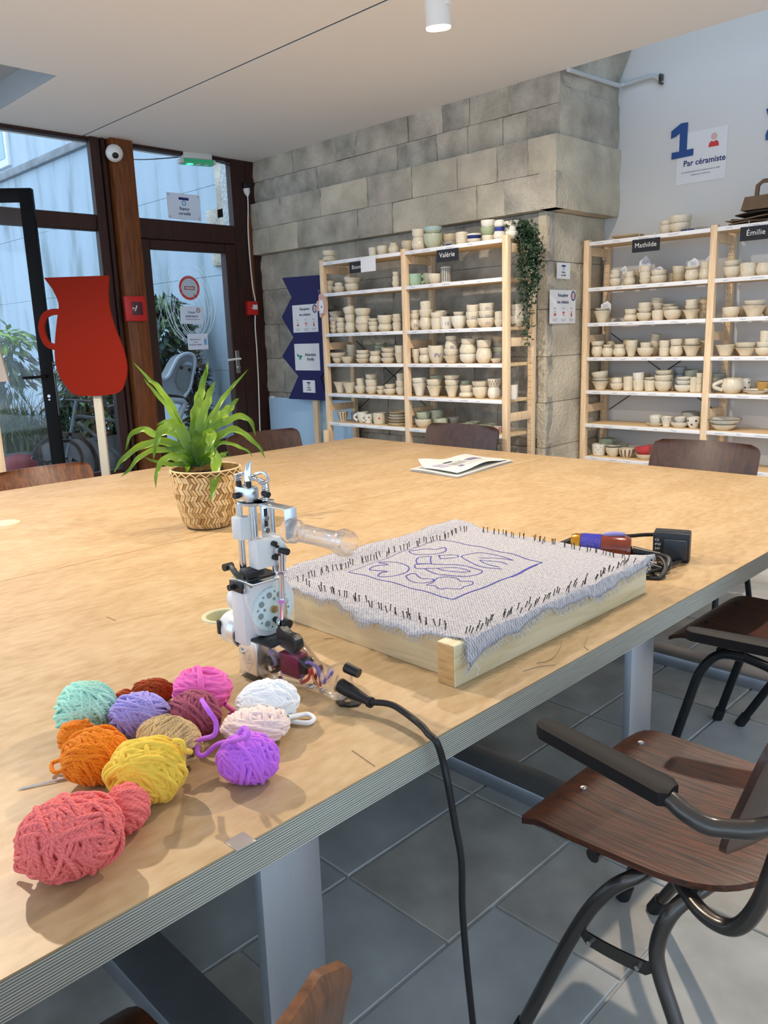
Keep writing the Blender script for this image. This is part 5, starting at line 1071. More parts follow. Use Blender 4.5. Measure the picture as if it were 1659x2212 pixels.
FR = [([(740, 920), (690, 700), (640, 600), (540, 400), (440, 260), (360, 190), (225, 45)], 58, .06), ([(720, 920), (640, 700), (600, 570), (520, 430), (400, 290), (318, 188)], 44, .02), ([(745, 930), (750, 620), (780, 420), (815, 260), (870, 45)], 92, .03), ([(760, 930), (790, 610), (850, 420), (890, 290), (925, 215)], 72, .0),
 ([(780, 900), (850, 600), (900, 510), (1000, 350), (1090, 240), (1210, 110)], 46, .05), ([(790, 900), (900, 620), (990, 500), (1060, 430), (1125, 355)], 92, .08), ([(800, 900), (900, 640), (1000, 560), (1150, 510), (1240, 570), (1270, 680)], 62, .10), ([(800, 910), (890, 730), (980, 660), (1100, 620), (1200, 680), (1300, 770), (1355, 870)], 58, .02),
 ([(820, 920), (920, 770), (1020, 735), (1130, 770), (1210, 810), (1250, 860)], 30, -.03), ([(735, 930), (700, 760), (600, 600), (510, 600), (440, 680), (400, 880)], 96, -.10), ([(730, 920), (690, 800), (560, 740), (400, 730), (230, 800), (120, 900), (65, 990)], 66, -.05), ([(725, 930), (690, 860), (550, 800), (400, 800), (280, 860), (190, 970), (120, 1030)], 50, -.08),
 ([(730, 920), (680, 760), (560, 640), (420, 660), (300, 620), (200, 680), (165, 800)], 66, .05), ([(730, 940), (690, 890), (600, 860), (500, 870), (430, 980), (420, 1120)], 66, -.12), ([(745, 930), (770, 740), (760, 630)], 110, -.03), ([(780, 920), (840, 740), (890, 650), (880, 760), (835, 835)], 96, -.08),
 ([(790, 930), (860, 840), (905, 820), (935, 900), (930, 1010), (905, 1150), (885, 1240)], 92, -.15), ([(800, 930), (930, 870), (1000, 835), (1035, 812)], 50, .04), ([(720, 940), (640, 920), (540, 920), (430, 900), (330, 865)], 40, -.03), ([(720, 960), (695, 930), (690, 960), (680, 990)], 42, -.08),
 ([(720, 900), (680, 780), (600, 620), (500, 555), (428, 590)], 48, .12), ([(770, 930), (810, 800), (855, 705)], 100, .02), ([(735, 930), (660, 800), (545, 755)], 90, .0), ([(800, 930), (930, 860), (1070, 850)], 14, .0), ([(760, 930), (700, 820), (640, 650)], 84, .07), ([(785, 930), (850, 800), (985, 690)], 80, .05), ([(770, 940), (820, 880), (880, 800), (960, 760)], 70, .08), ([(735, 940), (700, 880), (610, 800), (500, 775)], 70, -.05)]
for i, (p, w, d) in enumerate(FR): frond(p, w, d, .34 if i in (0, 1, 2, 4, 5) else .20, FM2 if i in (14, 21, 22, 24, 26, 27) else FM1, i*1.7)

# ================================================================== NEWSPAPER, CARVING TOOL, NEEDLE
np_ = thing('newspaper', 'folded newspaper with curled page corner on the far table', 'newspaper', onZ(990, 1010, TH)); zt = TH
q = [onZ(*p, TH + .002) for p in ((886, 1017), (988, 1032), (1108, 998), (1010, 986))]
def quad(a, b): return q[0].lerp(q[1], a).lerp(q[3].lerp(q[2], a), b)
M['news'] = mat('newsprint', (.66, .66, .64), .85, bump=.2, bscale=30)
mb = MB(); 
for k in range(5): mb.grid(lambda a, b: quad(a, b) + Vector((.004*math.sin(k*3), .004*math.cos(k*2), .0022*k + .003*math.sin(a*5 + b*4)*(k > 1))), 8, 8, thick=(0, 0, -.0012))
mb.build('folded_sheets', M['news'], np_)
def top(a, b):
    z = .0135 + .014*math.sin(PI*b)*(a) + .004*math.sin(b*9 + a*3); c = max(0, .28 - a - b*.28)
    return quad(.02 + a*.92, .05 + b*.9) + Vector((c*.10, 0, z + .55*c*c + .004))
mb = MB(); mb.grid(top, 24, 24, thick=(0, 0, -.0012)); tp = mb.build('curled_page', M['news'], np_)
mb = MB()
def patch(a0, a1, b0, b1, mi=0): mb.grid(lambda a, b: Vector(top(a0 + (a1-a0)*a, b0 + (b1-b0)*b)) + Vector((0, 0, .0012)), 5, 5, mi)
patch(.42, .60, .60, .82, 0); patch(.28, .55, .10, .26, 1); patch(.66, .75, .28, .36, 0); patch(.22, .30, .34, .50, 2)
for k in range(9): patch(.36 + .02*(k % 2), .60 + .02*(k % 3), .30 + .03*k, .312 + .03*k, 3)
for k in range(7): patch(.66, .84, .42 + .05*k, .428 + .05*k, 3)
mb.build('printed_pictures', [mat('photo_violet', (.20, .16, .28), .8, var=.8, vscale=60), mat('photo_lilac', (.42, .40, .52), .8, var=.3, vscale=40), M['ink'], mat('print_grey', (.42, .42, .43), .85)], tp, False)

cz = TH + .048; ta, tb_ = onZ(1203, 1178, cz), onZ(1366, 1188, cz)
ct = thing('carpet_clipper', 'blue, gold and brown handheld rug clipper behind the cloth frame', 'clipper', (ta.x, ta.y, TH))
tx = (tb_ - ta).normalized(); TM = Matrix.Translation(ta) @ tx.to_track_quat('X', 'Z').to_matrix().to_4x4(); LN = (tb_ - ta).length
def tl(prof, nm, m, par=ct): mb = MB(); mb.lathe([(r, x) for r, x in prof], (0, 0, 0), 28, axis=0); mb.v = [tuple(TM @ Vector(p)) for p in mb.v]; return mb.build(nm, m, par)
r0 = .041
hdl = tl([(0, .33*LN), (r0*.96, .33*LN), (r0, .36*LN), (r0, .92*LN), (r0*.8, .985*LN), (0, LN)], 'amber_handle', mat('amber_brown_plastic', (.20, .030, .008), .12, coat=.6, var=.25, vscale=20, stretch=(.3, 3, 3)))
hdl = tl([(r0*.98, .33*LN), (r0*1.02, .335*LN), (r0*1.02, .60*LN), (r0*.98, .605*LN)], 'blue_sleeve', mat('blue_sleeve', (.02, .02, .42), .22, bump=.6, bscale=260, coat=.4))
tl([(r0*.6, .20*LN), (r0*.9, .205*LN), (r0*.98, .25*LN), (r0*.98, .325*LN), (r0*.9, .33*LN), (0, .33*LN)], 'gold_collar', mat('gold', (.80, .42, .06), .18, 1.))
mb = MB(); mb.add([TM @ Vector(p) for p in ((-.04, -.020, -.014), (-.04, .020, -.014), (.21*LN, .022, -.022), (.21*LN, -.022, -.022), (-.02, -.018, -.006), (-.02, .018, -.006), (.21*LN, .022, .026), (.21*LN, -.022, .026))], [(0, 1, 2, 3), (4, 7, 6, 5), (0, 4, 5, 1), (1, 5, 6, 2), (2, 6, 7, 3), (3, 7, 4, 0)]); hdn = mb.build('clipper_head', M['black_plastic'], ct, False)
mb = MB()
for k in range(6): mb.box((-.062, -.02 + .0068*k, -.016), (-.02, -.016 + .0068*k, -.011), M=TM)
mb.build('blade_teeth', M['steel'], hdn, False)
mb = MB(); P = [TM @ Vector((LN*k, 0, z)) for k, z in ((.62, .040), (.75, .044), (.9, .046))]; mb.tube(P, [.007, .009, .006], 10); mb.build('blue_tape', mat('violet_tape', (.28, .26, .55), .35), hdl)
mb = MB(); e0 = TM @ Vector((LN, 0, -.004)); e1 = onZ(1425, 1200, TH + .035); mb.tube([e0, e0.lerp(e1, .4), e1], [.016, .013, .010], 14); mb.build('strain_relief', M['black_plastic'], ct)
mb = MB(); S = spline([TM @ Vector((LN*.8, .0, .045)), onZ(1355, 1158, TH + .06), onZ(1400, 1155, TH + .06), onZ(1450, 1158, TH + .055), onZ(1483, 1180, TH + .03), onZ(1478, 1205, TH + .012), onZ(1440, 1222, TH + .012), onZ(1400, 1216, TH + .02), onZ(1388, 1228, TH + .012), onZ(1420, 1245, TH + .008), onZ(1432, 1232, TH + .012), onZ(1400, 1236, TH + .02), onZ(1390, 1246, TH + .006), onZ(1425, 1248, TH + .006), onZ(1438, 1225, TH + .025), onZ(1425, 1205, TH + .035), onZ(1400, 1210, TH + .02)], 7); mb.tube(S, .0060, 8); mb.build('cable_loops', M['black_plastic'], ct)
mb = MB(); S = spline([e1, onZ(1445, 1208, TH + .03), onZ(1437, 1230, TH + .012), onZ(1405, 1222, TH + .02), onZ(1385, 1212, TH + .03), onZ(1370, 1225, TH + .01)], 7); mb.tube(S, .0085, 10); mb.build('thick_cable', M['black_plastic'], ct)
ad = onZ(1440, 1213, TH); AM = Matrix.Translation((ad.x, ad.y + .03, TH)) @ Matrix.Rotation(math.radians(20), 4, 'Z')
at = thing('power_adapter', 'black plug power adapter beside the rug clipper', 'adapter', (ad.x, ad.y + .03, TH))
mb = MB(); mb.rbox((-.052, -.03, 0), (.052, .03, .088), .006, M=AM); mb.build('case', mat('adapter_black', (.014, .018, .024), .35), at)
mb = MB(); mb.rbox((-.02, -.042, .01), (.045, -.030, .070), .004, M=AM); mb.build('plug_face', mat('adapter_face', (.02, .03, .042), .4), at)
lo = AM @ Vector((-.046, -.0305, .062)); ux, uz = AM.to_3x3() @ Vector((1, 0, 0)), Vector((0, 0, 1))
for k, s in enumerate(('CE', 'IP20', '24V', '1A')): letters(s, .010, lo + uz*(-.013*k), ux, uz, M['chalk'], at, 'LEFT')
nd = thing('yarn_needle', 'long thin steel needle lying left of the orange yarn', 'needle', onZ(90, 1695, TH)); a, b = onZ(38, 1705, TH + .002), onZ(168, 1674, TH + .004)
mb = MB(); mb.tube([a, a.lerp(b, .1), b], [.0006, .0016, .0018], 8); mb.build('shaft', M['steel'], nd); mb = MB(); mb.tube([b, b + (b-a)*.06], .0022, 8); mb.build('eye', M['steel'], nd)
mb = MB()
for pts in (((1160, 1432), (1190, 1425), (1210, 1400), (1213, 1385)), ((1130, 1450), (1165, 1440), (1200, 1436)), ((1270, 1375), (1262, 1395), (1272, 1404)), ((700, 1380), (720, 1378)), ((230, 1332), (250, 1340)), ((760, 1620), (810, 1655))): mb.tube(spline([onZ(a, b, TH + .001) for a, b in pts], 5), .0006, 4)
tag(stuff(mb.build('stray_fibres', mat('fibre', (.30, .24, .18), .9))), 'stray cloth fibres scattered on the plywood', 'fibres')

# ================================================================== SIGNS AND POSTERS
EX, EY, EZ = Vector((1, 0, 0)), Vector((0, 1, 0)), Vector((0, 0, 1))
M['lightblue'] = mat('light_blue_print', (.16, .42, .72), .6); M['greenprint'] = mat('green_print', (.02, .30, .17), .6)
def poster(nm, label, o, u, v, w, h, group=None, thick=.0015, m='paper', tilt=0., cat='poster'):
    u, v = Vector(u), Vector(v); c = Vector(o)
    if tilt: u, v = u*math.cos(tilt) + v*math.sin(tilt), v*math.cos(tilt) - u*math.sin(tilt)
    n = u.cross(v); t = thing(nm, label, cat, c, group)
    mb = MB(); mb.prism([(-w/2, -h/2), (w/2, -h/2), (w/2, h/2), (-w/2, h/2)], c, u, v, n, thick); mb.build('sheet', M[m], t, False)
    return t, c + n*thick, u, v
def person(mb, c, s, o, u, v, mi0=0, mi1=1):
    disc(mb, (c[0], c[1] + s*.55), s*.30, o, u, v, mi=mi0); poly(mb, [(c[0] - s*.5, c[1] - s*.35), (c[0] + s*.5, c[1] - s*.35), (c[0] + s*.45, c[1] - s*.02), (c[0] + s*.25, c[1] + s*.18), (c[0], c[1] + s*.08), (c[0] - s*.25, c[1] + s*.18), (c[0] - s*.45, c[1] - s*.02)], o, u, v, mi=mi1)
def cam_icon(t, c, u, v, s, y0, names=('navy', 'lightblue')):
    mb = MB(); poly(mb, [(-s*.5, y0), (s*.5, y0), (s*.5, y0 + s*.22), (-s*.5, y0 + s*.22)], c, u, v); mb.build('camera_mark', M[names[0]], t, False)
    mb = MB(); P = [(s*.17*math.cos(a*PI/8), y0 - s*.25 + s*.17*math.sin(a*PI/8)) for a in range(16)]; ribbon(mb, P, s*.10, c, u, v, True); mb.build('lens_mark', M[names[1]], t, False)
def espace(label, o, u, v, w, h, grp=None, pins=False, ic=('navy', 'lightblue')):
    t, c, u, v = poster('poster', label, o, u, v, w, h, grp, m='sheet_on_glass' if pins else 'paper'); cam_icon(t, c, u, v, w*.30, h*.25, ic)
    letters('Espace', h*.165, c - v*h*.13, u, v, M['ink'], t, bold=.02); letters('surveillé', h*.165, c - v*h*.32, u, v, M['ink'], t, bold=.02)
    if pins:
        mb = MB()
        for a in (-1, 1):
            for b in (-1, 1): disc(mb, (a*w*.44, b*h*.42), w*.022, c, u, v, n=10)
        mb.build('pin_heads', M['steel'], t, False)
def recup(label, o, u, v, w, h):
    t, c, u, v = poster('poster', label, o, u, v, w, h, 'collection notices')
    for s, y in (('Récupérer', .30), ('ma création', .10)): letters(s, h*.135, c + v*h*y, u, v, M['navy'], t, bold=.022)
    mb = MB(); P = [(w*.40 + w*.075*math.cos(a*PI/8), h*.33 + w*.09*math.sin(a*PI/8)) for a in range(16)]; ribbon(mb, P, w*.03, c, u, v, True); mb.build('round_stamp_ring', M['navy'], t, False)
    mb = MB(); disc(mb, (w*.40, h*.33), w*.055, c, u, v); mb.build('round_stamp', M['pink_print'], t, False)
    for k, x in enumerate((-.30, .03, .34)):
        letters('Étape %d' % (k + 1), h*.05, c + u*w*x - v*h*.06, u, v, M['navy'], t)
        mb = MB(); y = -.22
        if k == 0: person(mb, (w*x, h*y), h*.13, c, u, v)
        elif k == 1: poly(mb, [(w*x - h*.06, h*y - h*.06), (w*x + h*.06, h*y - h*.06), (w*x + h*.06, h*y + h*.02), (w*x - h*.06, h*y + h*.02)], c, u, v, mi=0); poly(mb, [(w*x - h*.06, h*y + h*.03), (w*x + h*.06, h*y + h*.03), (w*x + h*.06, h*y + h*.07), (w*x - h*.06, h*y + h*.07)], c, u, v, mi=1)
        else: poly(mb, [(w*x - h*.015, h*y + h*.09), (w*x + h*.015, h*y + h*.09), (w*x + h*.02, h*y + h*.03), (w*x + h*.04, h*y - h*.03), (w*x + h*.025, h*y - h*.08), (w*x - h*.025, h*y - h*.08), (w*x - h*.04, h*y - h*.03), (w*x - h*.02, h*y + h*.03)], c, u, v, mi=1)
        mb.build('step_icon', [M['pink_print'], M['red_print']], t, False)
        mb = MB()
        for q in range(3): ribbon(mb, [(w*(x - .10 + .01*q), h*(-.37 - .03*q)), (w*(x + .10 - .02*q), h*(-.37 - .03*q))], h*.010, c, u, v)
        mb.build('small_print', mat('grey_print', (.35, .36, .42), .8), t, False)
def rectX(x, p): # poster rectangle on a plane x = const from its pixel corners: centre, width, height
    a, b, c, d = [onX(*q, x) for q in p]; return (a + b + c + d)/4, ((b - a).length + (c - d).length)/2, ((d - a).length + (c - b).length)/2
def rectY(y, p):
    a, b, c, d = [onY(*q, y) for q in p]; return (a + b + c + d)/4, ((b - a).length + (c - d).length)/2, ((d - a).length + (c - b).length)/2
c, w, h = rectX(GX - .010, ((359, 415), (431, 422), (435, 478), (363, 471))); espace('white notice Espace surveillé pinned on the window above the door', c, EY, EZ, w, h, 'surveillance notices', True)
c = onX(409, 622, GX + .0); r1 = abs(onX(431, 624, GX).y - onX(387, 620, GX).y)/2
sg = thing('prohibition_sign', 'round red and white prohibition sticker on the door glass', 'sign', c)
mb = MB(); disc(mb, (0, 0), r1*1.03, c, EY, EZ, lift=.0004, n=40); mb.build('backing', mat('pale_sticker', (.50, .62, .74), .5), sg, False)
mb = MB(); ribbon(mb, [(r1*.90*math.cos(a*PI/24), r1*.90*math.sin(a*PI/24)) for a in range(48)], r1*.20, c, EY, EZ, True, lift=.001); mb.build('red_ring', M['red_print'], sg, False)
mb = MB(); poly(mb, [(-r1*.5, -r1*.15), (r1*.5, -r1*.15), (r1*.5, r1*.13), (-r1*.5, r1*.13)], c, EY, EZ, lift=.001); mb.build('bar_border', mat('dark_red_print', (.20, .02, .06), .6), sg, False)
mb = MB(); poly(mb, [(-r1*.43, -r1*.09), (r1*.43, -r1*.09), (r1*.43, r1*.07), (-r1*.43, r1*.07)], c, EY, EZ, lift=.0016); mb.build('bar', mat('pink_bar', (.75, .50, .55), .6), sg, False)
mb = MB(); ribbon(mb, [(r1*.40, -r1*.48), (r1*.40, -r1*.62), (r1*.52, -r1*.66)], r1*.05, c, EY, EZ, lift=.001); mb.build('corner_mark', M['ink'], sg, False)
c, w, h = rectX(GX - .003, ((386, 664), (434, 660), (441, 697), (394, 702))); t, c, u, v = poster('poster', 'white notice Cours extérieure taped askew on the door glass', c, EY, EZ, w, h, m='sheet_on_glass', tilt=-.02)
letters('Cours', h*.20, c + v*h*.10, u, v, M['ink'], t, bold=.02); letters('extérieure', h*.20, c - v*h*.12, u, v, M['ink'], t, bold=.02); letters('1', h*.12, c + v*h*.32, u, v, M['ink'], t)
mb = MB(); ribbon(mb, [(-w*.28, -h*.24), (w*.36, -h*.24)], h*.025, c, u, v); P = [(w*.30 + h*.12*math.cos(a*PI/8), h*.28 + h*.12*math.sin(a*PI/8)) for a in range(16)]; ribbon(mb, P, h*.035, c, u, v, True); mb.build('printed_rule', M['ink'], t, False)
mb = MB(); disc(mb, (w*.30, h*.28), h*.08, c, u, v); mb.build('round_stamp', M['pink_print'], t, False)
c, w, h = rectX(GX - .003, ((404, 720), (448, 722), (450, 756), (407, 754))); t, c, u, v = poster('poster', 'small white notice with a blue door icon low on the glass door', c, EY, EZ, w, h, m='sheet_on_glass')
for s, y in (('Bien fermer les', .10), ('portes', -.06), ('Ne pas les claquer', -.22)): letters(s, h*.125, c + v*h*y - u*w*.12, u, v, M['ink'], t, bold=.02)
mb = MB(); poly(mb, [(w*.30, -h*.22), (w*.44, -h*.22), (w*.44, h*.10), (w*.41, h*.18), (w*.37, h*.2), (w*.33, h*.18), (w*.30, h*.10)], c, u, v); mb.build('door_icon', M['lightblue'], t, False)

# zigzag blue board on a post, with three notices
BY = 4.30
bs = thing('notice_board', 'dark blue zigzag board on a pine post left of the racks', 'sign', (onY(660, 900, BY).x, BY, 0))
zp = [(258, 212), (367, 432), (254, 660), (388, 888), (260, 1105), (444, 1330), (333, 1587), (772, 1610), (697, 1345), (752, 1250), (745, 1040), (708, 892), (822, 650), (690, 420), (688, 400), (680, 180)]
W_ = [onY(560 + a/5.265, 560 + b/5.265, BY) for a, b in zp]; bo = Vector((bs.location.x, BY, 0))
mb = MB(); mb.prism([((q - bo).x, q.z) for q in W_], bo, EX, EZ, (0, 1, 0), .018); mb.build('board', mat('deep_blue_paint', (.006, .004, .085), .65), bs, False)
pc = onY(560 + 615/5.265, 560 + 1700/5.265, BY); mb = MB(); mb.rbox((pc.x - .030, BY + .019, 0), (pc.x + .030, BY + .049, 1.6), .003); mb.build('post', M['pine'], bs)
mb = MB(); mb.rbox((pc.x - .25, BY - .10, 0), (pc.x + .25, BY + .09, .03), .004); mb.build('foot', M['pine_x'], bs)
def r5(*p): return [(560 + a/5.265, 560 + b/5.265) for a, b in p]
c, w, h = rectY(BY, r5((372, 522), (663, 510), (672, 828), (396, 832))); recup('white notice Récupérer ma création on the blue zigzag board', c - EY*.0005, EX, EZ, w, h)
c, w, h = rectY(BY, r5((402, 954), (684, 966), (694, 1273), (412, 1256))); t, c, u, v = poster('poster', 'white notice Attention fragile on the blue zigzag board', c - EY*.0005, EX, EZ, w, h)
letters('Attention', h*.165, c + v*h*.04 + u*w*.14, u, v, M['ink'], t, bold=.02); letters('fragile', h*.165, c - v*h*.13 + u*w*.14, u, v, M['ink'], t, bold=.02); letters('- · ——', h*.04, c - v*h*.40, u, v, M['ink'], t)
mb = MB(); poly(mb, [(-w*.40, h*.15), (-w*.31, h*.06), (-w*.22, h*.08), (-w*.19, 0), (-w*.26, -h*.04), (-w*.22, -h*.10), (-w*.33, -h*.08), (-w*.30, 0), (-w*.40, h*.03)], c, u, v); mb.build('broken_cup_icon', M['greenprint'], t, False)
c, w, h = rectY(BY, r5((494, 1372), (635, 1380), (640, 1520), (503, 1514))); espace('small notice Espace surveillé at the foot of the blue board', c - EY*.0005, EX, EZ, w, h, 'surveillance notices', ic=('navy', 'ink'))
lb = thing('whiteboard_panel', 'pale blue panel leaning on the stone wall behind the blue board', 'panel', (onY(640, 900, 4.40).x, 4.40, 0))
a, b = onY(583, 857, 4.40), onY(722, 866, 4.40); mb = MB(); mb.rbox((a.x, 4.385, 0.02), (b.x + .25, 4.40, a.z), .003); mb.build('panel', mat('pale_blue_panel', (.42, .60, .78), .35), lb)
mb = MB(); mb.rbox((a.x + .03, 4.380, a.z - .01), (a.x + .07, 4.404, a.z + .008), .002); mb.build('clip', M['white_plastic'], lb)
mb = MB(); q = onY(707, 945, LY - .03); mb.rbox((q.x - .028, LY - .05, 0), (q.x + .018, LY - .012, q.z + .06), .008); tag(mb.build('wooden_stake', M['pine']), 'short pine stake standing at the left foot of the left rack', 'stake')
# notices on the pier
c, w, h = rectX(-2.948, ((1202, 567), (1231, 568), (1231, 603), (1203, 602))); espace('notice Espace surveillé on the side of the stone pier', c, EY, EZ, w, h, 'surveillance notices')
c, w, h = rectX(-2.948, ((1187, 626), (1243, 627), (1242, 699), (1187, 698))); recup('white notice Récupérer ma création on the stone pier', c, EY, EZ, w, h)
# number one and its sheet on the white wall
WY = 5.158
c, w, h = rectY(WY, ((1487, 303), (1567, 288), (1564, 371), (1465, 386))); c = onY(1515, 337, WY); t, c, u, v = poster('poster', 'pale sheet Par céramiste with a red person icon on white wall', c, EX, EZ, .315, .30)
t.location.y; letters('Par céramiste', .048, c - v*.045 + u*.02, u, v, M['navy'], t, bold=.02)
mb = MB(); person(mb, (.075, .065), .065, c, u, v); mb.build('person_icon', [M['pink_print'], M['red_print']], t, False)
letters('La céramique peut être récupérée selon le délai', .0125, c - v*.085, u, v, M['ink'], t); letters('indiqué par le céramiste', .0125, c - v*.105, u, v, M['ink'], t)
def digit(label, pts, nm='wall_number'):
    P = [onY(1359 + a/5.53, 220 + b/5.53, WY - .004) for a, b in pts]; o = P[0]; t = thing(nm, label, 'number', o)
    mb = MB(); mb.prism([((p - o).x, (p - o).z) for p in P], o, EX, EZ, (0, -1, 0), .004); mb.build('figure', mat('royal_blue_vinyl', (.015, .07, .26), .5), t, False)
digit('blue number 1 on the white wall', [(507, 355), (625, 258), (704, 245), (688, 575), (768, 558), (764, 640), (508, 692), (512, 612), (600, 595), (610, 370), (560, 415), (503, 443)])
digit('blue number 2 cut off by the right edge', [(1632, 460), (1632, 395), (1650, 345), (1760, 250), (1790, 190), (1760, 130), (1700, 130), (1665, 175), (1640, 90), (1720, 40), (1830, 60), (1880, 160), (1840, 270), (1740, 375), (1890, 350), (1885, 420)])
# chalk boards hung from the top shelves, a paper note over one
def chalkboard(label, txt, px, yf, size, off=(0, 0)):
    yy = yf - .010; c, w, h = rectY(yy, px); t = thing('name_board', label, 'sign', c, 'chalk name boards on the racks')
    mb = MB(); mb.prism([(-w/2, -h/2), (w/2, -h/2), (w/2, h/2), (-w/2, h/2)], c, EX, EZ, (0, -1, 0), .006); mb.build('board', M['slate'], t, False)
    letters(txt, h*size, c - EY*.006 + EX*w*off[0] + EZ*h*(off[1] - .14), EX, EZ, M['chalk'], t, spacing=1.05)
    for s in (-.28, .28): mb = MB(); mb.tube([c + EX*w*s + EZ*h*.42 - EY*.005, c + EX*(w*s + .008) + EZ*(h*.5 + .03) - EY*.006], .0012, 5); mb.build('string', M['chalk'], t)
    return c, w, h
chalkboard('black chalk name board at the left end of left rack', 'Bounty-', ((755, 568), (800, 561), (800, 586), (757, 591)), LY, .52, (-.06, 0))
chalkboard("black chalk name board on left rack's right bay", 'Valérie', ((944.7, 541), (990, 535), (991, 562), (944, 567)), LY, .58)
chalkboard("black chalk name board on right rack's left bay", 'Mathilde', ((1367, 519), (1426, 512), (1425, 541), (1366, 546)), RY, .52)
chalkboard("black chalk name board on right rack's right bay", 'Émilie', ((1600, 491), (1672, 484), (1672, 514), (1599, 522)), RY, .55, (-.02, 0))
c, w, h = rectY(LY - .024, ((781, 556), (812, 554), (811, 586), (778, 587))); t, *_ = poster('note', 'blank white paper note over the chalk board on left rack', c, EX, EZ, w, h, cat='note')
# paper slips stuck in the pots
def slip(px, py, w, h, y, z, lab, tip=.5):
    c = onY(px, py, y); k = depth(c)/F_PX; w *= k; h *= k; t = thing('paper_slip', lab, 'note', (c.x, y, c.z - h/2), 'paper slips standing in pots')
    mb = MB(); mb.grid(lambda a, b: (c.x + w*(a - .5)*(1 - .0*b), y + .012*math.sin(PI*a)*b, c.z - h/2 + h*b*(1 - (abs(a - tip)*.75 if b > .6 else 0))), 6, 6, thick=(0, .0015, 0)); mb.build('sheet', M['paper'], t, False)
    mb = MB()
    for k_ in range(4): ribbon(mb, [(-w*.3 + i*w*.06, h*(-.15 + .09*k_) + RND.uniform(-.02, .02)*h) for i in range(10)], .0012, Vector((c.x, y - .002, c.z)), EX, EZ)
    stuff(mb.build('handwriting', M['pencil'], t, False))
for px, py, w, h, z, lab in ((1348, 583, 15, 18, 1.7, 'second pile'), (1393, 569, 26, 34, 1.75, 'third pile'), (1423, 582, 20, 14, 1.7, 'fourth pile'), (1498, 568, 24, 22, 1.7, 'sixth pile'), (1532, 562, 14, 26, 1.7, 'post at the right')):
    slip(px, py, w, h, RY + .12, z, "paper slip by the %s, second shelf of right rack" % lab)
slip(1309, 660, 24, 20, RY + .10, 1.5, 'folded paper slip in the flared pile at left, third shelf of right rack')
# small navy scraps and odds and ends on the top shelves
for px, py, yf, z, lab in ((1477, 497, RY + .03, ZR[0], 'left of two navy scraps on the right rack top shelf'), (1492, 494, RY + .03, ZR[0], 'right of two navy scraps on the right rack top shelf'), (968, 527, LY + .03, ZL[0], 'navy scrap on the left rack top shelf')):
    c = onY(px, py, yf); mb = MB(); mb.rbox((c.x - .016, yf - .008, z + .001), (c.x + .016, yf + .012, z + .014), .003); tag(mb.build('plastic_scrap', M['navy']), lab, 'scrap')
# cardboard carriers lying on the right rack
M['card'] = mat('brown_card', (.16, .105, .065), .85, var=.12, vscale=12); M['card_dark'] = mat('dark_card', (.045, .03, .02), .9)
cb = onY(1650, 465, RY + .06); ct2 = thing('cardboard_carrier', 'brown cardboard carrier with handle on top of the right rack', 'box', (cb.x, RY + .10, ZR[0]))
x0 = onY(1602, 460, RY + .03).x; zb = ZR[0] + .075
mb = MB(); mb.add([(x0, RY + .01, zb), (x0 + .45, RY + .01, zb), (x0 + .45, RY + .22, zb), (x0, RY + .22, zb), (x0 + .012, RY + .03, zb + .075), (x0 + .44, RY + .03, zb + .075), (x0 + .44, RY + .20, zb + .075), (x0 + .012, RY + .20, zb + .075)], [(0, 3, 2, 1), (4, 5, 6, 7), (0, 1, 5, 4), (1, 2, 6, 5), (2, 3, 7, 6), (3, 0, 4, 7)]); mb.build('carton', M['card'], ct2, False)
xa = onY(1634, 430, RY + .08).x; mb = MB(); S = [(xa, RY + .08, zb + .074), (xa + .004, RY + .08, zb + .135), (xa + .03, RY + .08, zb + .155), (xa + .18, RY + .08, zb + .155), (xa + .2, RY + .08, zb + .074)]
mb.tube(S, .014, 4); mb.build('carry_handle', M['card'], ct2, False)
for k, (dx, dz, m_) in enumerate(((-.06, .003, 'card'), (-.045, .018, 'card_dark'), (-.075, .032, 'card'), (-.02, .05, 'card_dark'))):
    mb = MB(); mb.grid(lambda a, b: (x0 + dx + .5*a, RY - .004*k + .24*b, ZR[0] + dz + .012*math.sin(a*6 + k*2)*(1 - a)), 12, 3, thick=(0, 0, .006)); tag(mb.build('cardboard_sheet', M[m_]), ('lowest', 'second lowest', 'third lowest', 'topmost')[k] + ' flattened cardboard sheet under the carrier on the right rack', 'cardboard', 'flattened card under the carrier')

# trailing ivy at the end of the left rack
iv = thing('trailing_ivy', 'dark green artificial ivy trailing down the end of left rack', 'plant', onY(1140, 480, 4.25))
def leafy(mb, c, L, wd, d, up):
    d = d.normalized(); s = d.cross(up); s = s.normalized() if s.length > 1e-4 else Vector((1, 0, 0)); n = s.cross(d); m_ = c + d*L*.5
    mb.add([c, m_ + s*wd - n*L*.06, c + d*L - n*L*.14, m_ - s*wd - n*L*.06, m_ + n*L*.04], [(0, 1, 4), (1, 2, 4), (2, 3, 4), (3, 0, 4)])
M['ivy'] = mat('ivy_leaf', (.018, .045, .022), .5, var=.45, vscale=30); M['ivy2'] = mat('ivy_leaf_pale', (.05, .10, .05), .5)
mb = MB(); strands = [((1120, 478), (1150, 490), (1160, 560), (1150, 620)), ((1125, 482), (1130, 560), (1138, 640), (1140, 745)), ((1135, 482), (1145, 550), (1150, 610), (1130, 700)), ((1118, 480), (1122, 540), (1128, 590), (1124, 650)), ((1140, 485), (1156, 540), (1155, 600), (1138, 720)), ((1110, 476), (1128, 500), (1140, 520), (1145, 560)), ((1128, 480), (1136, 500), (1150, 510), (1158, 540))]
stm = MB()
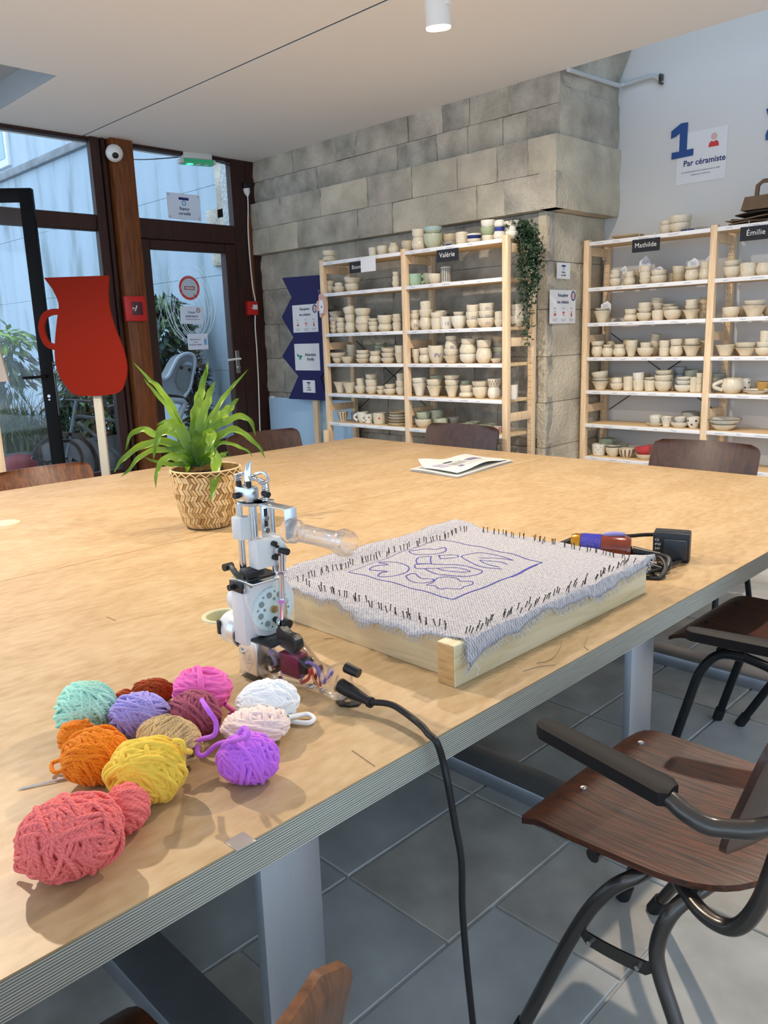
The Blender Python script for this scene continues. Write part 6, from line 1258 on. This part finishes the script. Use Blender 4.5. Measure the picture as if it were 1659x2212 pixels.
for st in strands:
    S = spline([onY(a, b, 4.16 + RND.uniform(0, .12)) for a, b in st], 9); stm.tube(S, .0022, 4)
    for i, p in enumerate(S):
        for k in range(9 if p.z > 1.62 else 4): leafy(mb, p + Vector((RND.gauss(0, .016), RND.gauss(0, .02), RND.gauss(0, .012))), RND.uniform(.020, .036), RND.uniform(.007, .012), Vector((RND.uniform(-1, 1), RND.uniform(-1, .4), RND.uniform(-1, .3))), Vector((0, -.4, 1)), RND.choices((0, 1), (4, 1))[0]) if False else leafy(mb, p + Vector((RND.gauss(0, .016), RND.gauss(0, .02), RND.gauss(0, .012))), RND.uniform(.020, .036), RND.uniform(.007, .012), Vector((RND.uniform(-1, 1), RND.uniform(-1, .4), RND.uniform(-1, .3))), Vector((0, -.4, 1)))
mb.mi = [RND.choices((0, 1), (4, 1))[0] for _ in range(0)] or [0]*len(mb.f)
for i in range(0, len(mb.f), 4):
    if RND.random() < .22: mb.mi[i:i+4] = [1]*4
stuff(mb.build('leaves', [M['ivy'], M['ivy2']], iv, False)); stm.build('stems', M['ivy2'], iv)
# pink paper cut-out hanging on the rack's left post
pk = thing('paper_cutout', 'pink paper cut-out tag hanging on the left post of left rack', 'tag', onY(694, 665, LY - .012)); c = onY(694, 662, LY - .012)
k = depth(c)/F_PX; out = [(c.x + k*(x_)*1.25, c.z + k*y_) for x_, y_ in ((-10, 4), (-13, -2), (-12, 10), (-6, 13), (-5, 24), (0, 27), (5, 22), (10, 14), (13, 0), (12, -14), (8, -18), (5, -12), (2, -20), (-2, -24), (-5, -20), (-5, -10), (-13, -8))]
out = sorted(out, key=lambda p: math.atan2(p[1] - c.z, p[0] - c.x)); mb = MB(); mb.prism([(a - c.x, b - c.z) for a, b in out], c, EX, EZ, (0, -1, 0), .003); mb.build('pink_shape', mat('pink_card', (.62, .36, .33), .8), pk, False)
t = c - EY*.003 + EX*k*2; mb = MB(); poly(mb, [(-k*8, -k*14), (k*7, -k*14), (k*7, k*13), (-k*8, k*13)], t, EX, EZ); mb.build('white_card', M['paper'], pk, False)
mb = MB(); disc(mb, (0, -k*1), k*2, t - EY*.001, EX, EZ); [disc(mb, (a*k*6, b*k*10), k*1, t - EY*.001, EX, EZ) for a in (-1, 1) for b in (-1, 1)]; mb.build('card_marks', M['navy'], pk, False)
mb = MB(); mb.tube(spline([c + EZ*k*22, c + EZ*k*34 - EX*k*8, c + EZ*k*30 + EX*k*6, c + EZ*k*22 + EX*k*3], 5), .0012, 5); mb.build('string', M['steel'], pk)

# white conduit at the top of the pier
cd = thing('cable_conduit', 'white cable conduit bending from the pier to the white wall', 'conduit', onY(1333, 185, 5.12))
a, b = onX(1228, 150, -2.82), onY(1332, 184, 5.07); mb = MB(); mb.tube(spline([a, a.lerp(b, .5), b, onY(1345, 183, 5.13), onY(1360, 180, 5.14), onY(1405, 166, 5.145), onY(1422, 170, 5.145), onY(1429, 180, 5.145)], 7), .014, 10); mb.build('pipe', mat('grey_white_pipe', (.55, .58, .60), .5), cd)
mb = MB(); c = onY(1430, 172, 5.15); mb.rbox((c.x - .008, 5.12, c.z - .03), (c.x + .008, 5.16, c.z + .03), .003); mb.build('end_box', M['tube'], cd)

# ================================================================== LEFT SIDE: CAMERA, EXIT SIGN, ALARMS, CABLE, JUG SIGN, BLACK DOOR
c = onX(247, 331, GX + .13); dc = thing('security_camera', 'white dome security camera at the top of amber post', 'camera', c)
mb = MB(); mb.lathe([(0, -.03), (.055, -.03), (.055, -.012)], c, 28, axis=0); mb.grid(lambda a, b: c + Vector((.062*math.cos(PI*a), .062*math.sin(PI*a)*math.cos(2*PI*b), .062*math.sin(PI*a)*math.sin(2*PI*b))), 16, 24); mb.build('dome', M['white_plastic'], dc)
d = (O - c).normalized(); q = c + (d + Vector((0, .12, -.28))).normalized()*.048; mb = MB(); mb.grid(lambda a, b: q + Vector((.026*math.cos(PI*a), .026*math.sin(PI*a)*math.cos(2*PI*b), .024*math.sin(PI*a)*math.sin(2*PI*b))), 10, 16); mb.build('lens', M['black_plastic'], dc)
c = onZ(424, 340, 2.84); ex = thing('exit_light', 'white emergency exit light with green panel on the ceiling', 'light', c); u = Vector((.25, .97, 0)).normalized(); n_ = Vector((u.y, -u.x, 0))
EM = Matrix.Translation(c) @ Matrix(((u.x, n_.x, 0, 0), (u.y, n_.y, 0, 0), (0, 0, 1, 0), (0, 0, 0, 1)))
mb = MB(); mb.rbox((-.12, -.045, -.02), (.12, .045, .03), .006, M=EM); mb.rbox((-.15, -.055, -.055), (.15, .055, -.02), .012, M=EM); mb.build('housing', mat('exit_housing', (.62, .64, .62), .5), ex)
mb = MB(); mb.add([EM @ Vector(p) for p in ((-.125, .056, -.052), (.125, .056, -.052), (.125, .058, -.026), (-.125, .058, -.026))], [(0, 1, 2, 3)]); mb.add([EM @ Vector(p) for p in ((-.125, -.045, -.0556), (.125, -.045, -.0556), (.125, .05, -.0556), (-.125, .05, -.0556))], [(0, 1, 2, 3)]); mb.build('green_panel', mat('exit_green', (.01, .20, .09), .5, emit=.5), ex, False)
mb = MB(); [mb.add([EM @ Vector(p) for p in ((x0_, -.02, -.0562), (x1_, -.02, -.0562), (x1_, .03, -.0562), (x0_, .03, -.0562))], [(0, 1, 2, 3)]) for x0_, x1_ in ((.06, .095), (-.01, .03))]; mb.build('pictogram', M['white_plastic'], ex, False)
mb = MB(); mb.add([EM @ Vector((-.06 + .03*math.cos(a*PI/8), .005 + .028*math.sin(a*PI/8), -.0563)) for a in range(16)], [tuple(range(16))]); mb.build('lit_dot', mat('green_led', (.05, .9, .35), .5, emit=2.5), ex, False)
mb = MB(); mb.tube(spline([c + u*.15 + Vector((0, 0, -.01)), c + u*.35 + Vector((-.1, 0, -.02)), c + u*.6 + Vector((-.2, 0, .0))], 6), .004, 6); mb.tube(spline([c - u*.15 + Vector((0, 0, -.01)), c - u*.35 + Vector((-.2, 0, -.01)), c - u*.5 + Vector((-.4, 0, .03))], 6), .004, 6); mb.build('wire', M['black_plastic'], ex)
def alarm(label, px, x, w, h, kind):
    c = onX(*px, x); t = thing('fire_alarm_point', label, 'alarm', c, 'red fire alarm call points')
    mb = MB(); mb.rbox((x - .0, c.y - w/2, c.z - h/2), (x + .045, c.y + w/2, c.z + h/2), .008); mb.build('case', M['red'], t)
    mb = MB()
    if kind: mb.rbox((x + .045, c.y - w*.24, c.z - h*.26), (x + .049, c.y + w*.30, c.z + h*.26), .002); mb.build('dark_window', mat('alarm_window', (.10, .03, .04), .2), t)
    else: mb.rbox((x + .045, c.y - w*.05, c.z - h*.10), (x + .048, c.y + w*.40, c.z + h*.24), .002); mb.build('white_plate', M['paper'], t)
    mb = MB(); o = Vector((x + .0495, c.y - w*.1, c.z)); ribbon(mb, [(0, -h*.1), (w*.12, h*.12)], w*.05, o, EY, EZ); ribbon(mb, [(-w*.12, 0), (-w*.02, h*.02)], w*.06, o, EY, EZ); mb.build('white_marks', M['chalk'], t, False)
alarm('red fire alarm call point on the amber post', (289, 667), GX + .10, .17, .19, 1); alarm('red fire alarm call point on the jamb right of the door', (541, 666), GX + .02, .11, .12, 0)
wc = thing('hanging_cable', 'white extension cable hanging down the right door jamb', 'cable', onX(533, 420, GX + .05))
P = [onX(a, b, GX + .035) for a, b in ((535, 424), (536, 450), (536, 500), (540, 560), (546, 620), (552, 655), (551, 700), (555, 760), (558, 820), (560, 880), (562, 940), (566, 1010))]
mb = MB(); mb.tube(spline(P, 6), .006, 8); mb.build('cord', M['white_plastic'], wc); mb = MB(); a, b = onX(532, 407, GX + .04), onX(535, 424, GX + .04); mb.tube([a, a.lerp(b, .5), b], [.030, .028, .010], 12); mb.build('connector', M['white_plastic'], wc)
mb = MB(); q = onX(531, 400, GX + .03); mb.rbox(q - Vector((.02, .035, .03)), q + Vector((.03, .035, .025)), .01); mb.build('dark_socket', M['black_plastic'], wc)

JD = 4.75; jc = onD(200, 850, JD); js = thing('jug_sign', 'red jug shaped sign board on a pale post by the window', 'sign', (jc.x, jc.y, 0)); ju_, jn = CRi, CFw
def jp(a, b): p = onD(a*560/1548, 250 + b*800/2212, JD); return ((p - jc).dot(ju_), p.z)
jug = [(323, 978), (700, 965), (688, 1060), (690, 1150), (720, 1290), (755, 1400), (768, 1500), (750, 1590), (692, 1660), (470, 1672), (400, 1620), (356, 1520), (350, 1410), (330, 1395), (300, 1375), (290, 1358), (320, 1348), (352, 1345), (370, 1270), (380, 1210), (360, 1205), (325, 1216), (298, 1245), (288, 1290), (296, 1335), (318, 1352), (300, 1380), (286, 1360), (274, 1290), (274, 1190), (310, 1155), (395, 1143), (390, 1110), (372, 1060), (345, 1010)]
body_ = [(323, 978), (700, 965), (688, 1060), (690, 1150), (712, 1260), (750, 1380), (768, 1490), (752, 1585), (692, 1660), (470, 1672), (400, 1620), (356, 1530), (346, 1440), (356, 1340), (378, 1220), (395, 1143), (388, 1095), (365, 1040)]
from mathutils import Vector as V_
body_s = spline([(x, y, 0) for x, y in body_[2:17]], 4); top_ = [body_[17], body_[0], body_[1]]
bpts = [jp(*p) for p in top_] + [jp(p.x, p.y) for p in body_s]
mb = MB(); mb.prism(bpts, (jc.x, jc.y, 0), tuple(ju_), (0, 0, 1), tuple(jn), .02); red_p = mat('jug_red_paint', (.20, .009, .001), .75, spec=.2); mb.build('jug_board', red_p, js, False)
hpts = spline([(400, 1175, 0), (350, 1176, 0), (305, 1200, 0), (282, 1260, 0), (288, 1320, 0), (312, 1366, 0), (365, 1385, 0)], 6); hw = 32*560/1548*JD/F_PX/2
mb = MB(); L2 = [jp(p.x, p.y) for p in hpts]; V = []
for i, p in enumerate(L2):
    a, b = L2[max(0, i-1)], L2[min(len(L2)-1, i+1)]; t = Vector((b[0]-a[0], b[1]-a[1])).normalized(); n2 = Vector((-t.y, t.x))*hw*1.1
    for dd in (.0005, .0195):
        for s in (1, -1): q = Vector(p) + n2*s; V.append(Vector((jc.x, jc.y, 0)) + ju_*q.x + jn*dd + Vector((0, 0, q.y)))
mb.add(V, [f for i in range(len(L2)-1) for f in ((4*i, 4*i+1, 4*i+5, 4*i+4), (4*i+2, 4*i+6, 4*i+7, 4*i+3), (4*i, 4*i+4, 4*i+6, 4*i+2), (4*i+1, 4*i+3, 4*i+7, 4*i+5))]); mb.build('jug_handle', red_p, js, False)
pp = jp(570, 1700)[0]; mb = MB(); q = Vector((jc.x, jc.y, 0)) + ju_*pp + jn*.02; PM = Matrix.Translation(q) @ Matrix(((ju_.x, jn.x, 0, 0), (ju_.y, jn.y, 0, 0), (0, 0, 1, 0), (0, 0, 0, 1)))
mb.rbox((-.024, 0, 0), (.024, .03, 1.45), .003, M=PM); mb.build('post', mat('pale_painted_post', (.55, .50, .40), .6), js); mb = MB(); mb.rbox((-.22, -.15, 0), (.22, .18, .03), .004, M=PM); mb.build('foot', M['pine'], js)
lo_ = onD(-10, 790, 4.9); t = thing('cutout_sign', 'beige cut-out board edge at the far left of the frame', 'sign', (lo_.x, lo_.y, 0)); o = Vector((lo_.x, lo_.y, 0))
def lp_(a, b): p = onD(a, b, 4.9); return ((p - o).dot(CRi), p.z)
mb = MB(); mb.prism([lp_(-60, 740), lp_(-2, 700), lp_(3, 760), (lp_(10, 800)), lp_(14, 824), lp_(-60, 830)], o, tuple(CRi), (0, 0, 1), tuple(CFw), .02); mb.build('board', mat('beige_board', (.58, .47, .38), .6), t, False)
mb = MB(); q = o + CRi*lp_(-30, 800)[0] + CFw*.02; mb.rbox((q.x - .02, q.y - .02, 0), (q.x + .02, q.y + .02, lp_(0, 800)[1]), .003); mb.build('post', M['pine'], t)

# the open black door leaf, its lock edge towards the room
DT = 2.42; e1 = onZ(66, 405.5, DT); e0 = onZ(0, 406.5, DT); dd = (e0 - e1); dd.z = 0; dd.normalize(); dn = Vector((-dd.y, dd.x, 0))
if dn.dot(CFw) < 0: dn = -dn
e1.z = 0; DMx = Matrix.Translation(e1) @ Matrix(((dd.x, dn.x, 0, 0), (dd.y, dn.y, 0, 0), (0, 0, 1, 0), (0, 0, 0, 1)))
d2 = struct(thing('door_2', '', '')); del d2['label']; del d2['category']; dw = .95; T_ = .055
for nm, a, b in (('stile', (0, 0, .01), (.085, T_, DT)), ('stile', (dw - .085, 0, .01), (dw, T_, DT)), ('top_rail', (.085, 0, DT - .085), (dw - .085, T_, DT)), ('bottom_rail', (.085, 0, .01), (dw - .085, T_, .16))):
    mb = MB(); mb.rbox(a, b, .003, M=DMx); mb.build(nm, M['black_metal'], d2)
mb = MB(); mb.box((.08, T_*.4, .15), (dw - .08, T_*.6, DT - .08), M=DMx); mb.build('glass_pane', M['glass'], d2, False)
hz_ = onD(90, 813, depth(e1 + Vector((0, 0, 1.1)))).z
mb = MB(); mb.tube([DMx @ Vector(p) for p in ((.045, .0, hz_), (.045, -.05, hz_), (.06, -.055, hz_), (.19, -.055, hz_ - .004))], .010, 10); lv = mb.build('lever', M['black_metal'], d2)
mb = MB(); mb.rbox((-.0015, .015, hz_ - .28), (.0005, .035, hz_ + .10), .0004, M=DMx, seg=1); fp = mb.build('lock_faceplate', M['steel'], d2)
mb = MB(); mb.rbox((-.006, .018, hz_ + .02), (.0, .032, hz_ + .05), .001, M=DMx); mb.build('latch', M['chrome'], fp)
mb = MB(); mb.tube([DMx @ Vector((.045, -.004, hz_ - .14)), DMx @ Vector((.045, .001, hz_ - .14))], .011, 12); mb.tube([DMx @ Vector((.045, -.004, hz_ - .165)), DMx @ Vector((.045, .001, hz_ - .165))], .007, 10); mb.build('keyhole', M['steel'], d2)

# ================================================================== THE COURTYARD OUTSIDE
def render_mat(nm, c, stain):
    m = bpy.data.materials.new(nm); m.use_nodes = True; nt = m.node_tree; b = nt.nodes['Principled BSDF']; b.inputs['Roughness'].default_value = .95
    tc = nt.nodes.new('ShaderNodeTexCoord'); mp = nt.nodes.new('ShaderNodeMapping'); mp.inputs['Scale'].default_value = (1, 1, .22); nt.links.new(tc.outputs['Object'], mp.inputs[0])
    n = nt.nodes.new('ShaderNodeTexNoise'); n.inputs['Scale'].default_value = 3.2; n.inputs['Detail'].default_value = 8; nt.links.new(mp.outputs[0], n.inputs['Vector'])
    r = ramp(nt, n.outputs['Fac'], [(.30, stain), (.48, c), (.75, tuple(min(1, x*1.12) for x in c))]); nt.links.new(r.outputs[0], b.inputs['Base Color']); return m
M['render'] = render_mat('courtyard_render', (.37, .46, .53), (.20, .26, .27)); M['render2'] = render_mat('far_render', (.43, .51, .58), (.32, .38, .42)); M['concrete'] = mat('planter_concrete', (.24, .26, .28), .9, var=.2, vscale=5, bump=.2)
mb = MB(); mb.box((-26, -6, -.3), (-6.2, 9, -.08)); struct(mb.build('floor_courtyard', M['concrete'], smooth=False))
wcy = struct(link('wall_courtyard', None)); 
for i in range(4):
    for k, (z0, z1) in enumerate(((-.1, 1.05), (1.05, 2.05), (2.05, 2.95), (2.95, 3.80))):
        x0 = -26 if i == 3 else -6.7 - 2.6*(i + 1) - (.6 if k % 2 else 0); x1 = -6.1 if i == 0 else -6.7 - 2.6*i - (.6 if k % 2 else 0)
        mb = MB(); mb.rbox((x0 + .0012, 5.0 + RND.uniform(0, .004), z0 + .0012), (x1 - .0012, 5.25, z1 - .0012), .003, seg=1); mb.build('wall_panel', M['render'], wcy)
mb = MB(); mb.rbox((-26, 4.94, 3.80), (-6.1, 5.3, 3.90), .01); mb.build('coping', M['concrete'], wcy)
mb = MB(); mb.rbox((-6.42, 4.40, -.1), (-6.08, 5.0, 4.2), .01, seg=1); struct(mb.build('wall_reveal', mat('rough_white_render', (.58, .60, .60), .95, bump=1., bscale=40, var=.25, vscale=30)))
for i, (pa, pb) in enumerate((((462, 352), (500, 470)), ((446, 455), (506, 500)), ((458, 540), (490, 572)))):
    a, b = onY(*pa, 4.97), onY(*pb, 4.97); mb = MB(); mb.rbox((a.x, 4.955, b.z), (b.x + .1, 5.02, a.z), .02); mb.build('quoin_stone', M['stone'], wcy)
far = thing('far_building', 'pale building behind the courtyard wall at upper left', 'building', (-16, 7.5, 0))
mb = MB(); mb.box((-40, 7.2, -.1), (-5, 7.6, 12)); mb.build('facade', M['render2'], far, False)
for k in range(2):
    a, b = onY(-60 - 150*k, 262, 7.18), onY(22 - 150*k, 335, 7.18); wz = min(a.z, b.z); mb = MB(); mb.rbox((min(a.x, b.x), 7.12, b.z - .2), (max(a.x, b.x), 7.21, b.z + 1.3), .02); wn = mb.build('window', M['white_plastic'], far)
    mb = MB(); mb.box((min(a.x, b.x) + .12, 7.108, b.z - .05), (max(a.x, b.x) - .12, 7.119, b.z + 1.2)); mb.build('pane', mat('sky_pane', (.25, .42, .58), .1), wn, False)
def planter(label, x0, x1, y0, y1, zt):
    t = thing('planter', label, 'planter', ((x0+x1)/2, (y0+y1)/2, -.08), 'concrete planters in the courtyard'); e = .05
    mb = MB(); mb.rbox((x0, y0, -.08), (x1, y0 + e, zt), .008); mb.rbox((x0, y1 - e, -.08), (x1, y1, zt), .008); mb.rbox((x0, y0, -.08), (x0 + e, y1, zt), .008); mb.rbox((x1 - e, y0, -.08), (x1, y1, zt), .008); mb.build('box', M['concrete'], t)
    mb = MB(); mb.box((x0 + e, y0 + e, -.08), (x1 - e, y1 - e, zt - .05)); mb.build('soil', mat('planter_soil', (.04, .03, .02), .95), t, False)
planter('grey concrete planter with grass seen left of the black door edge', -8.4, -7.7, 1.2, 2.95, .40); planter('grey concrete planter with leafy shrub behind the jug sign', -8.4, -7.75, 3.0, 4.0, .46)
G1 = mat('shrub_leaf', (.028, .075, .022), .4, var=.5, vscale=20); G2 = mat('shrub_leaf_pale', (.12, .21, .09), .35, var=.3, vscale=20); G3 = mat('lime_leaf', (.24, .44, .04), .4); G4 = mat('blue_green_leaf', (.05, .10, .09), .35); BR = mat('dry_twig', (.11, .075, .05), .9, var=.4, vscale=30); ST = mat('plant_stem', (.10, .09, .05), .8)
def shrub(nm, label, base, cen, rad, nlv, L, mats, drop=.3, nst=7, cat='shrub'):
    t = thing(nm, label, cat, base); mb = MB(); sm = MB(); base = Vector(base); cen = Vector(cen)
    for k in range(nst):
        e = cen + Vector((RND.uniform(-.8, .8)*rad[0], RND.uniform(-.8, .8)*rad[1], RND.uniform(-.2, .8)*rad[2])); sm.tube(spline([base, base.lerp(e, .5) + Vector((RND.uniform(-.04, .04), RND.uniform(-.04, .04), .05)), e], 4), .007, 5)
    for k in range(nlv):
        while True:
            q = Vector((RND.uniform(-1, 1), RND.uniform(-1, 1), RND.uniform(-1, 1)))
            if .35 < q.length < 1: break
        c = cen + Vector((q.x*rad[0], q.y*rad[1], q.z*rad[2])); d = Vector((q.x + RND.uniform(-.6, .6), q.y + RND.uniform(-.6, .6), RND.uniform(-.9, .5) - drop)); l = L*RND.uniform(.6, 1.3)
        n0 = len(mb.f); leafy(mb, c, l, l*RND.uniform(.14, .24), d, Vector((RND.uniform(-.3, .3), RND.uniform(-.3, .3), 1))); mi = RND.randrange(len(mats)); mb.mi[n0:] = [mi]*(len(mb.f) - n0)
    stuff(mb.build('foliage', mats, t, False)); sm.build('stems', ST, t)
p = onX(215, 860, -8.0); shrub('leafy_shrub', 'glossy leafy shrub in the courtyard behind the jug sign', (-8.05, 3.45, .40), (-8.0, p.y, .82), (.35, .55, .46), 900, .16, [G1, G1, G2, G4])
p = onX(165, 790, -8.2); shrub('leafy_shrub', 'tall shrub between the black door and jug sign', (-8.15, 3.2, .40), (-8.1, p.y, 1.05), (.25, .25, .45), 300, .13, [G1, G2, G2])
p = onX(20, 730, -7.9); shrub('lime_shrub', 'lime green leafy branch at the left edge outside', (-8.0, 2.0, .35), (-7.9, p.y - .12, 1.45), (.25, .36, .10), 240, .13, [G3, G3, G2], .1)
p = onX(20, 790, -7.9); shrub('leafy_shrub', 'dark leafy branches outside under the lime branch', (-8.05, 2.1, .35), (-7.9, p.y - .1, 1.18), (.25, .42, .22), 240, .15, [G4, G1, G2], .5)
p = onX(362, 700, -7.9); shrub('bamboo_shrub', 'blue green bamboo like shrub seen through the glass door', (-7.9, 4.2, -.08), (-7.9, p.y - .10, 1.50), (.25, .36, .44), 620, .17, [G4, G1, G2], .4, 9)
p = onX(434, 825, -7.65); shrub('dry_shrub', 'brown dried shrub seen through the glass door', (-7.65, 4.72, -.08), (-7.65, min(p.y - .02, 4.72), .85), (.13, .12, .55), 900, .10, [BR, BR, ST], -.2)
def grass(label, base, n, L, sp, mats):
    t = thing('grass_clump', label, 'grass', base); mb = MB(); base = Vector(base)
    for k in range(n):
        a = RND.uniform(0, 2*PI); l = L*RND.uniform(.5, 1.1); o = base + Vector((RND.gauss(0, sp*.3), RND.gauss(0, sp*.45), 0)); dr = Vector((math.cos(a), math.sin(a), 0)); b = RND.uniform(.2, .75); w = .006; s = Vector((-dr.y, dr.x, 0))*w; V = []
        for i in range(6): q = i/5; pt = o + dr*l*b*q**1.4 + Vector((0, 0, l*(q - b*1.05*q**2.3))); V += [pt + s*(1 - q*.85), pt - s*(1 - q*.85)]
        n0 = len(mb.f); mb.add(V, [(2*i, 2*i+1, 2*i+3, 2*i+2) for i in range(5)]); mb.mi[n0:] = [RND.randrange(len(mats))]*5
    stuff(mb.build('blades', mats, t, False))
grass('long arching grass clump outside the left window', (-7.95, onX(30, 900, -7.9).y, .36), 420, .95, .35, [mat('grass_blue', (.16, .24, .17), .45), G2, mat('grass_olive', (.16, .20, .06), .5)])
grass('dense grass clump next to the black door outside', (-8.0, onX(105, 900, -7.9).y, .36), 300, .85, .3, [mat('grass_gold', (.20, .22, .09), .5), G1, G2])
mb = MB(); mb.rbox((-9.0, .5, .2), (-8.85, 3.2, .86), .01); tag(mb.build('low_wall', M['concrete']), 'low dark wall with pale cap behind the grass outside', 'low wall')
# child bicycle seat on a bicycle, seen through the door
SX = -7.4; bk = thing('bicycle', 'bicycle with grey child seat parked behind the glass door', 'bicycle', (SX, 3.9, -.08))
def sp_(a, b, x=SX): return onX(320 + a/6.9125, 730 + b/6.9125, x)
shell = [(185, 590), (250, 610), (310, 560), (350, 480), (400, 380), (450, 300), (520, 250), (600, 235), (670, 260), (695, 320), (690, 420), (660, 560), (640, 680), (600, 790), (540, 880), (420, 850), (300, 840), (205, 830), (195, 700)]
P = [sp_(a, b) for a, b in shell]; o = P[0]; mb = MB(); mb.prism([((q - o).y, (q - o).z) for q in P], o, (0, 1, 0), (0, 0, 1), (-1, 0, 0), .16); sh = mb.build('child_seat', mat('grey_seat_shell', (.30, .34, .38), .4), bk, True, 30)
rim = spline([sp_(a, b, SX + .01) for a, b in ((185, 590), (250, 610), (310, 560), (350, 480), (400, 380), (450, 300), (520, 250), (600, 235), (670, 260), (695, 320), (690, 420), (660, 560), (640, 680), (600, 790), (540, 880))], 5); mb = MB(); mb.tube(rim, .020, 8); mb.build('seat_rim', mat('pale_seat_rim', (.48, .54, .60), .35), sh)
ins = [(520, 345), (570, 325), (640, 340), (665, 420), (640, 600), (600, 740), (540, 800), (470, 770), (430, 700), (410, 620), (450, 470)]
P = [sp_(a, b, SX + .012) for a, b in ins]; o = P[0]; mb = MB(); mb.prism([((q - o).y, (q - o).z) for q in P], o, (0, 1, 0), (0, 0, 1), (1, 0, 0), .010); mb.build('seat_insert', mat('grey_insert', (.20, .23, .24), .5), sh, True, 30)
P = [sp_(a, b, SX + .024) for a, b in ((535, 395), (560, 365), (620, 350), (655, 375), (655, 415))]; o = P[0]; mb = MB(); mb.prism([((q - o).y, (q - o).z) for q in P], o, (0, 1, 0), (0, 0, 1), (1, 0, 0), .004); mb.build('seat_opening', M['render'], sh, False)
mb = MB(); [mb.lathe([(0, .02), (.018, .02), (.018, 0)], sp_(*q, SX + .012), 14, axis=0) for q in ((488, 445), (607, 475))]; mb.build('strap_slots', M['black_plastic'], sh)
mb = MB(); a = sp_(440, 870); mb.rbox(a + Vector((-.14, -.22, -.035)), a + Vector((.0, .08, .02)), .02); mb.build('black_mount', M['black_plastic'], sh)
mb = MB(); mb.tube(spline([sp_(*q) for q in ((240, 930), (400, 935), (520, 950), (530, 1010), (490, 1120), (430, 1250), (300, 1420))], 5), .032, 10); mb.build('seat_support', mat('support_grey', (.42, .47, .52), .35), sh)
mb = MB(); mb.lathe([(.30, -.02), (.33, -.02), (.335, 0), (.33, .02), (.30, .02), (.30, -.02)], (SX, 4.05, .25), 36, axis=0); mb.build('rear_wheel', M['rubber'], bk); mb = MB(); mb.lathe([(.30, -.02), (.33, -.02), (.335, 0), (.33, .02), (.30, .02), (.30, -.02)], (SX, 3.10, .25), 36, axis=0); mb.build('front_wheel', M['rubber'], bk)
mb = MB(); [mb.tube(q, .017, 8) for q in ([(SX, 4.05, .25), (SX, 3.75, .62)], [(SX, 4.05, .25), (SX, 3.72, .22)], [(SX, 3.72, .22), (SX, 3.75, .72)], [(SX, 3.72, .22), (SX, 3.28, .66)], [(SX, 3.75, .62), (SX, 3.26, .72)], [(SX, 3.10, .25), (SX, 3.28, .86)])]; mb.build('frame', mat('grey_bike_frame', (.16, .18, .20), .35), bk)
mb = MB(); mb.tube([(SX - .28, 3.30, .86), (SX + .28, 3.30, .86)], .014, 8); mb.build('handlebar', M['black_plastic'], bk); mb = MB(); mb.tube(spline([(SX, 3.9, .74), (SX, 3.72, .76), (SX, 3.58, .74)], 5), .05, 8); mb.build('saddle', M['black_plastic'], bk)
HB = -6.5; sc = thing('scooter', 'black hoop handlebar of a small scooter outside the left window', 'scooter', (HB, onX(160, 1000, HB).y, -.08))
def h5(a, b): return onX(a/5.53, 680 + b/5.53, HB)
mb = MB(); mb.tube(spline([h5(*q) for q in ((640, 1510), (740, 1505), (830, 1510), (920, 1570), (975, 1680), (970, 1770), (935, 1840), (900, 1900))], 6), .016, 10); mb.tube([h5(380, 1705), h5(560, 1760), h5(800, 1715)], .012, 8); mb.tube([h5(850, 1725), h5(950, 1775)], .014, 8); mb.build('handlebar', M['black_plastic'], sc)
q = h5(560, 1770); mb = MB(); mb.tube([q, Vector((q.x, q.y, -.0))], .02, 10); mb.rbox((q.x - .06, q.y - .1, -.02), (q.x + .06, q.y + .55, .03), .01); mb.build('deck', M['black_plastic'], sc); mb = MB(); mb.lathe([(.03, -.015), (.075, -.015), (.075, .015), (.03, .015)], (q.x, q.y - .06, -.005), 20, axis=0); mb.lathe([(.03, -.015), (.075, -.015), (.075, .015), (.03, .015)], (q.x, q.y + .55, -.005), 20, axis=0); mb.build('wheels', M['rubber'], sc)
q = onX(42, 1000, -7.2); mb = MB(); mb.lathe([(0, -.02), (.14, -.02), (.16, .02), (.15, .10), (.10, .16), (0, .18)], (q.x, q.y, q.z - .1), 28); tag(mb.build('red_cover', mat('red_plastic', (.20, .012, .018), .5)), 'rounded red cover low outside the left window', 'cover')
